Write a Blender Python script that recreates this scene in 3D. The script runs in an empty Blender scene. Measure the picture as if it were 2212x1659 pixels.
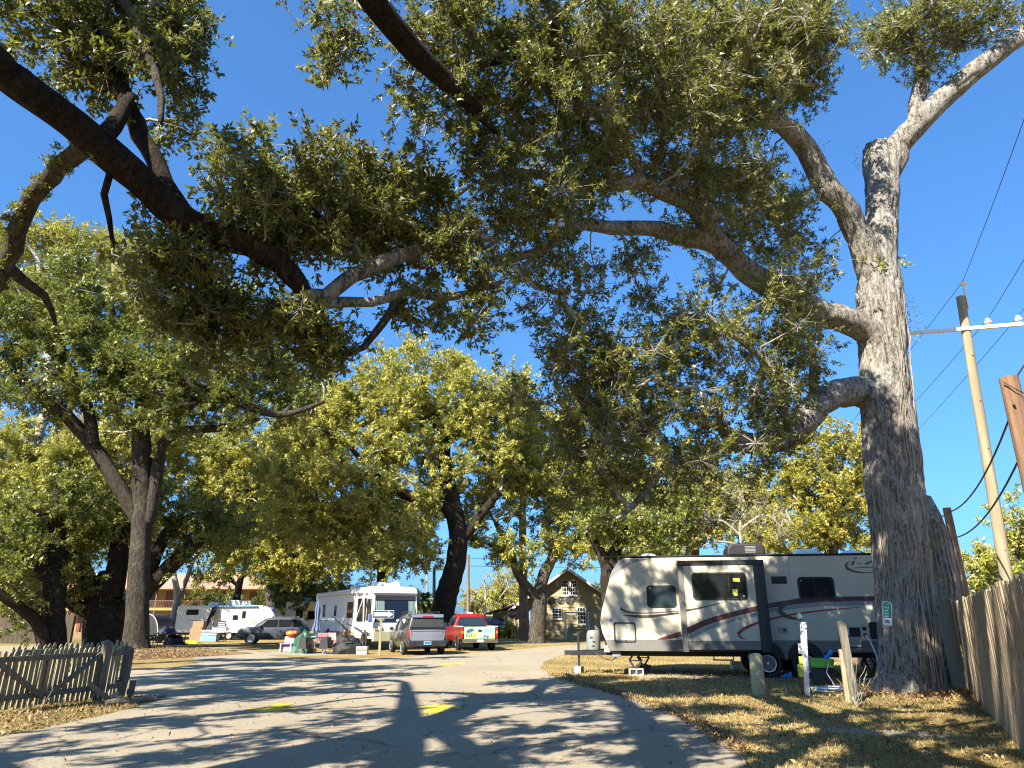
import bpy, bmesh, math, random
import numpy as np
from mathutils import Vector, Matrix

SC = bpy.context.scene
COL = SC.collection
R = math.radians

# ------------------------------------------------------------------ camera
CAM_H = 1.5
PITCH = R(18.7)
FV = 1504.2            # focal length in pixels of a 2212 px wide print of the photograph
cam = bpy.data.cameras.new('camera')
cam.sensor_width = 36.0
cam.lens = 36.0 * FV / 2212.0
cam.clip_start = 0.05
cam.clip_end = 3000
cam_o = bpy.data.objects.new('camera', cam)
COL.objects.link(cam_o)
cam_o.location = (0, 0, CAM_H)
cam_o.rotation_euler = (R(90) + PITCH, 0, 0)
SC.camera = cam_o

# ------------------------------------------------------------------ sky, sun, exposure
SUN_AZ, SUN_EL = R(217), R(39)        # clockwise from +Y (the view direction), so behind the viewer and to the left
world = bpy.data.worlds.new('World')
SC.world = world
world.use_nodes = True
_nt = world.node_tree
_bg = _nt.nodes['Background']
_sky = _nt.nodes.new('ShaderNodeTexSky')
_sky.sky_type = 'NISHITA'
_sky.sun_disc = False
_sky.sun_elevation = SUN_EL
_sky.sun_rotation = SUN_AZ
_sky.altitude = 0
_sky.air_density = 1.0
_sky.dust_density = 1.5
_sky.ozone_density = 10.0
_gm = _nt.nodes.new('ShaderNodeGamma'); _gm.inputs[1].default_value = 0.72        # the camera's rendering of the clear sky, the same in every direction
_ml = _nt.nodes.new('ShaderNodeMix'); _ml.data_type = 'RGBA'; _ml.blend_type = 'MULTIPLY'; _ml.inputs[0].default_value = 1.0
_ml.inputs[7].default_value = (0.94, 1.58, 2.12, 1)
_nt.links.new(_sky.outputs[0], _gm.inputs[0]); _nt.links.new(_gm.outputs[0], _ml.inputs[6]); _nt.links.new(_ml.outputs[2], _bg.inputs[0])
_bg.inputs[1].default_value = 0.057
sun = bpy.data.lights.new('sun', 'SUN')
sun.energy = 5.0
sun.angle = R(0.4)
sun.color = (1.0, 0.92, 0.78)
sun_o = bpy.data.objects.new('sun', sun)
COL.objects.link(sun_o)
SUN_DIR = Vector((math.sin(SUN_AZ) * math.cos(SUN_EL), math.cos(SUN_AZ) * math.cos(SUN_EL), math.sin(SUN_EL)))
sun_o.rotation_euler = SUN_DIR.to_track_quat('Z', 'Y').to_euler()
sun_o.location = (-20, -40, 50)
SC.view_settings.view_transform = 'Standard'
SC.view_settings.look = 'None'
SC.view_settings.exposure = 1.74
SC.view_settings.gamma = 1.0
SC.view_settings.use_curve_mapping = False
SC.render.engine = 'CYCLES'
SC.cycles.max_bounces = 6
SC.cycles.diffuse_bounces = 3
SC.cycles.glossy_bounces = 3
SC.cycles.transmission_bounces = 4
SC.cycles.transparent_max_bounces = 6
SC.cycles.caustics_reflective = False
SC.cycles.caustics_refractive = False
SC.cycles.use_denoising = True
SC.cycles.filter_width = 1.15
SC.cycles.use_adaptive_sampling = False

# ------------------------------------------------------------------ measuring helpers: print pixel + distance -> point in the place
_c, _s = math.cos(PITCH), math.sin(PITCH)
def _dir(vx, vy):
    u = (vx - 1106.0) / FV
    v = (vy - 829.5) / FV
    return u, _c + v * _s, _s - v * _c
def P(vx, vy, y):
    a, b, c = _dir(vx, vy)
    t = y / b
    return Vector((a * t, y, CAM_H + c * t))
def G(vx, vy, z=0.0):
    a, b, c = _dir(vx, vy)
    t = (z - CAM_H) / c
    return Vector((a * t, b * t, z))
def PXM(vy, y):       # metres per print pixel at distance y
    v = (vy - 829.5) / FV
    return y / (_c + v * _s) / FV

# ------------------------------------------------------------------ scene tree helpers
def link(o, parent=None):
    COL.objects.link(o)
    if parent is not None:
        o.parent = parent
    return o
def tag(o, label=None, cat=None, group=None, kind=None):
    if label: o['label'] = label
    if cat: o['category'] = cat
    if group: o['group'] = group
    if kind: o['kind'] = kind
    return o
def thing(name, label, cat, loc=(0, 0, 0), rz=0.0, group=None):
    o = bpy.data.objects.new(name, None)
    o.empty_display_size = 0.2
    link(o)
    o.location = loc
    o.rotation_euler = (0, 0, rz)
    return tag(o, label, cat, group)
def mesh_obj(name, me, mat=None, parent=None):
    o = bpy.data.objects.new(name, me)
    if mat is not None and len(me.materials) == 0:
        me.materials.append(mat)
    return link(o, parent)
def inst(name, me, parent, loc=(0, 0, 0), rot=(0, 0, 0), scl=(1, 1, 1)):
    o = bpy.data.objects.new(name, me)
    link(o, parent)
    o.location = loc; o.rotation_euler = rot; o.scale = scl
    return o
def np_mesh(name, verts, quads, smooth=False, tint=None):
    me = bpy.data.meshes.new(name)
    verts = np.asarray(verts, np.float32); quads = np.asarray(quads, np.int32)
    k = quads.shape[1]
    me.vertices.add(len(verts)); me.vertices.foreach_set('co', verts.ravel())
    me.loops.add(quads.size); me.loops.foreach_set('vertex_index', quads.ravel())
    me.polygons.add(len(quads))
    me.polygons.foreach_set('loop_start', np.arange(0, quads.size, k, dtype=np.int32))
    if smooth:
        me.polygons.foreach_set('use_smooth', np.ones(len(quads), bool))
    if tint is not None:
        at = me.attributes.new('tint', 'FLOAT', 'FACE')
        at.data.foreach_set('value', np.asarray(tint, np.float32))
    me.update(calc_edges=True)
    return me

class MB:
    """collects shapes, builds them as one mesh object"""
    def __init__(s):
        s.v = []; s.f = []
    def add(s, verts, faces):
        n = len(s.v)
        s.v.extend([tuple(v) for v in verts])
        s.f.extend([tuple(i + n for i in f) for f in faces])
        return s
    def box(s, x0, x1, y0, y1, z0, z1):
        return s.add([(x0, y0, z0), (x1, y0, z0), (x1, y1, z0), (x0, y1, z0), (x0, y0, z1), (x1, y0, z1), (x1, y1, z1), (x0, y1, z1)],
                     [(0, 3, 2, 1), (4, 5, 6, 7), (0, 1, 5, 4), (1, 2, 6, 5), (2, 3, 7, 6), (3, 0, 4, 7)])
    def bar(s, p0, p1, w, h, up=(0, 0, 1)):
        p0 = Vector(p0); p1 = Vector(p1); d = (p1 - p0).normalized()
        up = Vector(up)
        if abs(d.dot(up)) > .99: up = Vector((1, 0, 0))
        a = d.cross(up).normalized() * w / 2; b = a.cross(d).normalized() * h / 2
        q = []
        for p in (p0, p1):
            q += [p - a - b, p + a - b, p + a + b, p - a + b]
        return s.add(q, [(3, 2, 1, 0), (4, 5, 6, 7), (0, 1, 5, 4), (1, 2, 6, 5), (2, 3, 7, 6), (3, 0, 4, 7)])
    def tube(s, pts, rad, n=8, cap=True):
        pts = [Vector(p) for p in pts]
        if not hasattr(rad, '__len__'): rad = [rad] * len(pts)
        base = len(s.v); m = len(pts); ref = None
        for i, p in enumerate(pts):
            d = (pts[min(i + 1, m - 1)] - pts[max(i - 1, 0)])
            d = d.normalized() if d.length > 1e-9 else Vector((0, 0, 1))
            if ref is None:
                ref = d.orthogonal().normalized()
            ref = (ref - d * ref.dot(d))
            ref = ref.normalized() if ref.length > 1e-6 else d.orthogonal().normalized()
            q = d.cross(ref)
            for k in range(n):
                a = 2 * math.pi * k / n
                s.v.append(tuple(p + (ref * math.cos(a) + q * math.sin(a)) * rad[i]))
        for i in range(m - 1):
            for k in range(n):
                a = base + i * n + k; b = base + i * n + (k + 1) % n
                s.f.append((a, b, b + n, a + n))
        if cap:
            s.f.append(tuple(base + k for k in reversed(range(n))))
            s.f.append(tuple(base + (m - 1) * n + k for k in range(n)))
        return s
    def lathe(s, prof, n=20, c=(0, 0, 0), axis='z'):
        base = len(s.v); m = len(prof)
        for (r, z) in prof:
            for k in range(n):
                a = 2 * math.pi * k / n
                x, y = r * math.cos(a), r * math.sin(a)
                q = (x, y, z) if axis == 'z' else ((x, z, y) if axis == 'y' else (z, x, y))
                s.v.append((q[0] + c[0], q[1] + c[1], q[2] + c[2]))
        for i in range(m - 1):
            for k in range(n):
                a = base + i * n + k; b = base + i * n + (k + 1) % n
                s.f.append((a, b, b + n, a + n))
        s.f.append(tuple(base + k for k in reversed(range(n))))
        s.f.append(tuple(base + (m - 1) * n + k for k in range(n)))
        return s
    def prism(s, poly, y0, y1, plane='xz'):
        n = len(poly); q = []
        for y in (y0, y1):
            for (a, b) in poly:
                q.append((a, y, b) if plane == 'xz' else ((a, b, y) if plane == 'xy' else (y, a, b)))
        f = [tuple(range(n)), tuple(reversed(range(n, 2 * n)))]
        for i in range(n):
            j = (i + 1) % n
            f.append((i, i + n, j + n, j))
        return s.add(q, f)
    def ball(s, c, rx, ry, rz, n=12, m=8, z0=-1.0):
        base = len(s.v)
        for i in range(m + 1):
            t = -math.pi / 2 + math.pi * i / m
            zz = max(math.sin(t), z0)
            for k in range(n):
                a = 2 * math.pi * k / n
                s.v.append((c[0] + rx * math.cos(t) * math.cos(a), c[1] + ry * math.cos(t) * math.sin(a), c[2] + rz * zz))
        for i in range(m):
            for k in range(n):
                a = base + i * n + k; b = base + i * n + (k + 1) % n
                s.f.append((a, b, b + n, a + n))
        return s
    def mesh(s, name, mat=None, bevel=0.0, seg=2, smooth=False):
        me = bpy.data.meshes.new(name)
        me.from_pydata(s.v, [], s.f)
        bm = bmesh.new(); bm.from_mesh(me)
        bmesh.ops.remove_doubles(bm, verts=bm.verts, dist=1e-5)
        bmesh.ops.recalc_face_normals(bm, faces=bm.faces)
        if bevel > 0:
            ed = [e for e in bm.edges if e.is_manifold and e.calc_face_angle(0) > 0.5]
            try:
                bmesh.ops.bevel(bm, geom=ed, offset=bevel, segments=seg, affect='EDGES', clamp_overlap=True, profile=0.5)
            except Exception:
                pass
        if smooth:
            for f in bm.faces: f.smooth = True
            for e in bm.edges:
                if e.is_manifold and e.calc_face_angle(0) > 0.7: e.smooth = False
        bm.to_mesh(me); bm.free()
        if mat is not None: me.materials.append(mat)
        return me
    def build(s, name, mat, parent=None, bevel=0.0, seg=2, smooth=False):
        return mesh_obj(name, s.mesh(name, mat, bevel, seg, smooth), None, parent)

def rrect(x0, x1, z0, z1, r, n=5):
    pts = []
    for (cx, cz, a0) in ((x1 - r, z1 - r, 0), (x0 + r, z1 - r, 90), (x0 + r, z0 + r, 180), (x1 - r, z0 + r, 270)):
        for i in range(n + 1):
            a = R(a0 + 90 * i / n)
            pts.append((cx + r * math.cos(a), cz + r * math.sin(a)))
    return pts
def ring(outer, inner, y0, y1):
    """closed frame between two outlines with the same number of points, in the xz plane"""
    n = len(outer); b = MB(); v = []
    for y in (y0, y1):
        for (a, c) in outer: v.append((a, y, c))
        for (a, c) in inner: v.append((a, y, c))
    f = []
    for i in range(n):
        j = (i + 1) % n
        f.append((i, j, n + j, n + i)); f.append((2 * n + i, 3 * n + i, 3 * n + j, 2 * n + j))
        f.append((i, 2 * n + i, 2 * n + j, j)); f.append((n + i, n + j, 3 * n + j, 3 * n + i))
    return b.add(v, f)
def text(name, s, size, mat, parent, loc, rot=(R(90), 0, 0), extrude=0.002, align='CENTER', scl=(1, 1, 1), bold=0.0):
    c = bpy.data.curves.new(name, 'FONT')
    c.body = s; c.size = size; c.extrude = extrude; c.align_x = align; c.align_y = 'CENTER'; c.offset = bold
    c.materials.append(mat)
    tmp = bpy.data.objects.new(name + '_curve', c)
    me = bpy.data.meshes.new_from_object(tmp)
    bpy.data.objects.remove(tmp); bpy.data.curves.remove(c)
    o = mesh_obj(name, me, mat, parent)
    o.location = loc; o.rotation_euler = rot; o.scale = scl
    return o

# ------------------------------------------------------------------ materials
def _new(name):
    m = bpy.data.materials.new(name); m.use_nodes = True
    nt = m.node_tree; b = nt.nodes['Principled BSDF']
    return m, nt, b
def _noise(nt, scale, detail=4, rough=.6, coord='Object', vec=None, stretch=None):
    tc = nt.nodes.new('ShaderNodeTexCoord')
    src = tc.outputs[coord]
    if stretch is not None:
        mp = nt.nodes.new('ShaderNodeMapping'); mp.inputs['Scale'].default_value = stretch
        nt.links.new(src, mp.inputs['Vector']); src = mp.outputs['Vector']
    n = nt.nodes.new('ShaderNodeTexNoise')
    n.inputs['Scale'].default_value = scale; n.inputs['Detail'].default_value = detail; n.inputs['Roughness'].default_value = rough
    nt.links.new(src, n.inputs['Vector'])
    return n
def _ramp(nt, fac, stops, interp='LINEAR'):
    r = nt.nodes.new('ShaderNodeValToRGB')
    r.color_ramp.interpolation = interp
    e = r.color_ramp.elements
    while len(e) < len(stops): e.new(0.5)
    for i, (p, c) in enumerate(stops):
        e[i].position = p; e[i].color = (c[0], c[1], c[2], 1) if len(c) == 3 else c
    nt.links.new(fac, r.inputs['Fac'])
    return r
def _mix(nt, fac, a, b, mode='MIX'):
    m = nt.nodes.new('ShaderNodeMix'); m.data_type = 'RGBA'; m.blend_type = mode
    for sock, val in ((m.inputs[0], fac), (m.inputs[6], a), (m.inputs[7], b)):
        if hasattr(val, 'links'): nt.links.new(val, sock)
        elif isinstance(val, (int, float)): sock.default_value = val
        else: sock.default_value = (val[0], val[1], val[2], 1)
    return m.outputs[2]
def _bump(nt, b, h, strength, dist=0.02):
    n = nt.nodes.new('ShaderNodeBump'); n.inputs['Strength'].default_value = strength; n.inputs['Distance'].default_value = dist
    nt.links.new(h, n.inputs['Height']); nt.links.new(n.outputs['Normal'], b.inputs['Normal'])
    return n
def plain(name, col, rough=.55, metal=0.0, var=.12, scale=3.0, coat=0.0, bump=0.0, bscale=60, stretch=None, spec=.5, dirt=0.0):
    """one colour with uneven wear"""
    m, nt, b = _new(name)
    n = _noise(nt, scale, 5, .65, stretch=stretch)
    lo = [max(0, c * (1 - var)) for c in col]; hi = [min(1, c * (1 + var)) for c in col]
    r = _ramp(nt, n.outputs['Fac'], [(.3, lo), (.7, hi)])
    out = r.outputs[0]
    if dirt > 0:
        d = _noise(nt, scale * 2.3, 8, .75, stretch=(1, 1, .25))
        dr = _ramp(nt, d.outputs['Fac'], [(.5, (0, 0, 0)), (.75, (dirt, dirt, dirt))])
        out = _mix(nt, dr.outputs[0], out, (.16, .145, .12))
    nt.links.new(out, b.inputs['Base Color'])
    b.inputs['Roughness'].default_value = rough
    b.inputs['Metallic'].default_value = metal
    b.inputs['Coat Weight'].default_value = coat
    b.inputs['Coat Roughness'].default_value = .08
    b.inputs['Specular IOR Level'].default_value = spec
    if bump > 0:
        nb = _noise(nt, bscale, 6, .7, stretch=stretch)
        _bump(nt, b, nb.outputs['Fac'], bump)
    return m
def glassy(name, col=(.012, .015, .016), rough=.06):
    m, nt, b = _new(name)
    b.inputs['Base Color'].default_value = (*col, 1); b.inputs['Roughness'].default_value = rough
    b.inputs['Specular IOR Level'].default_value = .35
    return m
def bark(name, dark, light, lichen=(.42, .41, .36), lich=.5, scale=1.0, bstr=.9):
    m, nt, b = _new(name)
    n = _noise(nt, 16 * scale, 9, .75, stretch=(1, 1, .22))          # long fissures
    n2 = _noise(nt, 34 * scale, 6, .7, stretch=(1, 1, .5))           # short plates
    ad = nt.nodes.new('ShaderNodeMath'); ad.operation = 'MULTIPLY_ADD'
    nt.links.new(n2.outputs['Fac'], ad.inputs[0]); ad.inputs[1].default_value = .6; nt.links.new(n.outputs['Fac'], ad.inputs[2])
    r = _ramp(nt, ad.outputs[0], [(.66, dark), (.79, [(d + l) / 2 for d, l in zip(dark, light)]), (.90, light)])
    l = _noise(nt, 1.5 * scale, 8, .72)
    lr = _ramp(nt, l.outputs['Fac'], [(.5, (0, 0, 0)), (.62, (lich, lich, lich))])
    l2 = _noise(nt, 11 * scale, 5, .7)
    lr2 = _ramp(nt, l2.outputs['Fac'], [(.42, (0, 0, 0)), (.58, (1, 1, 1))])
    fac = _mix(nt, 1.0, lr.outputs[0], lr2.outputs[0], 'MULTIPLY')
    out = _mix(nt, fac, r.outputs[0], lichen)
    nt.links.new(out, b.inputs['Base Color'])
    b.inputs['Roughness'].default_value = .95; b.inputs['Specular IOR Level'].default_value = .12
    _bump(nt, b, ad.outputs[0], bstr, .09)
    return m
def leafy(name, stops, trans=.3, rough=.42, tcol=(.34, .36, .05)):
    m, nt, b = _new(name)
    at = nt.nodes.new('ShaderNodeAttribute'); at.attribute_name = 'tint'
    r = _ramp(nt, at.outputs['Fac'], stops)
    nt.links.new(r.outputs[0], b.inputs['Base Color'])
    b.inputs['Roughness'].default_value = rough; b.inputs['Specular IOR Level'].default_value = .4
    t = nt.nodes.new('ShaderNodeBsdfTranslucent')
    tc = _mix(nt, .55, r.outputs[0], tcol)
    nt.links.new(tc, t.inputs['Color'])
    mx = nt.nodes.new('ShaderNodeMixShader'); mx.inputs[0].default_value = trans
    nt.links.new(b.outputs[0], mx.inputs[1]); nt.links.new(t.outputs[0], mx.inputs[2])
    out = nt.nodes['Material Output']; nt.links.new(mx.outputs[0], out.inputs['Surface'])
    return m

M = {}
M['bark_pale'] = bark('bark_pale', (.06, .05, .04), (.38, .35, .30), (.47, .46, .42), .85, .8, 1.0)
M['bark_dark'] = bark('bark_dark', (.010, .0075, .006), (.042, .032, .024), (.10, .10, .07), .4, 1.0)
M['bark_grey'] = bark('bark_grey', (.024, .02, .015), (.105, .09, .07), (.19, .19, .155), .55, .8)
M['bark_pine'] = bark('bark_pine', (.11, .063, .045), (.31, .215, .155), (.34, .27, .21), .3, .6, .6)
M['bark_twig'] = plain('bark_twig', (.30, .275, .22), .9, var=.35, scale=5, bump=.2, bscale=20)
M['bark_white'] = plain('bark_white', (.34, .31, .25), .85, var=.25, scale=2)
M['vine'] = plain('vine', (.27, .215, .16), .9, var=.3, scale=6)
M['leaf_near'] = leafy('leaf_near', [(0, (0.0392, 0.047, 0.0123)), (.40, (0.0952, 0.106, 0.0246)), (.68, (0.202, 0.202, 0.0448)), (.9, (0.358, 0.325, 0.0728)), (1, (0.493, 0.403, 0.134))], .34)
M['leaf_yellow'] = leafy('leaf_yellow', [(0, (.09, .10, .022)), (.4, (.20, .20, .04)), (.75, (.38, .335, .06)), (1, (.50, .41, .11))], .36)  # yellower leaf tones, for the yellow oak and the trunk sprouts
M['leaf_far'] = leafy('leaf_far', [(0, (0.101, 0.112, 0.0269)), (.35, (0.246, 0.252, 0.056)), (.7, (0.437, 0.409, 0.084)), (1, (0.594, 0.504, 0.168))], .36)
M['leaf_green'] = leafy('leaf_green', [(0, (0.0437, 0.0598, 0.0161)), (.5, (0.138, 0.163, 0.0345)), (.85, (0.299, 0.31, 0.0609)), (1, (0.425, 0.385, 0.0862))], .34)
M['leaf_dry'] = leafy('leaf_dry', [(0, (.07, .04, .018)), (.4, (.18, .105, .045)), (.75, (.29, .20, .085)), (1, (.40, .31, .15))], .1, .7, (.3, .2, .06))
# ------------------------------------------------------------------ trees
from mathutils import noise as mnoise
UP = np.array([0, 0, 1.0])
def _norm(a):
    return a / np.maximum(np.linalg.norm(a, axis=-1, keepdims=True), 1e-9)
def leaf_mesh(name, C, D, m, L, W, rng, spread=.30, droop=.12, jitter=.05, base_tint=None, upb=.3, tri=False):
    n = len(C)
    idx = np.repeat(np.arange(n), m); N = len(idx)
    c = C[idx]; d = D[idx]
    s = rng.uniform(-1, .25, (N, 1)) * spread
    pos = c + d * s + rng.normal(0, jitter, (N, 3))
    rv = _norm(rng.normal(0, 1, (N, 3)))
    ld = _norm(d * rng.uniform(.1, .8, (N, 1)) + rv * .85 - UP * droop)
    nr = UP * upb + rng.normal(0, .75, (N, 3))
    nr = _norm(nr - ld * (nr * ld).sum(1, keepdims=True))
    sd = np.cross(ld, nr)
    ll = L * rng.uniform(.6, 1.25, (N, 1)); ww = W * rng.uniform(.7, 1.2, (N, 1))
    if tri:
        V = np.empty((N, 3, 3), np.float32)
        V[:, 0] = pos + ld * ll * .2 + sd * ww * .5; V[:, 1] = pos + ld * ll * .2 - sd * ww * .5; V[:, 2] = pos + ld * ll * 1.1 - nr * ll * .06
        F = np.arange(N * 3, dtype=np.int32).reshape(N, 3)
        bt = rng.uniform(0, 1, n) if base_tint is None else base_tint
        return np_mesh(name, V.reshape(-1, 3), F, False, np.clip(bt[idx] * .62 + rng.uniform(0, .38, N), 0, 1))
    mid = pos + ld * ll * .5
    V = np.empty((N, 4, 3), np.float32)
    V[:, 0] = pos; V[:, 1] = mid + sd * ww * .5 + nr * ww * .12
    V[:, 2] = pos + ld * ll - nr * ll * .06; V[:, 3] = mid - sd * ww * .5 + nr * ww * .12
    F = np.arange(N * 4, dtype=np.int32).reshape(N, 4)
    bt = rng.uniform(0, 1, n) if base_tint is None else base_tint
    tint = np.clip(bt[idx] * .62 + rng.uniform(0, .38, N), 0, 1)
    return np_mesh(name, V.reshape(-1, 3), F, False, tint)

def sweep(paths, n):
    """paths: list of (pts (k,3), radii (k)); same n sides; returns verts, quads as numpy"""
    Vs, Fs, off = [], [], 0
    ang = np.arange(n) * 2 * np.pi / n
    ca, sa = np.cos(ang), np.sin(ang)
    for pts, rad in paths:
        k = len(pts)
        d = np.empty_like(pts); d[1:-1] = pts[2:] - pts[:-2]; d[0] = pts[1] - pts[0]; d[-1] = pts[-1] - pts[-2]
        d = _norm(d)
        ref = np.array([.37, .81, .45]); ref = np.where(np.abs(d @ ref)[:, None] > .95, np.array([.9, -.3, .3]), ref)
        a = _norm(ref - d * (ref * d).sum(1, keepdims=True)); b = np.cross(d, a)
        rr = rad[:, None, None] if rad.ndim == 1 else rad[:, :, None]
        ringv = pts[:, None, :] + rr * (a[:, None, :] * ca[None, :, None] + b[:, None, :] * sa[None, :, None])
        Vs.append(ringv.reshape(-1, 3))
        i = np.arange(k - 1)[:, None] * n; j = np.arange(n)[None, :]; j2 = (j + 1) % n
        q = np.stack([i + j, i + j2, i + n + j2, i + n + j], -1).reshape(-1, 4) + off
        Fs.append(q); off += k * n
    return np.concatenate(Vs), np.concatenate(Fs)

def catmull(pts, rad, step):
    pts = np.asarray(pts, float); rad = np.asarray(rad, float)
    out, ro = [], []
    n = len(pts)
    for i in range(n - 1):
        p0 = pts[max(i - 1, 0)]; p1 = pts[i]; p2 = pts[i + 1]; p3 = pts[min(i + 2, n - 1)]
        k = max(1, int(np.linalg.norm(p2 - p1) / step))
        for t in np.arange(k) / k:
            out.append(.5 * ((2 * p1) + (-p0 + p2) * t + (2 * p0 - 5 * p1 + 4 * p2 - p3) * t * t + (-p0 + 3 * p1 - 3 * p2 + p3) * t ** 3))
            ro.append(rad[i] * (1 - t) + rad[i + 1] * t)
    out.append(pts[-1]); ro.append(rad[-1])
    return np.array(out), np.array(ro)

def limb_pts(limb):
    """[(vx, vy, distance, width in print px)] or ('w', x, y, z, r)"""
    p, r = [], []
    for l in limb:
        if l[0] == 'w':
            p.append(l[1:4]); r.append(l[4])
        else:
            vx, vy, y, w = l
            p.append(tuple(P(vx, vy, y))); r.append(w * .5 * PXM(vy, y))
    return np.array(p, float), np.array(r, float)

def gnarl(n, k, rng, amp):
    """uneven radius multipliers (k rings, n sides)"""
    a = np.arange(n) * 2 * np.pi / n; z = np.arange(k)[:, None]
    out = np.ones((k, n))
    for f in (1, 2, 3, 5, 7):
        out += amp / f * np.sin(a * f + rng.uniform(0, 6.3) + z * rng.uniform(-.35, .35)) * (.6 + .4 * np.sin(z * rng.uniform(.1, .6) + rng.uniform(0, 6)))
    return out + rng.normal(0, amp * .25, (k, n))

def tree(name, label, limbs, blobs, seed, bark_m, leaf_m, leaf=(.08, .03), node_r=.5, clumps=12, m=12, dens=1.0, group=None, twigs=True,
         flare=0.0, sides=14, twig_m=None, bare=False, r0=.010, tintc=.5, tints=.25, spread=.28, wild=.25, trunk_sides=None, upb=.3, tri=False, furrow=0.0, limb_mats=None, wiggle=0.0, brs=4):
    rng = np.random.default_rng(seed)
    twig_m = twig_m or bark_m
    paths = []
    for li, l in enumerate(limbs):
        p, r = limb_pts(l)
        p2, r2 = catmull(p, r, .35 if r.max() > .25 else .25)
        if wiggle > 0 and len(p2) > 5:
            w_ = rng.normal(0, 1, p2.shape); w_ = (w_ + np.roll(w_, 1, 0) + np.roll(w_, -1, 0)) / 1.7
            w_[:2] = 0; p2 = p2 + w_ * wiggle * np.clip(r2[:, None] * 4, .3, 1.2) * (0 if li == 0 and flare > .26 else 1)
        if li == 0 and flare > 0:
            base = p2[0, 2]
            h = p2[:, 2] - base
            r2 = r2 * (1 + flare * np.exp(-h / .35))
        paths.append((p2, r2))
    base = paths[0][0][0]
    root = thing(name, label, 'tree', tuple(base), 0, group)
    o0 = base
    # trunk and each main limb, unevenly round
    for li, (p, r) in enumerate(paths):
        n = (trunk_sides or sides + 8) if li == 0 else sides
        rr = r[:, None] * gnarl(n, len(p), rng, .07 if li == 0 else .06)
        if li == 0 and flare > 0:
            h = p[:, 2] - base[2]; a = np.arange(n) * 2 * np.pi / n
            rr = rr * (1 + (flare * .55) * np.exp(-h / .4)[:, None] * np.sin(a * 5 + seed)[None, :])
        else:
            p = p + rng.normal(0, .04, p.shape) * r[:, None].clip(.05, 1)
        # blunt end
        p = np.vstack([p, p[-1] + (p[-1] - p[-2]) * .15]); rr = np.vstack([rr, rr[-1] * .25])
        if furrow > 0 and (li == 0 or r.max() > .2):
            # finer rings, then long furrows and knots pushed into the surface
            k2 = np.linspace(0, len(p) - 1, (len(p) - 1) * 3 + 1); i2 = np.minimum(k2.astype(int), len(p) - 2); f2 = (k2 - i2)[:, None]
            p = p[i2] * (1 - f2) + p[i2 + 1] * f2; rr = rr[i2] * (1 - f2) + rr[i2 + 1] * f2
            if li > 0:
                n2 = n * 2; j2 = np.arange(n2) / 2.0; ja = j2.astype(int) % n; jb = (ja + 1) % n; fj = (j2 - j2.astype(int))[None, :]
                rr = rr[:, ja] * (1 - fj) + rr[:, jb] * fj; n = n2
            arc = np.concatenate([[0], np.cumsum(np.linalg.norm(np.diff(p, axis=0), axis=1))])
            for i in range(len(p)):
                rm = rr[i].mean(); am = min(furrow, rm * .11)
                for j in range(n):
                    a = 2 * math.pi * j / n; q = Vector((math.cos(a) * rm * 7, math.sin(a) * rm * 7, arc[i] * 1.5 + seed))
                    w = mnoise.noise(q * .5) * .6
                    rr[i, j] += am * (1.1 - 2.4 * abs(mnoise.noise(q + Vector((w, w, 0))))) + am * .9 * mnoise.noise(q * .33)
        v, f = sweep([(p - o0, rr)], n)
        me = np_mesh('trunk' if li == 0 else 'limb', v, f, True)
        mesh_obj('trunk' if li == 0 else 'limb', me, (limb_mats or {}).get(li, bark_m), root)
    # foliage nodes in the blobs
    nodes, bt = [], []
    for bl in blobs:
        if bl[0] == 'w':
            _, cx, cy, cz, rx, ry, rz = bl[:7]
            c = np.array([cx, cy, cz]); rad = np.array([rx, ry, rz])
        else:
            vx, vy, px, py, y, dr = bl[:6]
            k = PXM(vy, y); c = np.array(P(vx, vy, y)); rad = np.array([px * k, dr, py * k])
        kk = bl[7] if bl[0] == 'w' and len(bl) > 7 else (bl[6] if bl[0] != 'w' and len(bl) > 6 else 1.0)
        vol = 4.19 * rad.prod()
        n = max(2, int(dens * kk * vol / (4.19 * node_r ** 3) * .55))
        q = _norm(rng.normal(0, 1, (n, 3))) * (rng.uniform(.1, 1, (n, 1)) ** .45 * np.where(rng.uniform(0, 1, (n, 1)) < .22, 1.3, 1.0))
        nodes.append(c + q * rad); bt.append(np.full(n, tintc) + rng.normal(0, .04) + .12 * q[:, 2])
    if not nodes:
        return root
    nodes = np.concatenate(nodes); bt = np.concatenate(bt)
    N = len(nodes)
    sk = np.concatenate([p for p, _ in paths]); skr = np.concatenate([r for _, r in paths])
    skd = np.concatenate([_norm(np.gradient(p, axis=0)) for p, _ in paths])
    if bare is False and len(sk) > 0:
        ok = skr < skr.max() * .93
        if ok.sum() > 4: sk, skr, skd = sk[ok], skr[ok], skd[ok]
    A = len(sk)
    pos = np.concatenate([sk, nodes]); par = np.full(A + N, -1); plen = np.zeros(A + N); pdir = np.concatenate([skd, np.zeros((N, 3))])
    best = np.full(N, np.inf); bp = np.full(N, -1)
    for i in range(0, A):
        dd = np.linalg.norm(nodes - sk[i], axis=1)
        u = dd < best; best[u] = dd[u]; bp[u] = i
    done = np.zeros(N, bool); order = []
    for _ in range(N):
        i = int(np.argmin(np.where(done, np.inf, best)))
        done[i] = True; g = A + i; p = bp[i]
        par[g] = p; plen[g] = plen[p] + np.linalg.norm(nodes[i] - pos[p]); order.append(i)
        dv = nodes[i] - pos[p]; pdir[g] = dv / (np.linalg.norm(dv) + 1e-9)
        dvec = nodes - nodes[i]; dl = np.linalg.norm(dvec, axis=1) + 1e-9
        turn = 1 - (dvec @ pdir[g]) / dl
        cost = dl * (1 + .35 * turn) + .22 * plen[g]
        u = (~done) & (cost < best); best[u] = cost[u]; bp[u] = g
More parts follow.
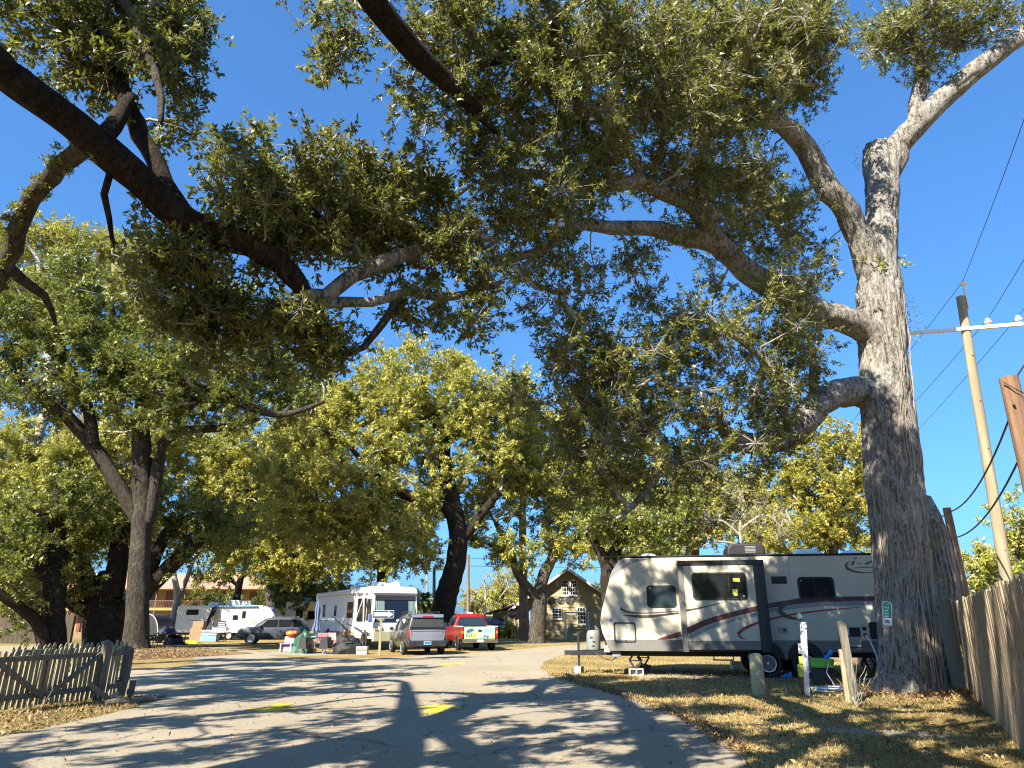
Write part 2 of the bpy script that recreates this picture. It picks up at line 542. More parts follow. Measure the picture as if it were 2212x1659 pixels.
    cnt = np.ones(A + N)
    for i in reversed(order):
        g = A + i
        if par[g] >= A: cnt[par[g]] += cnt[g]
    rad = r0 * np.sqrt(cnt) * (1.35 if bare else 1.0)
    bpaths = []
    for i in order:
        g = A + i; p = par[g]
        a = pos[p]; b = pos[g]; ln = np.linalg.norm(b - a)
        ctrl = a + pdir[p] * ln * .42 + rng.normal(0, wild * .25, 3) * ln
        ns = brs if tri else 6
        t = np.linspace(0, 1, ns)[:, None]
        q = (1 - t) ** 2 * a + 2 * t * (1 - t) * ctrl + t * t * b
        q[1:-1] += rng.normal(0, .02 + wild * .05, (ns - 2, 3)) * min(ln, 1.0)
        rp = rad[p] if p >= A else min(rad[g] * 1.35, skr[p] * .85)
        rp = min(rp, rad[g] * 1.6)
        bpaths.append((q - o0, np.linspace(rp, rad[g], ns)))
    if bpaths:
        v, f = sweep(bpaths, 4 if tri and brs == 4 else 5)
        bo = mesh_obj('branches', np_mesh('branches', v, f, True), twig_m, root); tag(bo, kind='stuff')
    # leaf clumps
    per = np.where(cnt[A:] <= 2, clumps * 1.35, clumps * .55).astype(int) if not bare else np.full(N, clumps)     # leaves sit toward the branch ends
    ci = np.repeat(np.arange(N), per)
    off = rng.normal(0, 1, (len(ci), 3)) * node_r * .78
    C = nodes[ci] + off
    D = _norm(off + pdir[A + ci] * .25 + UP * .12 + rng.normal(0, .2, off.shape))
    if bare:
        tw = []
        for i in range(len(C)):
            a = nodes[ci[i]]; b = C[i] + (C[i] - a) * .6; mid = (a + b) / 2 + rng.normal(0, .06, 3)
            tw.append((np.array([a, mid, b]) - o0, np.array([r0 * .8, r0 * .55, r0 * .25])))
        v, f = sweep(tw, 3)
        tag(mesh_obj('twigs', np_mesh('twigs', v, f, True), twig_m, root), kind='stuff')
        if bare is True: return root
    elif twigs:
        tw = []
        for i in range(len(C)):
            a = nodes[ci[i]]; b = C[i]; mid = (a + b) / 2 + rng.normal(0, .03, 3)
            tw.append((np.array([a, mid, b]) - o0, np.array([r0 * .6, r0 * .4, r0 * .22])))
        v, f = sweep(tw, 3)
        tag(mesh_obj('twigs', np_mesh('twigs', v, f, True), twig_m, root), kind='stuff')
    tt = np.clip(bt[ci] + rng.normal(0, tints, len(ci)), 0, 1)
    me = leaf_mesh('crown', C - o0, D, m, leaf[0], leaf[1], rng, spread=spread, base_tint=tt, jitter=spread * .13, upb=upb, tri=tri)
    tag(mesh_obj('crown', me, leaf_m, root), kind='stuff')
    return root

# --- the big ivied oak on the right
oakR_limbs = [
    [(1972, 1530, 16.3, 136), (1968, 1500, 16.3, 122), (1962, 1400, 16.4, 111), (1950, 1290, 16.5, 106), (1940, 1150, 16.5, 105), (1926, 1000, 16.5, 104), (1914, 860, 16.5, 96), (1908, 740, 16.5, 89), (1900, 640, 16.5, 84), (1897, 560, 16.5, 69),
     (1903, 480, 16.5, 59), (1905, 400, 16.5, 61), (1903, 345, 16.5, 64), (1899, 318, 16.5, 57)],
    [(1908, 400, 16.5, 53), (1920, 345, 16.5, 52), (1950, 300, 16.4, 46), (1985, 258, 16.2, 43), (2040, 205, 16.0, 41), (2110, 150, 15.7, 37), (2212, 82, 15.2, 34), (2310, 10, 14.8, 29)],
    [(1975, 275, 16.2, 31), (1984, 200, 16.2, 31), (1992, 150, 16, 26), (1982, 95, 15.8, 17), (1965, 50, 15.5, 10)],
    [(1900, 620, 16.5, 64), (1866, 545, 16.3, 53), (1822, 462, 16, 48), (1776, 390, 15.6, 45), (1732, 322, 15.2, 41), (1692, 276, 14.8, 38), (1660, 245, 14.5, 31), (1612, 216, 14.0, 24), (1560, 190, 13.6, 19), (1500, 160, 13, 12)],
    [(1690, 272, 14.8, 26), (1640, 264, 14.4, 22), (1560, 276, 13.8, 17), (1490, 290, 13.2, 10)],
    [(1912, 775, 16.5, 64), (1868, 720, 16.4, 57), (1800, 688, 16.1, 53), (1740, 660, 15.8, 53), (1680, 625, 15.4, 52), (1620, 590, 15, 48), (1570, 552, 14.7, 46), (1520, 522, 14.4, 40), (1460, 502, 14, 35), (1390, 490, 13.6, 31), (1320, 492, 13.2, 28),
     (1260, 484, 12.8, 26), (1215, 505, 12.5, 24), (1170, 540, 12.2, 18), (1100, 560, 11.8, 13)],
    [(1585, 562, 14.8, 40), (1532, 500, 14.2, 37), (1490, 442, 13.7, 31), (1440, 420, 13.3, 29), (1385, 402, 12.9, 28), (1320, 400, 12.5, 24), (1240, 394, 12.0, 20), (1150, 376, 11.5, 17), (1050, 385, 11, 10)],
    [(1385, 402, 12.9, 22), (1372, 340, 12.7, 19), (1350, 290, 12.5, 17), (1330, 250, 12.3, 16), (1334, 180, 12, 16), (1350, 112, 11.8, 17), (1312, 60, 11.5, 11)],
    [(1330, 402, 12.5, 19), (1300, 340, 12.2, 17), (1256, 262, 11.9, 16), (1240, 200, 11.6, 11), (1200, 150, 11.3, 7)],
    [(1925, 870, 16.5, 75), (1862, 845, 16.4, 63), (1815, 846, 16.1, 58), (1770, 880, 15.8, 55), (1720, 925, 15.4, 53), (1665, 950, 15, 48), (1615, 962, 14.6, 42), (1590, 945, 14.4, 31), (1560, 920, 14.1, 24), (1500, 912, 13.6, 14)],
    [(1605, 960, 14.6, 29), (1545, 975, 14.2, 24), (1480, 990, 13.7, 19), (1420, 1030, 13.2, 16), (1372, 1090, 12.9, 13), (1330, 1120, 12.6, 7)],
    [(1700, 930, 15.2, 20), (1690, 860, 15, 17), (1660, 790, 14.6, 16), (1600, 740, 14.2, 13), (1540, 700, 13.8, 11), (1460, 690, 13.2, 7)],
    [(1760, 885, 15.8, 24), (1752, 800, 15.7, 18), (1742, 730, 15.6, 14), (1700, 690, 15.4, 8)],
]
oakR_blobs = [
    (1640, 120, 150, 120, 14.2, 1.4), (1500, 90, 130, 110, 13, 1.3), (1735, 110, 70, 100, 14.6, 1.0), (1570, 215, 150, 65, 13.6, 1.2), (1450, 240, 120, 100, 12.5, 1.2), (1570, 325, 60, 45, 14.8, .8),
    (1380, 130, 110, 130, 11.9, 1.2), (1750, 205, 45, 45, 15.4, .6), (1640, 30, 120, 60, 14, 1.2), (1700, 40, 80, 60, 14.4, 1),
    (1620, 450, 120, 75, 15.6, 1.1), (1725, 490, 55, 70, 17.3, .8), (1560, 395, 110, 60, 13.6, 1.1), (1765, 590, 38, 40, 16, .6), (1650, 530, 80, 40, 16.2, .8), (1470, 350, 110, 55, 12.8, 1.1),
    (1735, 690, 60, 60, 16, .8), (1640, 700, 110, 80, 15, 1.1, .75), (1500, 730, 120, 75, 13.6, 1.1, .75), (1380, 760, 110, 70, 13, 1.1, .9), (1250, 800, 80, 50, 12.8, .9), (1170, 640, 50, 40, 12.3, .6), (1255, 710, 75, 55, 12.6, .9), (1230, 645, 50, 45, 12.5, .7), (1200, 775, 60, 40, 12.5, .7),
    (1705, 790, 85, 60, 15.5, .9, .7), (1580, 840, 130, 75, 14.5, 1.1, .65), (1430, 860, 130, 80, 13.5, 1.1), (1290, 850, 90, 70, 13, 1), (1560, 950, 80, 35, 14, .7), (1440, 955, 120, 60, 13.5, 1), (1320, 950, 100, 70, 13, 1),
    (1360, 1045, 95, 50, 13, .8), (1275, 1010, 70, 60, 13, .8), (1690, 985, 26, 40, 15, .5), (1640, 1020, 40, 28, 14.6, .5), (1450, 1050, 60, 40, 13.4, .7), (1420, 640, 60, 40, 13.4, .6, .5), (1580, 620, 60, 30, 14.5, .6, .6),
    (1250, 320, 120, 90, 11.6, 1.1), (1140, 440, 130, 70, 11.4, 1.0), (1030, 430, 95, 60, 11, .9), (1185, 530, 95, 45, 12, .9), (1070, 540, 90, 45, 11.5, .8), (1250, 440, 90, 50, 12.4, .8, .6), (1130, 610, 70, 35, 12, .6, .8),
    (1330, 560, 60, 40, 13.2, .6, .7), (1700, 600, 60, 40, 15.4, .7), (1160, 850, 60, 40, 12.8, .7), (1220, 920, 70, 50, 13, .8), (1500, 480, 70, 40, 13.8, .8), (1400, 560, 60, 30, 13.6, .6, .7), (1590, 380, 70, 45, 15.6, .9), (1330, 300, 90, 70, 12.2, 1.0), (1100, 350, 90, 60, 11.2, .9), (960, 470, 70, 50, 10.9, .8), (1650, 880, 60, 40, 15, .8), (1480, 1000, 60, 40, 13.6, .7),
    (2015, 55, 105, 70, 15.6, 1.1), (1960, 90, 75, 60, 15.6, .9), (2085, 30, 80, 55, 15.4, .9), (2180, 15, 45, 35, 15, .6), (1930, 40, 50, 50, 15.5, .7), (1985, 145, 50, 30, 15.8, .5),
]
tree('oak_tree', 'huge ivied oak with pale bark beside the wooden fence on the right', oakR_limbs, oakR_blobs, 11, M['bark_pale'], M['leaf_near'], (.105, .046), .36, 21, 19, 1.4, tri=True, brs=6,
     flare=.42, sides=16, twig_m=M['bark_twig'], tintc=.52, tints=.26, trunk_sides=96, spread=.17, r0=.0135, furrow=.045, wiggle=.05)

# --- oak whose limb sweeps down across the top left
oakL_limbs = [
    [('w', -9.5, -2.5, -.05, .62), ('w', -9.4, -2.3, 2.0, .55), ('w', -9.2, -1.6, 4.5, .52), ('w', -8.6, .2, 6.8, .5), ('w', -7.6, 2.8, 8.0, .42), (-130, 40, 6.3, 66), (0, 150, 7.2, 64), (80, 215, 7.5, 64), (150, 270, 7.8, 62), (220, 332, 8.1, 62), (290, 392, 8.4, 61), (350, 440, 8.6, 60), (410, 490, 8.8, 58), (470, 518, 9, 53),
     (530, 532, 9.2, 48), (590, 562, 9.4, 46), (640, 612, 9.5, 38), (676, 660, 9.6, 26), (700, 700, 9.7, 15), (712, 735, 9.8, 7)],
    [(392, 455, 8.7, 40), (330, 345, 8.9, 38), (292, 270, 9.0, 40), (255, 170, 9.1, 40), (218, 70, 9.1, 40), (190, -50, 9, 36)],
    [(225, 300, 8.1, 40), (262, 245, 8.6, 34), (288, 215, 9.0, 26)],
    [(250, -30, 8.6, 22), (300, 70, 8.6, 22), (335, 150, 8.6, 18), (350, 262, 8.5, 13)],
    [(205, 310, 8.0, 42), (145, 338, 8.3, 39), (92, 400, 8.8, 37), (42, 462, 9.2, 36), (14, 535, 9.6, 38), (-8, 610, 10, 32), (-40, 690, 10.4, 24)],
    [(2, 560, 9.8, 26), (46, 602, 10.2, 23), (96, 640, 10.6, 17), (120, 700, 11, 8)],
    [(243, 355, 8.2, 16), (225, 420, 8.3, 15), (236, 470, 8.4, 12), (244, 535, 8.5, 7)],
    [(660, 640, 9.5, 36), (704, 640, 9.6, 33), (760, 592, 9.8, 34), (830, 560, 10, 34), (900, 540, 10.2, 28), (960, 516, 10.4, 24), (1010, 506, 10.6, 18), (1075, 520, 10.8, 11)],
    [(690, 655, 9.6, 30), (740, 652, 9.8, 24), (805, 655, 10, 22), (880, 630, 10.2, 21), (950, 640, 10.5, 20), (1020, 630, 10.7, 17), (1085, 608, 11, 10)],
    [(860, 642, 10.2, 20), (830, 700, 10.2, 18), (790, 752, 10.2, 15), (720, 765, 10.2, 12), (650, 745, 10.2, 8)],
    [(480, 520, 9, 26), (530, 470, 9.4, 22), (600, 440, 9.8, 20), (680, 430, 10.2, 16), (760, 440, 10.5, 10)],
    [(420, 500, 8.8, 24), (440, 560, 9, 22), (455, 620, 9.2, 20), (430, 680, 9.3, 16), (470, 720, 9.4, 10)],
]
oakL_blobs = [
    (300, 50, 120, 80, 9.2, .9), (120, 55, 90, 50, 8.8, .7), (200, 140, 75, 50, 9, .7), (370, 150, 55, 70, 9.2, .7), (350, 255, 45, 55, 9.2, .6), (380, 60, 50, 60, 9.2, .6), (20, 30, 40, 25, 8.5, .4, .6), (270, 200, 50, 40, 9.4, .5, .7),
    (485, 350, 35, 45, 9.2, .5), (550, 340, 55, 40, 9.6, .6), (520, 420, 95, 55, 9.2, .8), (620, 400, 85, 60, 9.6, .8), (710, 370, 75, 45, 10.2, .8), (820, 365, 80, 42, 10.6, .8), (760, 445, 110, 60, 10.2, .9), (640, 500, 95, 50, 9.6, .8), (880, 440, 75, 55, 10.6, .8),
    (850, 510, 90, 40, 10.4, .8), (740, 540, 70, 40, 10, .7), (330, 495, 45, 35, 8.9, .5), (430, 580, 70, 50, 9.1, .7), (345, 575, 50, 50, 9, .6), (470, 650, 65, 50, 9.4, .7), (400, 660, 60, 50, 9.4, .7), (570, 650, 45, 40, 9.6, .5), (640, 720, 70, 45, 10, .7), (560, 730, 60, 40, 10, .6),
    (710, 715, 60, 35, 9.9, .5), (600, 560, 60, 40, 9.7, .5, .8), (690, 470, 80, 50, 10, .7), (570, 480, 70, 40, 9.4, .6), (800, 480, 90, 50, 10.4, .7), (900, 380, 60, 50, 10.6, .6), (940, 530, 70, 40, 10.5, .6), (520, 700, 60, 50, 9.7, .6), (430, 730, 60, 50, 9.6, .6), (350, 670, 50, 40, 9.4, .5), (300, 560, 40, 30, 8.9, .4, .8), (700, 790, 50, 30, 10.2, .5), (80, 120, 50, 40, 8.8, .5, .7), (420, 30, 30, 40, 9.2, .4),
    (720, 755, 70, 30, 10.2, .6), (960, 700, 80, 30, 10.6, .6), (930, 650, 70, 30, 10.4, .5), (980, 580, 80, 40, 10.6, .6), (1040, 660, 45, 35, 10.8, .4, .8), (640, 790, 40, 40, 10.2, .4, .8), (470, 480, 40, 30, 9.0, .4, .8),
]
def up_sun(p, z, r, k=1.0):
    """foliage mass at height z standing between the sun and point p"""
    d = (z - p[2]) / math.tan(SUN_EL) / math.cos(SUN_EL)
    return ('w', p[0] + SUN_DIR.x * d, p[1] + SUN_DIR.y * d, z, r * 1.2, r * .8, r * .55, k)
for (vx, vy, y, dz, r_) in ((60, 200, 7.4, 2.6, .5), (150, 270, 7.8, 2.8, .5), (240, 345, 8.2, 3.0, .5), (330, 425, 8.5, 3.2, .5), (420, 495, 8.8, 3.4, .5), (520, 530, 9.1, 3.6, .5), (610, 585, 9.4, 3.8, .5), (680, 660, 9.6, 4.0, .5), (0, 150, 7.2, 2.4, .4), (260, 180, 9.1, 2.4, .4)):
    q_ = P(vx, vy, y); oakL_blobs.append(up_sun(q_, q_.z + dz, r_, 1.2))
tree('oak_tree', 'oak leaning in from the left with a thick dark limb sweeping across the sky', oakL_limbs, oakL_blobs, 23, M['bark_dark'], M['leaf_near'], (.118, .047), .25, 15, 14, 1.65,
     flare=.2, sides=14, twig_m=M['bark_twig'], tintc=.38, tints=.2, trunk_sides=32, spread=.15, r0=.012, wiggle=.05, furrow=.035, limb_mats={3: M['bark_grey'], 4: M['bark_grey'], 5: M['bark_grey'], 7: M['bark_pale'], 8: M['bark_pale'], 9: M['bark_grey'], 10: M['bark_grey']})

# --- oak behind the viewer: limb coming in at the top, and the shade on the road
oakT_limbs = [
    [('w', -3.2, -5.5, -.05, .6), ('w', -3.1, -5.2, 2.5, .52), ('w', -3.0, -4.6, 5.0, .47), ('w', -2.8, -3.6, 7.0, .4), ('w', -2.5, -1.2, 8.6, .34), ('w', -2.1, 2.5, 9.4, .27), (745, -90, 7.4, 58), (800, 0, 8, 50), (850, 60, 8.3, 46), (905, 120, 8.7, 43), (950, 170, 9, 38), (985, 205, 9.2, 30), (1030, 235, 9.5, 18)],
    [('w', -3.0, -4.6, 5.0, .38), ('w', -1.2, -4.2, 7.5, .33), ('w', 1.0, -3.2, 9.6, .27), ('w', 3.2, -2.0, 11.0, .2), ('w', 5.5, -.5, 12.2, .12)],
    [('w', -3.0, -4.9, 4.2, .36), ('w', -4.6, -4.0, 6.2, .3), ('w', -6.2, -2.6, 8.4, .25), ('w', -8.0, -1.0, 10.2, .18), ('w', -9.6, .6, 11.2, .1)],
    [('w', -2.8, -3.6, 7.0, .3), ('w', -2.6, -4.4, 9.4, .25), ('w', -2.0, -4.8, 11.6, .2), ('w', -1.6, -4.5, 13.6, .12)],
    [('w', 1.0, -3.2, 9.6, .2), ('w', 1.4, -1.4, 11.4, .16), ('w', 1.8, .6, 12.6, .1)],
    [(940, 160, 9, 22), (1010, 150, 9.4, 18), (1090, 130, 9.8, 14), (1180, 120, 10.2, 8)],
    [(970, 190, 9.1, 20), (1030, 250, 9.5, 14), (1080, 290, 9.8, 8)],
]
oakT_blobs = [
    (715, 40, 65, 50, 8.6, .6), (692, 125, 32, 40, 8.6, .4), (765, 105, 45, 45, 8.6, .5), (900, 30, 95, 55, 9, .7), (1010, 50, 110, 75, 9.4, .8), (1130, 70, 115, 90, 9.9, .9, .7), (1250, 90, 100, 100, 10.4, .9, .65), (1000, 195, 75, 65, 9.5, .7), (1130, 215, 110, 75, 10, .9, .65),
    (955, 280, 38, 50, 9.8, .5), (1060, 300, 80, 60, 10, .7), (1200, 180, 80, 80, 10.3, .8, .6), (870, 200, 22, 40, 9, .3, .8), (950, 120, 60, 50, 9.3, .5),
]
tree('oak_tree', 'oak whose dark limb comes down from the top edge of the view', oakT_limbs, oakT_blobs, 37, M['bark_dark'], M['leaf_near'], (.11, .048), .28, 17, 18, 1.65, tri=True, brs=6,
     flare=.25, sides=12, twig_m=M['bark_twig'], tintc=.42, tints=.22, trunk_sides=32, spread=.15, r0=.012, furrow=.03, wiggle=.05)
# --- two oaks behind the viewer; their crowns reach over the viewer's head and shade the road and the grass
def shade_blobs(targets, rng):
    out = []
    for (px, py, r) in targets:
        g = G(px * .8848, py * .8848)
        z = max(6.6, .54 * g.y + 1.2) + rng.uniform(0, .8)
        out.append(up_sun(g, z, r * 1.08))
    return out
_rs = np.random.default_rng(5)
SH_L = [(330, 1668, .9), (430, 1655, 1.0), (530, 1642, 1.1), (600, 1668, 1.0), (480, 1690, .8), (690, 1652, 1.1), (780, 1640, 1.1), (850, 1655, 1.0), (890, 1630, 1.1), (660, 1622, 1.2), (740, 1684, .8), (600, 1705, .7), (420, 1715, .7), (950, 1645, .7), (540, 1612, 1.1), (1010, 1632, .7),
        (120, 1830, .6), (330, 1775, .6), (450, 1822, .55), (520, 1765, .6), (660, 1790, .55), (700, 1850, .55), (830, 1765, .5), (900, 1825, .55), (160, 1690, .9), (740, 1735, .6), (880, 1735, .45), (60, 1640, 1.2), (180, 1625, 1.2), (1020, 1790, .5), (300, 1850, .5), (380, 1690, .8), (560, 1680, .8), (650, 1690, .7), (820, 1690, .6), (900, 1665, .7), (470, 1630, 1.0), (720, 1610, 1.1), (580, 1740, .5), (400, 1760, .5), (780, 1800, .45), (560, 1840, .45), (200, 1780, .5), (960, 1740, .4), (620, 1640, 1.0), (800, 1615, 1.0), (960, 1610, .8), (1080, 1605, .8)]
SH_R = [(1110, 1850, .5), (1160, 1752, .5), (1260, 1728, .55), (1360, 1715, .5), (1310, 1850, .5), (1450, 1795, .5), (1560, 1850, .55), (1600, 1785, .5), (1500, 1735, .5), (1690, 1840, .55), (1250, 1790, .4),
        (1700, 1738, .6), (1850, 1725, .6), (1950, 1765, .55), (2100, 1800, .6), (2250, 1765, .6), (1800, 1800, .55), (2000, 1850, .55), (2300, 1850, .55), (2150, 1725, .6), (1620, 1692, .7), (2400, 1820, .5), (2420, 1740, .6), (1780, 1690, .6), (1980, 1700, .6), (1880, 1850, .5), (2180, 1850, .5), (2080, 1735, .5), (1200, 1830, .4), (1400, 1760, .4), (1380, 1830, .4), (1650, 1730, .5), (1740, 1770, .5), (1900, 1800, .5), (2040, 1690, .5), (2200, 1810, .45), (2350, 1790, .5), (1080, 1770, .35), (1550, 1770, .4)]
# over the cream trailer, the fence and the foot of the huge oak
SH_W = [(Vector(p), r) for p, r in (((3.6, 20.9, 2.9), .5), ((4.6, 20.8, 2.6), .45), ((5.6, 20.4, 1.3), .5), ((5.3, 20.4, 2.2), .4), ((7.4, 20.4, 2.7), .6), ((9.2, 20.1, 2.9), .5), ((8.6, 20.2, 1.2), .4), ((3.3, 21.0, 1.6), .4), ((4.4, 20.9, 1.1), .35), ((6.5, 20.3, 3.0), .5), ((4.0, 20.9, 2.1), .35),
                                    ((8.5, 16.0, .8), .6), ((8.6, 16.0, 2.2), .7), ((8.5, 16.0, 3.6), .6), ((8.7, 16.0, 5.0), .6), ((8.4, 16.0, 6.6), .5), ((9.0, 15.9, 1.6), .5), ((9.0, 15.9, 4.2), .5), ((6.2, 9.5, 1.2), .35), ((7.0, 11.0, 1.4), .4), ((8.0, 12.8, 1.0), .45), ((8.9, 14.5, 1.5), .45), ((5.4, 8.0, 1.0), .35), ((7.5, 11.8, .5), .35), ((8.2, 16.0, 1.4), .6), ((8.9, 15.8, 3.0), .6), ((8.4, 15.9, 2.9), .6), ((8.8, 15.8, .4), .6), ((8.3, 15.9, 4.4), .5), ((9.0, 15.8, 5.6), .45))]
SHK = dict(tri=True, leaf=(.145, .068), node_r=.34, clumps=9, m=50, dens=1.6, group='oaks behind the viewer', twigs=True, sides=10, spread=.32, r0=.012, tintc=.4)
tree('oak_tree', 'spreading oak behind the viewer on the left, shading the road', [
    [('w', -6.2, -8.6, -.05, .66), ('w', -6.1, -8.2, 3.0, .54), ('w', -5.9, -7.4, 5.6, .5)],
    [('w', -5.9, -7.4, 5.4, .42), ('w', -7.4, -5.4, 8.0, .34), ('w', -9.0, -2.0, 10.4, .26), ('w', -10.8, 2.0, 12.0, .18), ('w', -12.5, 6, 13.2, .1)],
    [('w', -5.9, -7.4, 5.4, .42), ('w', -6.0, -5.0, 8.6, .34), ('w', -6.4, -1.5, 11.0, .25), ('w', -7.4, 3.4, 12.8, .18), ('w', -9.0, 8.0, 14.2, .1)],
    [('w', -6.2, -3.2, 9.8, .24), ('w', -4.4, -1.0, 11.2, .17), ('w', -3.0, 1.6, 12.0, .1)],
    [('w', -7.4, -5.4, 8.0, .28), ('w', -10.5, -4.0, 9.8, .2), ('w', -14.6, -1.4, 11, .1)],
], shade_blobs(SH_L, _rs), 71, M['bark_grey'], M['leaf_green'], **SHK)
tree('oak_tree', 'spreading oak behind the viewer on the right, shading the grass', [
    [('w', 3.0, -8.6, -.05, .6), ('w', 2.9, -8.3, 3.0, .5), ('w', 2.6, -7.7, 5.6, .46)],
    [('w', 2.6, -7.7, 5.4, .38), ('w', .6, -6.0, 7.8, .3), ('w', -1.6, -4.0, 9.8, .22), ('w', -3.4, -1.8, 11, .12)],
    [('w', 2.6, -7.7, 5.4, .38), ('w', 2.6, -5.8, 8.4, .3), ('w', 2.2, -3.2, 10.4, .22), ('w', 1.6, .4, 11.6, .12)],
    [('w', 2.6, -7.0, 7.0, .28), ('w', 4.4, -5.6, 9.0, .22), ('w', 5.4, -3.4, 10.8, .15), ('w', 5.6, -.6, 11.6, .09)],
], shade_blobs(SH_R, _rs) + [up_sun(p, max(12.9, .54 * p.y + 2.4) + _rs.uniform(0, .8), r * (1.45 if 15 < p.y < 17 else 1.0)) for p, r in SH_W], 73, M['bark_grey'], M['leaf_green'], **SHK)

M['bark_dark2'] = bark('bark_dark2', (.018, .014, .011), (.075, .062, .048), (.14, .14, .11), .5, .8)
FARK = dict(tri=True, leaf=(.24, .12), node_r=.72, clumps=11, m=34, dens=1.5, twigs=False, sides=10, spread=.5, r0=.028)
def far(name, label, limbs, blobs, seed, bark_m='bark_grey', leaf_m='leaf_far', twig='bark_twig', group='oaks around the campground', **kw):
    k = dict(FARK); k.update(kw)
    return tree(name, label, limbs, blobs, seed, M[bark_m], M[leaf_m], group=group, twig_m=M[twig], **k)

far('oak_tree', 'tall straight oak on the leafy mound right of the picket fence', [
    [(293, 1415, 34, 54), (297, 1330, 34, 46), (303, 1200, 34, 42), (308, 1080, 34, 41), (306, 980, 34, 38), (305, 900, 34, 33), (320, 820, 34, 25), (350, 740, 34, 15)],
    [(298, 1120, 34, 32), (244, 1030, 33.5, 31), (182, 938, 33, 28), (112, 870, 32, 25), (20, 800, 31, 22), (-60, 740, 30, 14)],
    [(200, 960, 33, 26), (190, 880, 33, 22), (150, 800, 33, 18), (120, 700, 33, 10)],
    [(318, 1130, 34, 30), (338, 1040, 34, 27), (350, 960, 34, 23), (400, 930, 34, 19), (480, 925, 34, 16), (560, 905, 34, 9)],
    [(305, 900, 34, 26), (380, 880, 33.5, 22), (480, 862, 33, 18), (600, 896, 32.5, 15), (700, 868, 32, 8)],
    [(310, 850, 34, 26), (250, 760, 33.5, 20), (240, 660, 33, 12)]],
    [(120, 605, 120, 60, 33, 2.2), (260, 690, 120, 70, 34, 2.6), (420, 730, 110, 75, 33, 2.4), (330, 810, 150, 60, 33, 2.4), (120, 760, 120, 75, 32, 2.4), (520, 810, 110, 65, 33, 2.2), (20, 690, 90, 80, 31, 2.2), (620, 870, 80, 42, 33, 1.8),
     (450, 900, 110, 35, 34, 1.8), (200, 880, 90, 45, 33, 2), (560, 740, 70, 50, 34, 1.8), (40, 860, 70, 40, 31, 1.8), (300, 600, 80, 45, 34, 2), (480, 660, 90, 50, 33, 2), (380, 880, 80, 40, 33, 1.8), (640, 800, 70, 45, 33, 1.8), (250, 780, 90, 45, 33, 2), (100, 680, 90, 50, 32, 2)], 101, bark_m='bark_dark2', leaf_m='leaf_green', leaf=(.21, .10), node_r=.66, flare=.25, trunk_sides=24, tintc=.42)
far('oak_tree', 'yellow-green oak crown standing furthest left behind the many-stemmed oak', [
    [(60, 1400, 52, 36), (70, 1250, 52, 34), (80, 1120, 52, 28), (100, 1000, 52, 16)], [(78, 1160, 52, 18), (20, 1060, 52, 10)], [(85, 1100, 52, 16), (170, 1020, 52, 9)]],
    [(100, 1000, 130, 70, 52, 3), (30, 1090, 110, 70, 51, 3), (200, 950, 90, 50, 52, 3), (170, 1080, 100, 60, 52, 3), (60, 530, 110, 50, 55, 3), (200, 545, 110, 50, 55, 3), (100, 640, 110, 60, 55, 3, .7), (40, 940, 70, 40, 52, 2), (260, 1020, 90, 60, 53, 3), (260, 1150, 90, 50, 53, 3), (120, 1180, 100, 50, 52, 3), (320, 940, 70, 50, 53, 2.6), (10, 1010, 60, 60, 52, 2.6)], 103, tintc=.5)
far('oak_tree', 'bright yellow-green oak between the straight oak and the motorhome', [
    [(585, 1400, 68, 26), (586, 1250, 68, 24), (570, 1140, 66, 20), (520, 1040, 63, 12)], [(584, 1200, 67, 14), (610, 1120, 64, 8)], [(578, 1180, 67, 14), (470, 1080, 62, 7)]],
    [(480, 1040, 110, 75, 56, 3.2), (570, 1120, 85, 55, 56, 3), (420, 990, 80, 50, 56, 3), (600, 1030, 80, 60, 57, 3), (440, 1130, 70, 50, 56, 2.6), (650, 1190, 80, 40, 57, 2.6), (540, 960, 90, 50, 57, 3), (620, 1100, 80, 60, 58, 3), (520, 1190, 80, 35, 58, 2.6), (660, 960, 60, 60, 58, 3)], 105, tintc=.5)
far('oak_tree', 'dark many-stemmed oak behind the picket fence', [
    [(232, 1420, 40, 86), (228, 1345, 40, 82), (226, 1285, 40, 66), (240, 1240, 40, 48)],
    [(215, 1320, 40, 42), (180, 1235, 40, 37), (120, 1160, 39, 30), (60, 1090, 38, 18)],
    [(240, 1290, 40, 46), (256, 1200, 40, 40), (264, 1120, 40, 32), (272, 1040, 40, 18)],
    [(262, 1330, 40, 42), (318, 1272, 40, 36), (370, 1222, 40, 34), (424, 1172, 40, 27), (480, 1130, 40, 14)],
    [(290, 1290, 40, 34), (330, 1215, 40, 30), (360, 1150, 40, 22), (420, 1110, 40, 12)],
    [(210, 1330, 40, 30), (150, 1300, 39, 26), (100, 1250, 38, 20), (40, 1230, 37, 10)]],
    [(100, 1170, 110, 60, 39, 2.4), (240, 1120, 90, 55, 40, 2.4), (420, 1120, 100, 40, 40, 2.2), (510, 1160, 80, 38, 40, 2), (40, 1240, 70, 50, 38, 2), (160, 1250, 70, 40, 39, 2, .7), (330, 1100, 70, 45, 40, 2), (20, 1320, 50, 30, 37, 1.6), (440, 1190, 60, 25, 40, 1.6, .7)], 107,
    bark_m='bark_dark', leaf_m='leaf_green', twig='bark_dark', leaf=(.22, .11), tintc=.42)
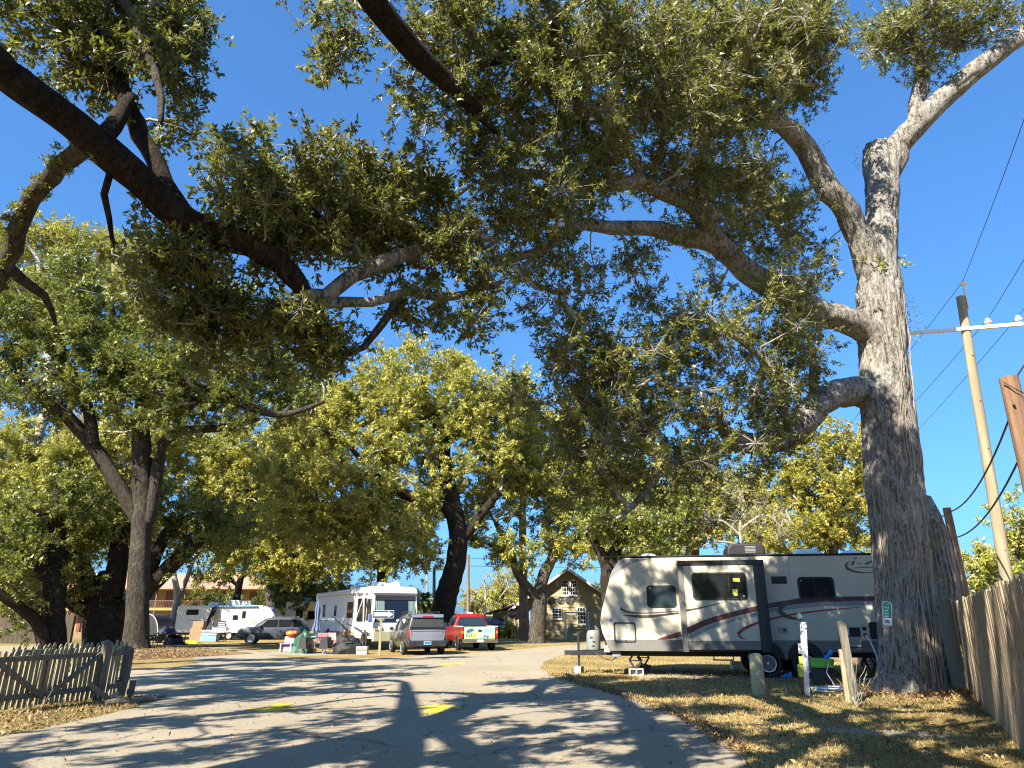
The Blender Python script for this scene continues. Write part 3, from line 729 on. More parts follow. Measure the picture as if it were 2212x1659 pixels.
far('oak_tree', 'dark oak with one low elbow branch behind the left end of the picket fence', [
    [(118, 1425, 37, 50), (116, 1330, 37, 46), (118, 1240, 37, 42), (122, 1140, 37, 34), (126, 1060, 37, 22)],
    [(98, 1405, 36.5, 28), (84, 1350, 36, 27), (40, 1310, 35, 24), (-20, 1270, 34, 16)],
    [(116, 1260, 37, 26), (60, 1200, 36, 20), (0, 1160, 35, 12)]],
    [(60, 1190, 80, 50, 36, 2), (130, 1080, 80, 60, 37, 2.2), (0, 1270, 50, 50, 34, 1.6), (10, 1130, 60, 60, 35, 2)], 109, bark_m='bark_dark', leaf_m='leaf_green', twig='bark_dark', leaf=(.22, .11), tintc=.38)
far('oak_tree', 'yellowing oak with a leaning dark trunk behind the red pickup', [
    [(950, 1425, 46, 56), (955, 1340, 46, 50), (974, 1250, 46, 47), (988, 1195, 46, 44), (985, 1120, 46, 38), (970, 1060, 46, 34), (962, 1000, 46, 28), (956, 940, 46, 26), (930, 890, 46, 20), (914, 830, 46, 13)],
    [(985, 1130, 46, 28), (950, 1085, 45, 26), (880, 1070, 44, 25), (800, 1030, 43, 24), (720, 1020, 43, 20), (660, 1060, 43, 10)],
    [(960, 960, 46, 18), (1010, 925, 46, 14), (1060, 900, 46, 8)], [(945, 905, 46, 16), (880, 870, 46, 13), (800, 850, 46, 8)],
    [(988, 1180, 46, 24), (1040, 1110, 46, 20), (1080, 1060, 46, 12)], [(800, 1030, 43, 14), (760, 970, 43, 10), (700, 930, 43, 6)]],
    [(880, 795, 95, 34, 46, 2.4), (780, 845, 95, 48, 45, 2.6), (900, 880, 110, 48, 46, 2.6), (1010, 840, 75, 42, 46, 2.4), (690, 920, 95, 60, 44, 2.6), (820, 945, 105, 50, 44, 2.6), (940, 970, 60, 40, 45, 2, .7), (700, 1020, 95, 40, 43, 2.4), (830, 1050, 80, 40, 43, 2.2),
     (1060, 890, 80, 50, 46, 2.6), (640, 1110, 90, 55, 44, 2.4), (770, 1120, 95, 50, 44, 2.4), (880, 1150, 75, 38, 44, 2), (1060, 985, 70, 50, 46, 2.2), (620, 990, 60, 60, 44, 2.2), (740, 1190, 70, 30, 45, 2), (1110, 870, 60, 40, 47, 2), (760, 1080, 90, 40, 45, 2.4), (860, 1000, 80, 40, 46, 2.2), (930, 1090, 60, 40, 45, 1.8), (650, 1040, 70, 50, 44, 2.2), (980, 1040, 50, 40, 47, 1.8, .8), (1020, 900, 70, 40, 46, 2.2), (840, 880, 80, 40, 45, 2.2), (730, 880, 70, 40, 45, 2.2), (640, 860, 60, 45, 45, 2.2), (960, 800, 60, 32, 47, 2.2), (1090, 830, 50, 30, 47, 2)], 111, bark_m='bark_dark', tintc=.56)
far('oak_tree', 'oak forking low in front of the yellow house', [
    [(1160, 1392, 50, 40), (1163, 1345, 50, 33), (1167, 1290, 50, 31), (1172, 1250, 50, 26), (1195, 1200, 50, 21), (1212, 1140, 50, 16), (1215, 1080, 50, 9)],
    [(1164, 1295, 50, 24), (1122, 1245, 49.5, 20), (1100, 1185, 49, 16), (1070, 1130, 49, 9)], [(1190, 1210, 50, 14), (1250, 1160, 50, 10), (1300, 1110, 50, 6)], [(1100, 1190, 49, 10), (1040, 1170, 48.5, 5)]],
    [(1110, 1175, 60, 32, 49, 2.2), (1235, 1170, 75, 42, 50, 2.4), (1060, 1080, 80, 50, 49, 2.6), (1180, 1080, 90, 55, 50, 2.6), (1285, 1095, 80, 50, 50, 2.6), (1330, 1170, 70, 40, 50, 2.4), (1170, 1000, 100, 48, 50, 2.6), (1270, 1010, 90, 50, 51, 2.6), (1170, 920, 80, 40, 51, 2.6), (1260, 930, 80, 40, 51, 2.6), (1040, 1150, 50, 26, 48.5, 2), (1110, 1040, 80, 50, 49, 2.4), (1230, 1040, 80, 50, 50, 2.4), (1330, 1020, 70, 50, 51, 2.4), (1390, 1160, 60, 40, 51, 2.4), (1120, 960, 70, 40, 50, 2.4), (1380, 1090, 70, 60, 51, 2.4)], 113,
    bark_m='bark_grey', tintc=.55)
far('oak_tree', 'oak with a dark trunk close behind the nose of the cream trailer', [
    [(1330, 1400, 33, 46), (1322, 1300, 33, 42), (1318, 1235, 33, 38), (1336, 1185, 33, 30), (1370, 1130, 33, 18)], [(1318, 1240, 33, 28), (1298, 1195, 33, 22), (1270, 1150, 33, 12)]],
    [(1350, 1125, 75, 42, 33, 1.7), (1440, 1140, 70, 40, 33.5, 1.7), (1280, 1140, 55, 36, 33, 1.5), (1430, 1090, 70, 40, 33.5, 1.6), (1380, 1185, 60, 20, 33, 1.3)], 115, bark_m='bark_dark', leaf_m='leaf_green', leaf=(.2, .1), node_r=.55, tintc=.45)
far('oak_tree', 'yellow-green oak rising behind the roof of the motorhome', [
    [(828, 1400, 57, 28), (826, 1300, 57, 25), (824, 1220, 57, 22), (820, 1150, 57, 12)], [(824, 1230, 57, 14), (760, 1180, 57, 7)], [(824, 1220, 57, 13), (880, 1180, 57, 7)]],
    [(700, 1190, 100, 42, 56, 3), (830, 1180, 85, 36, 57, 3), (610, 1200, 70, 40, 57, 3), (900, 1120, 70, 40, 57, 3), (760, 1130, 90, 50, 58, 3), (890, 1210, 60, 22, 56, 2.4), (650, 1140, 80, 45, 58, 3), (560, 1210, 70, 30, 57, 2.6), (780, 1210, 70, 24, 56, 2.4)], 117, bark_m='bark_dark', tintc=.52)
far('oak_tree', 'bright yellow oak behind the roof of the cream trailer', [
    [(1790, 1400, 46, 32), (1795, 1220, 46, 28), (1800, 1120, 46, 22), (1805, 1020, 46, 12)], [(1797, 1160, 46, 18), (1730, 1090, 46, 8)], [(1800, 1110, 46, 14), (1850, 1020, 46, 7)]],
    [(1785, 960, 65, 42, 46, 2.4), (1845, 1000, 40, 75, 46, 2.2), (1760, 1075, 95, 50, 46, 2.6), (1830, 1120, 65, 50, 46, 2.4), (1710, 1150, 90, 32, 46, 2.4), (1870, 1060, 40, 60, 46, 2), (1790, 1160, 80, 30, 46, 2.2), (1690, 1060, 55, 40, 47, 2.2), (1740, 1010, 50, 40, 46, 2), (1850, 1160, 60, 30, 46, 2)], 119, tintc=.68, leaf_m='leaf_yellow')
far('oak_tree', 'olive oak behind the front half of the cream trailer', [
    [(1500, 1400, 56, 26), (1500, 1220, 56, 22), (1505, 1120, 56, 12)], [(1502, 1180, 56, 12), (1560, 1120, 56, 6)]],
    [(1540, 1110, 110, 55, 55, 3), (1460, 1130, 80, 50, 55, 2.8), (1630, 1120, 80, 50, 55, 2.8), (1580, 1060, 90, 36, 55, 2.6), (1490, 1070, 70, 40, 55, 2.6), (1650, 1180, 90, 22, 55, 2.4)], 121, tintc=.45)
far('bare_tree', 'leafless grey tree with drooping twigs above the cream trailer roof', [
    [(1605, 1400, 34, 9), (1603, 1200, 34, 7), (1598, 1140, 34, 5), (1606, 1090, 34, 3)], [(1602, 1160, 34, 5), (1560, 1125, 34, 4), (1510, 1130, 34, 2)], [(1603, 1140, 34, 5), (1650, 1112, 34, 4), (1690, 1140, 34, 2)], [(1603, 1180, 34, 5), (1550, 1170, 33.5, 4), (1490, 1190, 33.5, 2)]],
    [(1560, 1110, 80, 40, 34, 1.2), (1510, 1150, 60, 32, 34, 1), (1650, 1110, 60, 40, 34, 1.2), (1600, 1060, 60, 34, 34, 1), (1680, 1150, 40, 25, 34, 1)], 123, bark_m='bark_twig', twig='bark_twig', group=None, node_r=.34, clumps=7, dens=1.0, bare=True, r0=.0075, wild=.8)
far('oak_tree', 'yellow-green tree behind the fence at the far right edge', [
    [(2190, 1420, 38, 22), (2190, 1250, 38, 18), (2200, 1150, 38, 10)], [(2190, 1260, 38, 10), (2120, 1210, 38, 5)]],
    [(2110, 1215, 45, 45, 38, 1.8), (2195, 1130, 40, 70, 38, 1.8), (2170, 1240, 60, 40, 38, 2), (2095, 1260, 40, 25, 38, 1.6), (2240, 1200, 40, 80, 38, 2)], 125, tintc=.55)
far('oak_tree', 'dense green tree right of the motel roof behind the grey car', [
    [(640, 1400, 66, 22), (642, 1300, 66, 20), (640, 1240, 66, 10)], [(642, 1300, 66, 10), (700, 1260, 66, 5)]],
    [(640, 1245, 50, 36, 64, 3), (700, 1270, 45, 32, 64, 2.6), (600, 1270, 30, 24, 64, 2), (660, 1300, 50, 18, 63, 2)], 127, leaf_m='leaf_green', tintc=.3)
far('oak_tree', 'small olive tree behind the roof of the white trailer', [
    [(512, 1400, 68, 20), (510, 1310, 68, 18), (518, 1260, 68, 14), (535, 1215, 68, 8)], [(516, 1265, 68, 10), (470, 1235, 68, 5)], [(520, 1250, 68, 9), (570, 1210, 68, 4)]],
    [(530, 1205, 60, 24, 68, 2.4), (460, 1240, 50, 20, 67, 2), (470, 1285, 45, 18, 66, 2), (580, 1200, 50, 24, 68, 2.4)], 129, tintc=.55)
far('bare_tree', 'forked white-barked tree behind the left end of the white trailer', [
    [(370, 1405, 64, 17), (374, 1340, 64, 15), (384, 1290, 64, 14), (376, 1240, 64, 11), (374, 1190, 64, 8)], [(386, 1290, 64, 12), (404, 1250, 64, 10), (424, 1200, 64, 8), (470, 1170, 64, 4)]], [], 131, bark_m='bark_white', group=None)
far('pine_tree', 'straight pinkish pine trunk beside the yellow house', [
    [(1133, 1388, 56, 26), (1131, 1300, 56, 19), (1130, 1200, 56, 17), (1128, 1080, 56, 15), (1126, 960, 56, 10)]],
    [(1128, 960, 60, 40, 56, 2.4), (1130, 1030, 50, 30, 56, 2)], 133, bark_m='bark_pine', leaf_m='leaf_green', group=None, tintc=.5)
far('bare_tree', 'bare crepe tree with pale crooked branches behind the red pickup', [
    [(1045, 1395, 66, 7), (1046, 1320, 66, 6), (1049, 1285, 66, 4), (1046, 1250, 66, 2)], [(1046, 1330, 66, 4), (1070, 1305, 66, 3), (1095, 1270, 66, 2)], [(1042, 1352, 66, 5), (1075, 1338, 65, 4), (1092, 1312, 65, 3), (1125, 1300, 65, 1.5)], [(1046, 1325, 66, 3), (1028, 1280, 66, 2)]],
    [(1050, 1265, 28, 22, 66, 1), (1090, 1270, 34, 22, 66, 1), (1020, 1280, 18, 18, 66, .8)], 135, bark_m='bark_white', twig='bark_white', group=None, node_r=.45, clumps=7, dens=1.0, bare=True, r0=.009, wild=.8)
far('oak_tree', 'olive bush-like tree left of the yellow house gable', [
    [(1085, 1395, 76, 12), (1085, 1300, 76, 9), (1088, 1260, 76, 5)]], [(1090, 1275, 32, 34, 76, 2.4), (1110, 1310, 26, 26, 74, 2)], 137, tintc=.5)
far('oak_tree', 'pale green tree above the pickup far down the road', [
    [(1020, 1395, 90, 8), (1020, 1300, 90, 6)]], [(1030, 1300, 34, 24, 90, 2.6), (1065, 1290, 26, 24, 90, 2.4)], 139, tintc=.6)

# ------------------------------------------------------------------ ground materials
def ground_mat(name, stops, sc1, sc2, patches, bstr, fine, fade=None):
    m, nt, b = _new(name)
    n1 = _noise(nt, sc1, 6, .65); n2 = _noise(nt, sc2, 8, .75)
    r1 = _ramp(nt, n1.outputs['Fac'], stops)
    r2 = _ramp(nt, n2.outputs['Fac'], [(.35, (.42, .40, .38)), (.68, (1.25, 1.22, 1.15))])
    out = _mix(nt, 1.0, r1.outputs[0], r2.outputs[0], 'MULTIPLY')
    for (sc, lo, hi, colr, amt) in patches:
        n = _noise(nt, sc, 7, .7)
        rr = _ramp(nt, n.outputs['Fac'], [(lo, (0, 0, 0)), (hi, (amt, amt, amt))])
        out = _mix(nt, rr.outputs[0], out, colr)
    nt.links.new(out, b.inputs['Base Color'])
    b.inputs['Roughness'].default_value = .95; b.inputs['Specular IOR Level'].default_value = .2
    nb = _noise(nt, fine, 8, .8)
    _bump(nt, b, nb.outputs['Fac'], bstr, .03)
    return m
M['grass'] = ground_mat('grass', [(.3, (.19, .13, .052)), (.5, (.32, .235, .095)), (.7, (.44, .34, .15))], .45, 9, [(.22, .50, .66, (.10, .095, .036), .7), (2.2, .56, .70, (.14, .08, .045), .75), (.6, .60, .70, (.18, .135, .09), .8)], .9, 38)
M['asphalt'] = ground_mat('asphalt', [(.3, (.31, .268, .20)), (.7, (.385, .34, .262))], .35, 46, [(.5, .54, .72, (.23, .20, .155), .6), (1.7, .60, .70, (.18, .155, .12), .6), (.12, .5, .6, (.27, .235, .185), .6)], .5, 120)
def add_cracks(m):
    nt = m.node_tree; b = nt.nodes['Principled BSDF']; src = b.inputs['Base Color'].links[0].from_socket
    tc = nt.nodes.new('ShaderNodeTexCoord'); n = _noise(nt, 1.3, 4, .6)
    vv = nt.nodes.new('ShaderNodeVectorMath'); vv.operation = 'MULTIPLY_ADD'; nt.links.new(n.outputs['Color'], vv.inputs[0]); vv.inputs[1].default_value = (.7, .7, 0); nt.links.new(tc.outputs['Object'], vv.inputs[2])
    vo = nt.nodes.new('ShaderNodeTexVoronoi'); vo.feature = 'DISTANCE_TO_EDGE'; vo.inputs['Scale'].default_value = .33; nt.links.new(vv.outputs[0], vo.inputs['Vector'])
    r = _ramp(nt, vo.outputs['Distance'], [(0.0, (1, 1, 1)), (.011, (0, 0, 0))]); k = _noise(nt, .25, 3, .5); kr = _ramp(nt, k.outputs['Fac'], [(.42, (0, 0, 0)), (.52, (.8, .8, .8))])
    f = _mix(nt, 1.0, r.outputs[0], kr.outputs[0], 'MULTIPLY')
    out = _mix(nt, f, src, (.07, .06, .05)); nt.links.new(out, b.inputs['Base Color'])
add_cracks(M['asphalt'])
M['concrete'] = ground_mat('concrete', [(.3, (.27, .25, .21)), (.7, (.37, .345, .30))], .8, 30, [(1.2, .58, .72, (.18, .16, .125), .5)], .3, 70)
M['soil'] = ground_mat('soil', [(.3, (.13, .09, .05)), (.7, (.27, .19, .10))], 1.2, 14, [(1.0, .5, .62, (.36, .25, .12), .7)], .9, 40)
M['road_paint'] = plain('road_paint', (.60, .42, .015), .85, var=.2, scale=6, dirt=.75)

# ------------------------------------------------------------------ ground and road
def flat_poly(name, pts, z, mat, rag=0.0, step=.35, seed=1, kind='structure', parent=None):
    rng = random.Random(seed)
    out = []
    n = len(pts)
    for i in range(n):
        a = Vector(pts[i]); b = Vector(pts[(i + 1) % n])
        k = max(1, min(60, int((b - a).length / step)))
        for j in range(k):
            p = a.lerp(b, j / k)
            q = rag * min(1.0, 8.0 / max(1, p.y)) if p.y < 60 else 0
            out.append((p.x + rng.gauss(0, rag), p.y + rng.gauss(0, rag), z))
    bm = bmesh.new()
    vs = [bm.verts.new(p) for p in out]
    es = [bm.edges.new((vs[i], vs[(i + 1) % len(vs)])) for i in range(len(vs))]
    bmesh.ops.triangle_fill(bm, edges=es, use_beauty=True)
    for f in bm.faces:
        if f.normal.z < 0: f.normal_flip()
    me = bpy.data.meshes.new(name); bm.to_mesh(me); bm.free()
    o = mesh_obj(name, me, mat, parent)
    if kind: tag(o, kind=kind)
    return o
def g2(px, py, z=0.0):          # photo pixel (2500 wide) on the ground
    return tuple(G(px * .8848, py * .8848, z))
gr = MB()
gr.add([(-900, -300, 0), (900, -300, 0), (900, 2500, 0), (-900, 2500, 0)], [(0, 1, 2, 3)])
tag(gr.build('ground', M['grass']), kind='structure')
road_pts = [g2(*p)[:2] for p in [(1842, 1900), (1800, 1838), (1740, 1793), (1660, 1752), (1560, 1713), (1480, 1689), (1400, 1667), (1345, 1648), (1322, 1632), (1328, 1616), (1368, 1601), (1430, 1591), (1480, 1585)]]
road_pts += [(18, 33.5), (60, 34), (60, 40.5), (18, 40), g2(1480, 1571)[:2], g2(1351, 1577)[:2], g2(1203, 1592)[:2], g2(1083, 1598)[:2], g2(1000, 1604)[:2], g2(920, 1607)[:2], g2(820, 1608)[:2], g2(700, 1605)[:2], g2(655, 1600)[:2], g2(620, 1588)[:2], g2(520, 1580)[:2], g2(380, 1579)[:2]]
road_pts += [(-30, 44), (-60, 44), (-60, 38), (-26, 36.5), g2(470, 1606)[:2], g2(484, 1620)[:2], g2(400, 1632)[:2], g2(280, 1640)[:2], (-20, 21.5), (-40, 22), (-40, 17.5), (-14, 16.4), g2(300, 1703)[:2], g2(412, 1700)[:2], g2(330, 1728)[:2], g2(160, 1768)[:2], g2(0, 1800)[:2], g2(-300, 1900)[:2], (-8, 3), (-12, -12), (14, -12), (4.4, 3)]
flat_poly('road', [(*p, 0) for p in road_pts], .006, M['asphalt'], .035, .3, 3)
flat_poly('trailer_pad', [(*p, 0) for p in [(3.6, 22.9), (3.5, 20.4), (11.5, 19.1), (12.0, 21.6)]], .005, M['concrete'], .02, .5, 4)
flat_poly('footpath', [(*g2(*p)[:2], 0) for p in [(2010, 1778), (2060, 1776), (2180, 1783), (2330, 1793), (2345, 1800), (2180, 1798), (2030, 1791)]], .005, M['concrete'], .03, .3, 5)
flat_poly('campsite_pad', [(-12.6, 33.6, 0), (-8.6, 32.8, 0), (-7.4, 35.5, 0), (-12, 37, 0)], .005, M['concrete'], .05, .5, 6)
# the crossing street beyond the house
flat_poly('street', [(-120, 92, 0), (120, 92, 0), (120, 100, 0), (-120, 100, 0)], .006, M['asphalt'], 0, 50, 7)
# leafy mound round the straight oak
mo = MB(); nn = 28
cx, cy = P(330, 1415, 34).x, 33.6
rngm = random.Random(8)
rr_ = [(1 + .18 * math.sin(2 * math.pi * k / nn * 3 + 1) + rngm.gauss(0, .05)) for k in range(nn)]
vv_ = [(cx, cy, .26)]
ff_ = []
for j, (rad, h) in enumerate(((.35, .24), (.65, .14), (.85, .05), (1.0, -.02))):
    for k in range(nn):
        a = 2 * math.pi * k / nn
        vv_.append((cx + 3.6 * rad * rr_[k] * math.cos(a), cy + 4.6 * rad * rr_[k] * math.sin(a), h + rngm.gauss(0, .015) * (j < 3)))
for k in range(nn):
    ff_.append((0, 1 + k, 1 + (k + 1) % nn))
    for j in range(3):
        a = 1 + j * nn + k; b = 1 + j * nn + (k + 1) % nn
        ff_.append((a, a + nn, b + nn, b))
tag(mo.add(vv_, ff_).build('leaf_mound', M['soil'], smooth=True), kind='structure')

# painted arrows on the road
def arrow(label, c, ang, L, W):
    b = MB()
    pts = [(-L * .5, -W * .16), (L * .02, -W * .16), (L * .02, -W * .5), (L * .5, 0), (L * .02, W * .5), (L * .02, W * .16), (-L * .5, W * .16)]
    ca, sa = math.cos(ang), math.sin(ang)
    rg = random.Random(int(c[0] * 100)); q = []
    for i in range(len(pts)):
        a = pts[i]; d = pts[(i + 1) % len(pts)]
        for j in range(6):
            x = a[0] + (d[0] - a[0]) * j / 6 + rg.gauss(0, .012); y = a[1] + (d[1] - a[1]) * j / 6 + rg.gauss(0, .012)
            q.append((x * ca - y * sa, x * sa + y * ca, 0))
    b.add(q, [tuple(range(len(q)))])
    o = b.build('road_arrow', M['road_paint']); o.location = (c[0], c[1], .0105)
    return tag(o, label, 'road marking', 'yellow arrows painted on the road')
arrow('yellow painted arrow on the road nearest the picket fence', g2(668, 1730), R(-88), 1.3, .95)
arrow('yellow painted arrow in the middle of the road nearest the viewer', g2(1066, 1730), R(88), 1.3, 1.0)
arrow('yellow painted arrow on the sunlit road below the pickup', g2(1105, 1621), R(64), 1.6, 1.0)
arrow('yellow painted arrow on the road right of the leafy mound, nearer one', g2(648, 1612), R(140), 1.5, .8)
arrow('faint yellow painted arrow beside the leafy mound, farther one', g2(492, 1599), R(150), 1.5, .9)

# ------------------------------------------------------------------ dry grass and fallen leaves (uncountable)
def inside(poly, x, y):
    c = np.zeros(len(x), bool); n = len(poly); j = n - 1
    for i in range(n):
        xi, yi = poly[i]; xj, yj = poly[j]
        with np.errstate(divide='ignore', invalid='ignore'):
            t = ((yi > y) != (yj > y)) & (x < (xj - xi) * (y - yi) / (yj - yi + 1e-12) + xi)
        c ^= t; j = i
    return c
def scatter(n, box, rng, keep):
    x = rng.uniform(box[0], box[1], n); y = rng.uniform(box[2], box[3], n)
    k = keep(x, y)
    return x[k], y[k]
rg = np.random.default_rng(77)
def grass_blades(name, x, y, h, w, rng):
    n = len(x); a = rng.uniform(0, 6.28, n); ln = h * rng.uniform(.4, 1.3, n); ww = w * rng.uniform(.6, 1.2, n)
    tilt = rng.uniform(.1, 1.1, n); b = rng.uniform(0, 6.28, n)
    base = np.stack([x, y, np.zeros(n)], 1)
    s = np.stack([np.cos(a), np.sin(a), np.zeros(n)], 1) * ww[:, None] * .5
    tip = base + np.stack([np.cos(b) * np.sin(tilt), np.sin(b) * np.sin(tilt), np.cos(tilt)], 1) * ln[:, None]
    V = np.stack([base - s, base + s, tip], 1).reshape(-1, 3)
    F = np.arange(n * 3).reshape(n, 3)
    # patches of greener and drier turf
    t = .5 + .28 * np.sin(x * .9 + 1.3 * np.sin(y * .7)) * np.cos(y * .8) + rng.normal(0, .2, n)
    return np_mesh(name, V, F, False, np.clip(t, 0, 1))
M['blade'] = leafy('blade', [(0, (.09, .10, .026)), (.35, (.24, .185, .07)), (.7, (.41, .315, .125)), (1, (.55, .45, .22))], .25, .8, (.45, .36, .1))
off_road = lambda x, y: ~inside(road_pts, x, y)
d_ = lambda x, y, r=rg: r.uniform(0, 1, len(x)) < np.clip(9.0 / np.maximum(y, 1), .12, 1)
x, y = scatter(170000, (1.0, 13, 6.5, 34), rg, lambda x, y: off_road(x, y) & d_(x, y))
x2, y2 = scatter(50000, (-13, -4, 8, 19), rg, lambda x, y: off_road(x, y))
x3, y3 = scatter(60000, (-14, 14, 33, 62), rg, lambda x, y: off_road(x, y) & (rg.uniform(0, 1, len(x)) < .35))
me = grass_blades('dry_grass', np.concatenate([x, x2, x3]), np.concatenate([y, y2, y3]), .055, .016, rg)
tag(mesh_obj('dry_grass', me, M['blade']), 'short dry yellow grass beside the road', 'grass', kind='stuff')
def litter(name, label, x, y, z0, L, rng, tint=.5):
    n = len(x)
    C = np.stack([x, y, np.full(n, z0) if np.isscalar(z0) else z0], 1)
    D = np.stack([rng.normal(0, 1, n), rng.normal(0, 1, n), rng.normal(.1, .25, n)], 1); D = _norm(D)
    me = leaf_mesh(name, C, D, 1, L, L * .45, rng, spread=.02, droop=0, jitter=.004, base_tint=np.clip(rng.normal(tint, .3, n), 0, 1), upb=2.2)
    return tag(mesh_obj(name, me, M['leaf_dry']), label, 'leaves', kind='stuff')
xl, yl = scatter(26000, (1.5, 11.5, 6.5, 24), rg, lambda x, y: off_road(x, y) & (rg.uniform(0, 1, len(x)) < np.clip(.35 + .5 * np.sin(x * 1.7 + y) * np.sin(y * 1.1), .08, 1)))
litter('fallen_leaves', 'brown fallen oak leaves on the grass under the trailer side', xl, yl, .02, .075, rg)
xl, yl = scatter(14000, (-13, -4.5, 8.5, 17.5), rg, lambda x, y: off_road(x, y))
litter('fallen_leaves', 'brown fallen leaves along the foot of the picket fence', xl, yl, .02, .075, rg)
xl, yl = scatter(5000, (-8, 5, 5, 24), rg, lambda x, y: ~off_road(x, y) & (rg.uniform(0, 1, len(x)) < .22))
litter('fallen_leaves', 'scattered dry leaves lying on the open road', xl, yl, .014, .06, rg, .45)
a_ = rg.uniform(0, 6.28, 9000); r_ = np.sqrt(rg.uniform(.02, 1.1, 9000))
litter('fallen_leaves', 'thick dry leaves covering the mound under the straight oak', cx + 3.5 * r_ * np.cos(a_), cy + 4.5 * r_ * np.sin(a_), .27 * np.clip(1 - r_, 0, 1) + .02 + .03 * (r_ < .9), .10, rg, .4)
xl = rg.normal(8.75, 1.1, 2600); yl = rg.normal(15.9, .9, 2600)
litter('fallen_leaves', 'dry leaves piled round the foot of the huge oak', xl, yl, .02 + .1 * np.exp(-((xl - 8.75) ** 2 + (yl - 16.2) ** 2) / 1.2), .085, rg, .45)
# leaves gathered along the road's right edge
E_ = np.array([g2(*p)[:2] for p in [(1800, 1838), (1740, 1793), (1660, 1752), (1560, 1713), (1480, 1689), (1400, 1667), (1345, 1648)]])
t_ = rg.uniform(0, len(E_) - 1.001, 2600); i_ = t_.astype(int); f_ = (t_ - i_)[:, None]
pe = E_[i_] * (1 - f_) + E_[i_ + 1] * f_ + rg.normal(0, .12, (2600, 2)) + np.array([.08, .0])
litter('fallen_leaves', 'line of dry leaves along the curved edge of the road', pe[:, 0], pe[:, 1], .02, .07, rg, .45)
# ------------------------------------------------------------------ more materials
M['fence_wood'] = plain('fence_wood', (0.3192, 0.247, 0.1634), .9, var=.35, scale=2.5, bump=.5, bscale=30, stretch=(9, 9, .6), spec=.2)
M['picket_wood'] = plain('picket_wood', (.30, .262, .165), .9, var=.4, scale=3, bump=.5, bscale=28, stretch=(8, 8, .7), spec=.2)
M['old_wood'] = plain('old_wood', (0.168, 0.1531, 0.1186), .95, var=.4, scale=3, bump=.6, bscale=26, stretch=(6, 6, .7), spec=.15)
M['dark_wood'] = plain('dark_wood', (.075, .06, .045), .95, var=.4, scale=2, bump=.4, bscale=24, stretch=(6, 6, .7), spec=.15)
M['pole_wood'] = plain('pole_wood', (0.2508, 0.209, 0.133), .85, var=.3, scale=1.2, bump=.5, bscale=30, stretch=(5, 5, .25), spec=.2)
M['pole_brown'] = plain('pole_brown', (0.2052, 0.1178, 0.0722), .9, var=.5, scale=2.2, bump=.7, bscale=30, stretch=(5, 5, .25), spec=.2, dirt=.4)
M['white_paint'] = plain('white_paint', (0.6864, 0.6864, 0.6688), .5, var=.06, scale=4, dirt=.25)
M['cream'] = plain('cream', (0.4821, 0.4404, 0.3431), .35, var=.03, scale=1.2, coat=.2, dirt=.16)
M['rv_white'] = plain('rv_white', (0.704, 0.704, 0.6952), .35, var=.03, scale=1.5, coat=.3, dirt=.12)
M['skirt_grey'] = plain('skirt_grey', (0.1495, 0.1403, 0.1265), .45, var=.08, scale=3, dirt=.2)
M['cap_grey'] = plain('cap_grey', (0.1824, 0.1862, 0.1824), .4, var=.05, scale=3)
M['charcoal'] = plain('charcoal', (.022, .022, .024), .45, var=.2, scale=4)
M['black'] = plain('black', (.010, .010, .011), .6, var=.3, scale=5)
M['rubber'] = plain('rubber', (.018, .018, .018), .8, var=.3, scale=9, dirt=.2)
M['alloy'] = plain('alloy', (.68, .68, .66), .4, metal=.35, var=.06, scale=6)
M['chrome'] = plain('chrome', (.7, .7, .7), .18, metal=1.0, var=.05)
M['steel'] = plain('steel', (.36, .36, .36), .5, metal=.6, var=.2, scale=5)
M['glass'] = glassy('glass')
M['glass_blue'] = glassy('glass_blue', (.02, .035, .045))
M['windshield'] = glassy('windshield', (.010, .018, .035), .12)
M['windshield'].node_tree.nodes['Principled BSDF'].inputs['Specular IOR Level'].default_value = .12
M['burgundy'] = plain('burgundy', (.085, .026, .026), .4, var=.08)
M['red'] = plain('red', (.25, .025, .03), .4, var=.06)
M['stripe_grey'] = plain('stripe_grey', (0.228, 0.228, 0.228), .4, var=.06)
M['stripe_dark'] = plain('stripe_dark', (.06, .05, .04), .4, var=.1)
M['green_sign'] = plain('green_sign', (.01, .19, .11), .5, var=.06)
M['white_flat'] = plain('white_flat', (0.7216, 0.7216, 0.704), .6, var=.03)
M['block'] = plain('block', (0.3648, 0.3496, 0.3116), .95, var=.15, scale=8, bump=.4, bscale=60)
M['post_green'] = plain('post_green', (0.3268, 0.3192, 0.1976), .8, var=.16, scale=4, dirt=.35)
M['hose_green'] = plain('hose_green', (0.1496, 0.44, 0.044), .45, var=.1)
M['hose_white'] = plain('hose_white', (0.5808, 0.5896, 0.6336), .45, var=.1)
M['blue'] = plain('blue', (.02, .16, .55), .5, var=.1)
M['blue_pale'] = plain('blue_pale', (0.152, 0.3192, 0.4712), .6, var=.1)
M['plug_green'] = plain('plug_green', (0.3696, 0.44, 0.0704), .6, var=.15)
M['teal'] = plain('teal', (.05, .13, .15), .5, var=.1)
M['wire'] = plain('wire', (.03, .03, .032), .6, var=.1)
M['rust'] = plain('rust', (.16, .075, .045), .9, var=.3, scale=7)
M['silver'] = plain('silver', (0.1764, 0.1974, 0.2436), .3, metal=.35, var=.03, coat=.8)
M['olive_paint'] = plain('olive_paint', (0.0532, 0.0532, 0.04522), .35, metal=.3, var=.06, coat=.7)
M['jeep_grey'] = plain('jeep_grey', (0.0968, 0.1091, 0.1373), .32, metal=.4, var=.05, coat=.8)
M['red_paint'] = plain('red_paint', (0.2394, 0.00684, 0.00684), .3, var=.05, coat=.9)
M['plum'] = plain('plum', (0.2128, 0.00912, 0.0646), .3, metal=.2, var=.05, coat=.9)
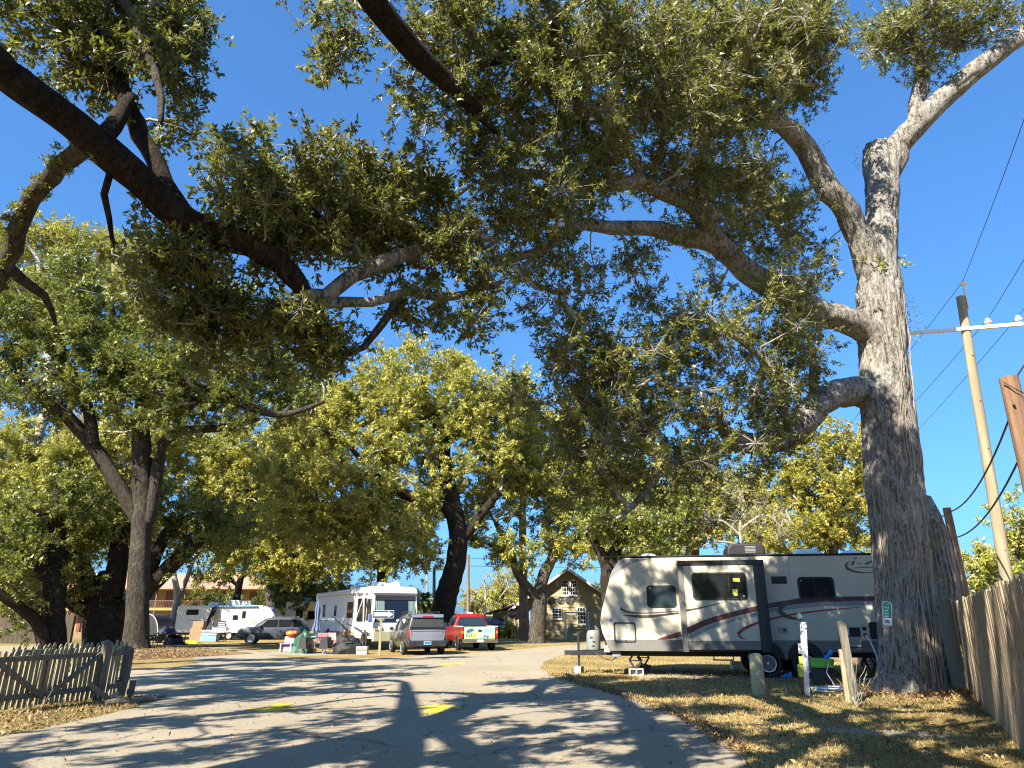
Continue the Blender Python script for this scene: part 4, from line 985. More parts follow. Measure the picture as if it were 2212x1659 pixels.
M['lamp_red'] = plain('lamp_red', (.35, .012, .012), .15, var=.05, coat=.8)
M['lamp_amber'] = plain('lamp_amber', (.75, .22, .02), .2, var=.05, coat=.8)
M['lamp_clear'] = plain('lamp_clear', (.7, .72, .72), .1, var=.05, coat=.8)
M['tarp_green'] = plain('tarp_green', (0.01277, 0.07296, 0.0383), .5, var=.25, scale=5, bump=.6, bscale=9)
M['tarp_black'] = plain('tarp_black', (0.011, 0.01155, 0.01265), .6, var=.4, scale=5, bump=.7, bscale=9, spec=.25)
M['orange'] = plain('orange', (0.646, 0.152, 0.0076), .5, var=.1)
M['pink'] = plain('pink', (0.57, 0.2736, 0.2736), .8, var=.12)
M['periwinkle'] = plain('periwinkle', (0.0969, 0.1311, 0.2394), .85, var=.15, bump=.4, bscale=8)
M['purple'] = plain('purple', (.22, .14, .55), .7, var=.1)
M['card'] = plain('card', (0.2508, 0.1672, 0.0988), .9, var=.15)
M['navy'] = plain('navy', (.018, .022, .05), .7, var=.2)
M['yellow'] = plain('yellow', (0.608, 0.38, 0.0152), .7, var=.12)
M['curtain'] = plain('curtain', (0.133, 0.209, 0.1976), .9, var=.15, stretch=(18, 18, .5), scale=2)
M['interior'] = plain('interior', (.05, .10, .12), .9, var=.5, scale=2)

# ------------------------------------------------------------------ board fence on the right
def board_fence(label, pts, h, mat, bw, name='board_fence', gap=.008, z0=.03, rails=True, post_every=2.4, top=None, back=1, jit=.02, seed=3):
    rng = random.Random(seed)
    o = pts[0]
    root = thing(name, label, 'fence', (o[0], o[1], 0))
    bm_ = MB(); bm_.box(-bw / 2 + gap / 2, bw / 2 - gap / 2, -.011, .011, 0, 1.0)
    me = bm_.mesh('board', mat, .004, 1)
    rl = MB(); po = MB()
    for a, b in zip(pts[:-1], pts[1:]):
        a = Vector((a[0] - o[0], a[1] - o[1], 0)); b = Vector((b[0] - o[0], b[1] - o[1], 0))
        d = b - a; L = d.length; d.normalize(); ang = math.atan2(d.y, d.x); nrm = Vector((-d.y, d.x, 0)) * back
        n = int(L / bw)
        for i in range(n):
            p = a + d * (i + .5) * bw
            hh = h + rng.gauss(0, jit)
            q = inst('board', me, root, (p.x, p.y, z0 - rng.uniform(0, .02)), (rng.gauss(0, .004), rng.gauss(0, .004), ang + rng.gauss(0, .02)), (1, 1, hh))
        if rails:
            for z in (.25, h * .52, h - .22):
                rl = MB(); rl.bar(a + nrm * .045 + Vector((0, 0, z)), b + nrm * .045 + Vector((0, 0, z)), .04, .09)
                rl.build('rail', mat, root)
            k = max(1, int(L / post_every))
            for i in range(k + 1):
                p = a.lerp(b, i / k) + nrm * .12
                po = MB(); po.box(p.x - .045, p.x + .045, p.y - .045, p.y + .045, -.1, h - .1); po.build('post', mat, root)
    return root
board_fence('tall tan board fence receding along the right edge', [(4.35, 6.0), (9.95, 16.45)], 1.85, M['fence_wood'], .145, back=-1)
board_fence('shaded board fence running away behind the huge oak', [(10.0, 16.6), (11.2, 20.5), (12.6, 30)], 1.95, M['fence_wood'], .145, back=-1, seed=9)
board_fence('dark board fence in front of the motel on the left', [(-46, 49.5), (-29.5, 49.5)], 1.85, M['dark_wood'], .30, name='board_fence', seed=5, jit=.05, post_every=3)

# ------------------------------------------------------------------ picket fence and open gate on the left
pk = MB()
pk.prism([(-.038, 0), (.038, 0), (.038, .93), (.030, .965), (.014, .99), (0, 1.0), (-.014, .99), (-.030, .965), (-.038, .93)], -.011, .011)
picket_me = pk.mesh('picket', M['picket_wood'], .003, 1)
def picket_run(label, a, b, h, name, z0=.06, pitch=.115, rail_side=-1, seed=1, braces=(), posts=(), rails=(.2, .86), sag=0.0):
    rng = random.Random(seed)
    a = Vector((a[0], a[1], 0)); b = Vector((b[0], b[1], 0)); d = b - a; L = d.length; d.normalize(); ang = math.atan2(d.y, d.x)
    root = thing(name, label, 'fence' if 'fence' in name else 'gate', a, ang)
    n = int(L / pitch)
    for i in range(n):
        x = (i + .5) * pitch + rng.gauss(0, .006)
        z = z0 + rng.gauss(0, .012) + sag * x / L
        inst('picket', picket_me, root, (x, 0, z), (0, rng.gauss(0, .012), rng.gauss(0, .03)), (rng.uniform(.9, 1.05), 1, h + rng.gauss(0, .015)))
    for z in rails:
        r = MB(); r.box(0, L, rail_side * .05 - .018, rail_side * .05 + .018, z0 + h * z - .045 + sag * .5, z0 + h * z + .045 + sag * .5); r.build('rail', M['old_wood'], root, .004, 1)
    for (x0, z0b, x1, z1b) in braces:
        r = MB(); r.bar((x0, rail_side * .09, z0b), (x1, rail_side * .09, z1b), .03, .095, up=(0, 0, 1)); r.build('brace', M['old_wood'], root, .004, 1)
    for (x, hp) in posts:
        r = MB(); r.box(x - .055, x + .055, rail_side * .12 - .055, rail_side * .12 + .055, -.1, hp)
        r.add([(x - .075, rail_side * .12 - .075, hp), (x + .075, rail_side * .12 - .075, hp), (x + .075, rail_side * .12 + .075, hp), (x - .075, rail_side * .12 + .075, hp), (x, rail_side * .12, hp + .06)], [(0, 1, 4), (1, 2, 4), (2, 3, 4), (3, 0, 4), (3, 2, 1, 0)])
        r.build('post', M['old_wood'], root)
    return root
pa, pb = G(-60 * .8848, 1752 * .8848), G(228 * .8848, 1712 * .8848)
LL = (pb - pa).length
picket_run('grey picket gate with diagonal braces and a hanging chain in front of the fence', pa, pb, .93, 'picket_gate', braces=((.05, .86, LL * .45, .22), (LL * .50, .20, LL - .12, .86)), posts=((LL - .05, 1.07),), seed=4)
pc, pd = G(-60 * .8848, 1738 * .8848) + Vector((0, .55, 0)), G(262 * .8848, 1702 * .8848) + Vector((0, .5, 0))
picket_run('weathered picket fence standing just behind the braced gate', pc, pd, 1.0, 'picket_fence', seed=6, posts=(((pd - pc).length - .04, .9),))
pe_ = picket_run('short shaded picket panel ending at the road edge', pb + Vector((.12, .12, 0)), G(262 * .8848, 1706 * .8848) + Vector((.12, .12, 0)), .93, 'picket_fence', seed=8)
# chain on the gate
ch = thing('gate_chain', 'rusty chain hanging on the braced picket gate', 'chain', pa + (pb - pa) * .53 + Vector((0, -.14, 0)))
for k in range(16):
    c = MB(); ca = []
    for i in range(11):
        a = 2 * math.pi * i / 10
        ca.append((.012 * math.cos(a) * (k % 2), .012 * math.cos(a) * (1 - k % 2), .84 - k * .032 + .021 * math.sin(a)))
    c.tube(ca, .004, 5, False).build('chain_link', M['rust'], ch)
tb = MB(); tb.bar(g2(216, 1668, .40), g2(268, 1710, .08), .035, .09)
tag(tb.build('loose_plank', M['old_wood'], None, .005, 1), 'loose plank leaning against the end of the picket fence', 'plank')
tb = MB(); q0 = Vector(g2(256, 1718, .05)); q1 = Vector(g2(380, 1706, .05)); tb.tube([q0, q0.lerp(q1, .2) + Vector((0, .02, .012)), q0.lerp(q1, .45) + Vector((0, -.02, -.01)), q0.lerp(q1, .7) + Vector((0, .02, 0)), q1], [.06, .075, .06, .07, .045], 9)
tag(tb.build('landscape_timber', M['old_wood']), 'rotting timber lying on the road edge by the picket fence', 'timber')
tb = MB(); q0 = Vector(g2(272, 1712)); tb.tube([q0 + Vector((-.05, .75, -.05)), q0 + Vector((-.04, .75, .15)), q0 + Vector((-.03, .75, .32))], [.085, .08, .075], 9)
tag(tb.build('wood_stub', M['old_wood']), 'short round wooden stub at the end of the picket fence', 'post')
st = MB(); st.tube([g2(88, 1752), tuple(Vector(g2(88, 1752)) + Vector((.06, .06, .22))), tuple(Vector(g2(88, 1752)) + Vector((.13, .1, .42)))], [.008, .007, .005], 6)
tag(st.build('stake', M['old_wood']), 'thin pale stake poking up before the picket gate', 'stake')

# ------------------------------------------------------------------ utility poles and wires on the right
def pole(label, base, top, r0, r1, mat, group=None, name='utility_pole'):
    o = thing(name, label, 'pole', base, 0, group)
    b = Vector(base); t = Vector(top) - b
    m = MB(); pts = [t * (i / 8) for i in range(9)]; pts[0] = pts[0] - Vector((0, 0, .3))
    m.tube(pts, [r0 + (r1 - r0) * i / 8 for i in range(9)], 14).build('shaft', mat, o, smooth=True)
    return o, t
def insulator(parent, p, s=1.0):
    m = MB(); m.lathe([(.02 * s, 0), (.02 * s, .06 * s), (.075 * s, .07 * s), (.085 * s, .10 * s), (.05 * s, .13 * s), (.045 * s, .17 * s), (.02 * s, .19 * s)], 12, tuple(p))
    return m.build('insulator', M['white_flat'], parent, smooth=True)
base1 = (13.55, 20.0, 0); top1 = tuple(P(2345 * .8848, 725 * .8848, 20.0))
up1, t1 = pole('tall tan utility pole with a white crossarm beside the fence', base1, top1, .165, .125, M['pole_wood'])
ca0 = P(2222 * .8848, 814 * .8848, 20.4) - Vector(base1); ca1 = P(2560 * .8848, 786 * .8848, 19.2) - Vector(base1)
m = MB(); m.bar(ca0, ca1, .1, .11); m.build('crossarm', M['white_paint'], up1, .005, 1)
m = MB(); m.bar(t1 + Vector((.12, -.08, -.45)), t1 + Vector((.12, -.08, .28)), .05, .05); m.build('pin', M['white_paint'], up1)
insulator(up1, t1 + Vector((.12, -.08, .28)), 1.4)
INS = []
for f in (.585, .80):
    p = ca0.lerp(ca1, f) + Vector((0, 0, .05)); insulator(up1, p, 1.3); INS.append(p + Vector(base1) + Vector((0, 0, .2)))
INS.insert(0, t1 + Vector((.12, -.08, .5)) + Vector(base1))
for i in range(5):
    m = MB(); m.bar(t1 * (.3 + .13 * i) + Vector((-.02, -.17, 0)), t1 * (.3 + .13 * i) + Vector((-.02, -.14, 0)), .03, .03); m.build('bolt', M['steel'], up1)
base2 = (9.75, 13.0, 0); up2, t2 = pole('dark brown cut-off pole with black cable canister at the right edge', base2, tuple(P(2462 * .8848, 922 * .8848, 13.0)), .19, .165, M['pole_brown'])
m = MB(); m.lathe([(.02, -.16), (.09, -.15), (.10, 0), (.09, .13), (.02, .15)], 12, tuple(t2 * .80 + Vector((.03, -.24, 0)))); m.build('cable_canister', M['black'], up2, smooth=True)
m = MB(); m.tube([t2 * .98 + Vector((-.2, -.1, 0)), t2 * .95 + Vector((-.1, -.23, 0)), t2 * .94 + Vector((.1, -.22, -.05)), t2 * .9 + Vector((.24, -.05, 0))], .012, 6); m.build('cable_wrap', M['wire'], up2)
base3 = tuple(P(2348 * .8848, 1440 * .8848, 25.0)); base3 = (base3[0] + .1, 25.0, 0)
up3, t3 = pole('short reddish pole leaning behind the fence', base3, tuple(P(2311 * .8848, 1240 * .8848, 25.0)), .16, .13, M['pole_brown'])
def wire(label, pts, r, sag=0.0, n=14, group='overhead wires'):
    q = []
    for a, b in zip(pts[:-1], pts[1:]):
        a = Vector(a); b = Vector(b)
        for i in range(n + (b == Vector(pts[-1]))):
            t = i / n
            q.append(a.lerp(b, t) - Vector((0, 0, sag * 4 * t * (1 - t))))
    m = MB(); m.tube(q, r, 5)
    return tag(m.build('overhead_wire', M['wire']), label, 'wire', group)
w0 = INS[0]; wire('overhead wire rising from the pole-top insulator past the oak limb', [(7.2, 3.0, 12.8), w0, (20, 46, 11.2)], .009, .25)
wire('overhead wire on the inner crossarm insulator', [(8.9, 3.0, 12.2), INS[1], (21.6, 46, 10.3)], .009, .25)
wire('overhead wire on the outer crossarm insulator', [(10.2, 3.0, 12.0), INS[2], (23.2, 46, 10.0)], .009, .25)
wire('thick black cable sagging from the cut-off pole to the short pole, upper one', [Vector(base2) + t2 * .9 + Vector((-.15, -.2, 0)), Vector(base3) + t3 * .97, (22, 48, 4.6)], .022, .45)
wire('thick black cable sagging from the canister to the short pole, lower one', [Vector(base2) + t2 * .80 + Vector((-.05, -.3, 0)), Vector(base3) + t3 * .80 + Vector((-.1, 0, 0)), (22.5, 48, 3.6)], .022, .5)
wire('level wire crossing low behind the two right poles', [(16, 30, 3.15), (28, 30, 3.2)], .018, .03)
m = MB(); m.tube([Vector(base2) + t2 * 1.0 + Vector((.1, -.1, 0)), Vector(base2) + t2 + Vector((.18, -.3, .2)), Vector(base2) + t2 + Vector((.5, -.6, .45)), Vector(base2) + t2 + Vector((1.6, -1.6, .9))], .018, 6)
tag(m.build('overhead_wire', M['wire']), 'black cable curving off the top of the cut-off pole', 'wire', 'overhead wires')
# far poles and wires
for (lab, px, y, vt, r, mt) in (('slim pole with a pink tint beyond the red pickup', 1143, 70, 1355, .17, 'pole_brown'), ('mossy pole in front of the leaning oak trunk', 1060, 54, 1385, .14, 'pole_wood'), ('thin distant pole right of the motorhome roof', 1043, 95, 1400, .16, 'pole_wood')):
    b = P(px * .8848, 1545 * .8848, y); pole(lab, (b.x, y, 0), tuple(P(px * .8848, vt * .8848, y)), r, r * .8, M[mt], 'distant poles')
for i, (h, lab) in enumerate(((8.7, 'highest distant wire over the yellow house'), (7.6, 'middle distant wire over the yellow house'), (6.9, 'lowest distant wire over the yellow house'))):
    wire(lab, [(-60, 72 + i, h), (-4, 70 + i, h - .3), (40, 72 + i, h + .1)], .03, .25, group='distant wires')

# ------------------------------------------------------------------ vines and broken trunk beside the huge oak
oakR = [o for o in bpy.data.objects if o.get('label', '').startswith('huge ivied oak')][0]
o0 = np.array(oakR.location)
tp, tr = limb_pts(oakR_limbs[0]); tp, tr = catmull(tp, tr, .3)
rv = np.random.default_rng(91)
for k in range(40):
    a = rv.uniform(-2.9, .3); i0 = rv.integers(1, 4); i1 = rv.integers(18, len(tp) - 9)
    if k % 3 == 0: i1 = rv.integers(10, 20)
    pts = []; w_ = rv.uniform(0, 6.28); da = rv.normal(0, .012)
    for i in range(i0, i1):
        aa = a + da * i + .10 * math.sin(i * .5 + w_)
        rr = tr[i] * (1.06 + .28 * math.exp(-max(tp[i, 2] - tp[0, 2], 0) / .35)) + .015
        pts.append(tp[i] + np.array([math.cos(aa), math.sin(aa), 0]) * rr - o0 + rv.normal(0, .012, 3))
    r_ = rv.uniform(.008, .019)
    m = MB(); m.tube(pts, [r_ * (1 - .6 * j / len(pts)) for j in range(len(pts))], 5); m.build('vine', M['vine'], oakR)
# little ferns and sprouts growing on limbs
def sprout(parent, org, pts, L, n, mat, seed, m_=10, sp=.16, jit=.09):
    rng = np.random.default_rng(seed)
    C = np.array([np.array(p) for p in pts for _ in range(n)]) + rng.normal(0, jit, (len(pts) * n, 3))
    D = _norm(rng.normal(0, .6, C.shape) + UP)
    me = leaf_mesh('sprout_leaves', C - org, D, m_, L, L * .4, rng, spread=sp, jitter=jit * .5, base_tint=np.clip(rng.normal(.6, .25, len(C)), 0, 1))
    tag(mesh_obj('sprout_leaves', me, mat, parent), kind='stuff')
sprout(oakR, o0, [P(1905, 575, 16.0), P(1898, 560, 16.0), P(1946, 565, 16.2)], .11, 5, M['leaf_yellow'], 1)
sprout(oakR, o0, [P(1962, 690, 16.5), P(1968, 670, 16.5), P(1975, 700, 16.5), P(1960, 655, 16.6)], .07, 4, M['leaf_near'], 2, 12, .4)
sprout(oakR, o0, [P(1860, 330, 16.3), P(1848, 345, 16.3), P(1878, 322, 16.3), P(1772, 320, 15.4), P(1775, 340, 15.4), P(1825, 445, 16)], .06, 3, M['leaf_near'], 3, 9, .35)
oakL = [o for o in bpy.data.objects if o.get('label', '').startswith('oak leaning in from the left')][0]
lp, lr = limb_pts(oakL_limbs[0]); lp, lr = catmull(lp, lr, .12)
k_ = [i for i in range(len(lp)) if lp[i, 1] > 6.3]
sprout(oakL, np.array(oakL.location), [lp[i] + np.array([.02, -.05, lr[i] * .95]) for i in k_ for _ in (0, 1, 2)], .05, 5, M['leaf_near'], 4, 9, .03, .035)
lp, lr = limb_pts(oakL_limbs[4]); lp, lr = catmull(lp, lr, .12)
sprout(oakL, np.array(oakL.location), [lp[i] + np.array([rv.normal(0, .6) * lr[i], rv.normal(0, .6) * lr[i], rv.normal(0, .8) * lr[i]]) for i in range(len(lp)) for _ in (0, 1, 2)], .055, 6, M['leaf_near'], 6, 9, .03, .03)
brk = [(2278 * .8848, 1660 * .8848, 18.2, 58), (2305 * .8848, 1560 * .8848, 18.2, 54), (2312 * .8848, 1440 * .8848, 18.2, 52), (2296 * .8848, 1340 * .8848, 18.2, 48), (2272 * .8848, 1260 * .8848, 18.2, 42), (2255 * .8848, 1215 * .8848, 18.2, 30)]
bt_ = tree('broken_trunk', 'broken ivied trunk leaning behind the huge oak', [brk], [], 201, M['bark_pale'], None, flare=.1, sides=18)
bt_['category'] = 'tree stump'
sprout(bt_, np.array(bt_.location), [P(2290 * .8848, 1400 * .8848, 17.8), P(2285 * .8848, 1450 * .8848, 17.8), P(2270 * .8848, 1330 * .8848, 17.8), P(2300 * .8848, 1480 * .8848, 17.8)], .1, 4, M['leaf_green'], 8, 8, .3)
tp2, tr2 = limb_pts(brk); tp2, tr2 = catmull(tp2, tr2, .25)
for k in range(12):
    a = rv.uniform(-2.9, 0); pts = [tp2[i] + np.array([math.cos(a + .1 * math.sin(i)), math.sin(a), 0]) * (tr2[i] * 1.08 + .02) - np.array(bt_.location) for i in range(len(tp2) - 2)]
    m = MB(); m.tube(pts, .012, 5); m.build('vine', M['vine'], bt_)
# address plate nailed to the oak
ap = P(2166 * .8848, 1498 * .8848, 15.72)
sg = thing('address_sign', 'narrow green and white number plate nailed to the huge oak', 'sign', ap, R(-6))
sg.rotation_euler = (0, R(8), R(-8)); sg.scale = (.88, 1, .88)
m = MB(); m.prism(rrect(-.105, .105, -.28, .28, .03), -.004, .004); m.build('plate', M['white_flat'], sg)
m = MB(); m.prism(rrect(-.088, .088, -.10, .262, .02), -.0075, -.0042); m.build('green_panel', M['green_sign'], sg)
gl = random.Random(6)
for k in range(5):          # five rows of worn, unreadable characters
    for j in range(3 if k < 2 else 2):
        m = MB(); x0 = -.06 + j * .042 + (k >= 2) * .018; z0 = .215 - k * .073
        for q in range(3):
            u = x0 + gl.uniform(0, .012); w = z0 + gl.uniform(-.02, .012)
            m.bar((u, -.0085, w), (u + gl.uniform(-.012, .026), -.0085, w + gl.uniform(.0, .03)), .012, .002, up=(0, 1, 0))
        m.build('lettering', M['white_flat'], sg)
m = MB(); m.box(-.05, .05, -.0065, -.0042, -.22, -.15); m.build('mark', M['stripe_grey'], sg)

# ------------------------------------------------------------------ hook-up things on the grass by the trailer
bp_ = g2(1854, 1696)
bo = thing('bollard', 'pale green concrete bollard with a rounded top before the trailer wheel', 'bollard', bp_)
m = MB(); m.lathe([(.145, -.1), (.142, .3), (.138, .72), (.125, .775), (.085, .81), (.02, .82)], 24); m.build('shaft', M['post_green'], bo, smooth=True)
m = MB(); m.lathe([(.01, -.146), (.01, -.140)], 8, (0.02, 0, .22), 'y'); m.build('hole', M['black'], bo)
hp = g2(1966, 1698)
pd_ = thing('hookup_post', 'white metal hook-up post with a number plate and green plugs', 'post', hp)
m = MB()
m.box(-.085, .05, -.04, .04, -.05, .05); m = MB()
lean = .12
def ln(z): return lean * z / 1.5
m.add([(x + ln(z), y, z) for z in (-.05, 1.45) for (x, y) in ((-.02, -.05), (.085, -.05), (.085, .05), (-.02, .05))], [(3, 2, 1, 0), (4, 5, 6, 7), (0, 1, 5, 4), (1, 2, 6, 5), (2, 3, 7, 6), (3, 0, 4, 7)])
m.build('channel', M['white_paint'], pd_, .006, 1)
m = MB(); m.bar((-.05, 0, -.05), (-.05 + ln(.75), 0, .75), .05, .06); m.build('rusty_stake', M['rust'], pd_)
m = MB(); m.prism(rrect(-.045, .052, .82, 1.03, .012), -.058, -.052); m.build('number_plate', M['white_flat'], pd_)
text('lettering', '4', .13, M['navy'], pd_, (.003, -.0595, .935), extrude=.0008)
m = MB(); m.box(-.085, .012, -.05, .04, .36, .60); m.build('plug', M['plug_green'], pd_, .012); m = MB(); m.box(-.035, .03, -.045, .035, .61, .76); m.build('plug', M['plug_green'], pd_, .012)
m = MB(); m.tube([(-.08, 0, .36), (-.10, -.02, .22), (-.08, -.03, .12), (-.03, -.03, .02), (.1, .05, .012)], .011, 6); m.build('cord', M['wire'], pd_)
m = MB(); m.tube([(-.02 + ln(1.45), 0, 1.43), (-.03 + ln(1.45), 0, 1.50)], [.025, .02], 8); m.build('stem', M['wire'], pd_)
m = MB(); m.lathe([(.012, 0), (.06, .015), (.062, .02), (.02, .03)], 12, (-.03 + ln(1.45), 0, 1.5)); m.build('cap', M['teal'], pd_)
m = MB(); m.prism(rrect(-.08 + ln(1.4), .04 + ln(1.4), 1.54, 1.64, .045), -.004, .004); m.build('tag', M['teal'], pd_)
m = MB(); m.bar((-.02 + ln(1.45), 0, 1.52), (-.02 + ln(1.45), 0, 1.57), .012, .012); m.build('tag_stem', M['wire'], pd_)
m = MB(); m.lathe([(.012, -.054), (.012, -.050)], 8, (.03 + ln(1.2), 0, 1.25), 'y'); m.build('hole', M['navy'], pd_)
wp = Vector(g2(2088, 1716))
wo = thing('wooden_post', 'leaning weathered wooden post before the cream trailer', 'post', wp)
m = MB(); m.bar((0, 0, -.05), (-.02, .05, 1.47), .13, .1, up=(0, 1, 0)); m.build('post', M['old_wood'], wo, .006, 1)
m = MB(); m.bar((-.12, .04, -.05), (-.09, .1, .95), .07, .06, up=(0, 1, 0)); m.build('side_plank', M['picket_wood'], wo, .004, 1)
# bare shrub
sh = np.random.default_rng(17)
br = thing('bare_shrub', 'small leafless shrub growing at the foot of the wooden post', 'shrub', Vector(g2(2092, 1728)))
for k in range(16):
    a = sh.uniform(0, 6.28); l = sh.uniform(.3, 1.0); e = sh.uniform(.15, .7); p = np.zeros(3); pts = [p.copy()]
    for i in range(6):
        p = p + np.array([math.cos(a) * e, math.sin(a) * e * .6, 1]) * l / 6 + sh.normal(0, .02, 3); pts.append(p.copy())
    m = MB(); m.tube(pts, [.008 * (1 - .7 * i / 6) for i in range(7)], 5); m.build('stem', M['bark_twig'], br)
# hoses
def coil(c, R0, turns, r, mat, name, label, cat, rise=.022, tilt=0.0, seed=0, wob=.03):
    rng = random.Random(seed); pts = []
    for i in range(int(turns * 20)):
        a = 2 * math.pi * i / 20; q = R0 * (1 + wob * math.sin(i * .37 + seed) + rng.gauss(0, .01))
        pts.append((q * math.cos(a), q * math.sin(a) * .8, r + rise * i / 20 + tilt * q * math.cos(a)))
    m = MB(); m.tube(pts, r, 7); o = m.build(name, mat, None, smooth=True); o.location = c
    return tag(o, label, cat)
bk = Vector(g2(2014, 1672))
bs = thing('hose_basket', 'dark round basket under the green hose', 'basket', (bk.x, bk.y, 0))
m = MB(); m.lathe([(.24, 0), (.27, .02), (.29, .36), (.27, .37), (.25, .36), (.23, .04)], 20); m.build('tub', M['charcoal'], bs, smooth=True)
coil((bk.x, bk.y, .37), .26, 7.4, .022, M['hose_green'], 'garden_hose', 'bright green garden hose coiled on the dark basket', 'hose', .026, seed=2, wob=.05)
hc = Vector(g2(2028, 1690))
coil((hc.x, hc.y, 0), .30, 4.3, .016, M['hose_white'], 'water_hose', 'white water hose looped on the ground by the wooden post', 'hose', .02, seed=5, wob=.12)
m = MB(); m.tube([(bk.x + .05, bk.y - .27, .5), (bk.x - .05, bk.y - .30, .3), (bk.x + .02, bk.y - .4, .1), (hc.x + .1, hc.y - .1, .03), (hc.x + .45, hc.y - .15, .02)], .014, 7)
tag(m.build('hose_lead', M['hose_white'], smooth=True), 'white hose running from the basket down to the loops', 'hose')
m = MB(); m.bar((bk.x + .05, bk.y + .1, .46), (bk.x + .33, bk.y + .1, .78), .09, .09); tag(m.build('rolled_mat', M['blue'], None, .02), 'blue rolled bundle sticking up behind the green hose', 'bundle')
m = MB(); m.box(bk.x - .12, bk.x + .34, bk.y + .25, bk.y + .5, .48, .53); m.box(bk.x - .1, bk.x - .06, bk.y + .27, bk.y + .48, 0, .48); m.box(bk.x + .26, bk.x + .30, bk.y + .27, bk.y + .48, 0, .48); tag(m.build('step_stool', M['blue_pale'], None, .008), 'pale blue step stool behind the green hose', 'stool')
m = MB(); q = Vector(g2(1975, 1684)); m.tube([q + Vector((-.15, 0, .03)), q + Vector((.5, .1, .03))], .03, 8); tag(m.build('drain_pipe', M['hose_white'], smooth=True), 'short pale drain pipe lying by the hook-up post', 'pipe')
# ------------------------------------------------------------------ wheels
_wc = {}
def wheel_meshes(r, w, n, rimf, rim_mat):
    key = (r, w, n, rimf, rim_mat)
    if key not in _wc:
        ri = r * rimf
        t = MB(); t.lathe([(ri, -w * .46), (r * .90, -w * .5), (r * .97, -w * .42), (r, -w * .28), (r, w * .28), (r * .97, w * .42), (r * .90, w * .5), (ri, w * .46), (ri, -w * .46)], 32, axis='y')
        d = MB(); d.lathe([(ri * .98, -w * .12), (.01, -w * .10)], 24, axis='y')
        g = MB(); g.lathe([(ri * 1.02, -w * .46), (ri * 1.04, -w * .52), (ri * .93, -w * .50), (ri * .88, -w * .30), (ri * .90, -w * .14), (ri * 1.0, -w * .14)], 32, axis='y')
        sp = MB()
        sp.add([(-.17 * ri, -w * .34, .16 * ri), (.17 * ri, -w * .34, .16 * ri), (.15 * ri, -w * .47, .92 * ri), (-.15 * ri, -w * .47, .92 * ri), (-.17 * ri, -w * .2, .16 * ri), (.17 * ri, -w * .2, .16 * ri), (.15 * ri, -w * .3, .92 * ri), (-.15 * ri, -w * .3, .92 * ri)],
               [(0, 1, 2, 3), (7, 6, 5, 4), (0, 4, 5, 1), (1, 5, 6, 2), (2, 6, 7, 3), (3, 7, 4, 0)])
        h = MB(); h.lathe([(ri * .27, -w * .2), (ri * .26, -w * .40), (ri * .18, -w * .46), (.005, -w * .47)], 18, axis='y')
        _wc[key] = (t.mesh('tyre', M['rubber'], smooth=True), d.mesh('backplate', M['black']), g.mesh('rim', M[rim_mat], smooth=True), sp.mesh('spoke', M[rim_mat], .006, 1), h.mesh('hub', M[rim_mat], smooth=True))
    return _wc[key]
def wheel(parent, x, y, z, r, w, n=6, side=-1, rimf=.64, rim='alloy', rot=0.0, detail=True):
    t, d, g, sp, h = wheel_meshes(r, w, n, rimf, rim)
    o = inst('wheel', t, parent, (x, y, z), (0, 0, 0 if side < 0 else math.pi))
    inst('backplate', d, o); inst('rim', g, o); inst('hub', h, o)
    if detail:
        for k in range(n):
            inst('spoke', sp, o, rot=(0, 2 * math.pi * k / n + rot, 0))
    return o

def window(parent, x0, x1, z0, z1, y, r=.06, frame=.035, split=None, glass='glass', fmat='black', name='window', proud=.018, out=-1):
    """rounded window set on a wall facing -y (out=-1)"""
    o = rrect(x0, x1, z0, z1, r); i = rrect(x0 + frame, x1 - frame, z0 + frame, z1 - frame, max(.01, r - frame * .6))
    f = ring(o, i, y + out * proud, y + .002 * out).build(name, M[fmat], parent)
    g = MB(); g.prism(rrect(x0 + frame - .004, x1 - frame + .004, z0 + frame - .004, z1 - frame + .004, max(.01, r - frame * .6)), y + out * .010, y + out * .003); g.build('pane', M[glass], f)
    if split is not None:
        s = MB(); xs = x0 + (x1 - x0) * split; s.box(xs - .014, xs + .014, min(y + out * .016, y + out * .0105), max(y + out * .016, y + out * .0105), z0 + frame, z1 - frame); s.build('mullion', M[fmat], f)
    return f
def band(parent, name, mat, top, bot, y, thick=.003):
    """decal between two polylines given left to right"""
    pts = list(top) + list(reversed(bot))
    m = MB(); m.prism(pts, y - thick, y); return m.build(name, M[mat], parent)
def swoosh(parent, name, mat, pts, y, n=6, thick=.003):
    """tapered stripe along (x, z, width) points"""
    p = np.array([(a, b) for a, b, _ in pts], float); w = np.array([c for _, _, c in pts], float)
    q, r = catmull(np.column_stack([p[:, 0], np.zeros(len(p)), p[:, 1]]), w, .12)
    d = np.gradient(q, axis=0); d = _norm(d); nn = np.column_stack([-d[:, 2], np.zeros(len(d)), d[:, 0]])
    a = q + nn * r[:, None] / 2; b = q - nn * r[:, None] / 2
    v = []; f = []
    for i in range(len(q)):
        v += [(a[i, 0], y - thick, a[i, 2]), (b[i, 0], y - thick, b[i, 2])]
    for i in range(len(q) - 1):
        f.append((2 * i, 2 * i + 1, 2 * i + 3, 2 * i + 2))
    m = MB(); m.add(v, f); return m.build(name, M[mat], parent)

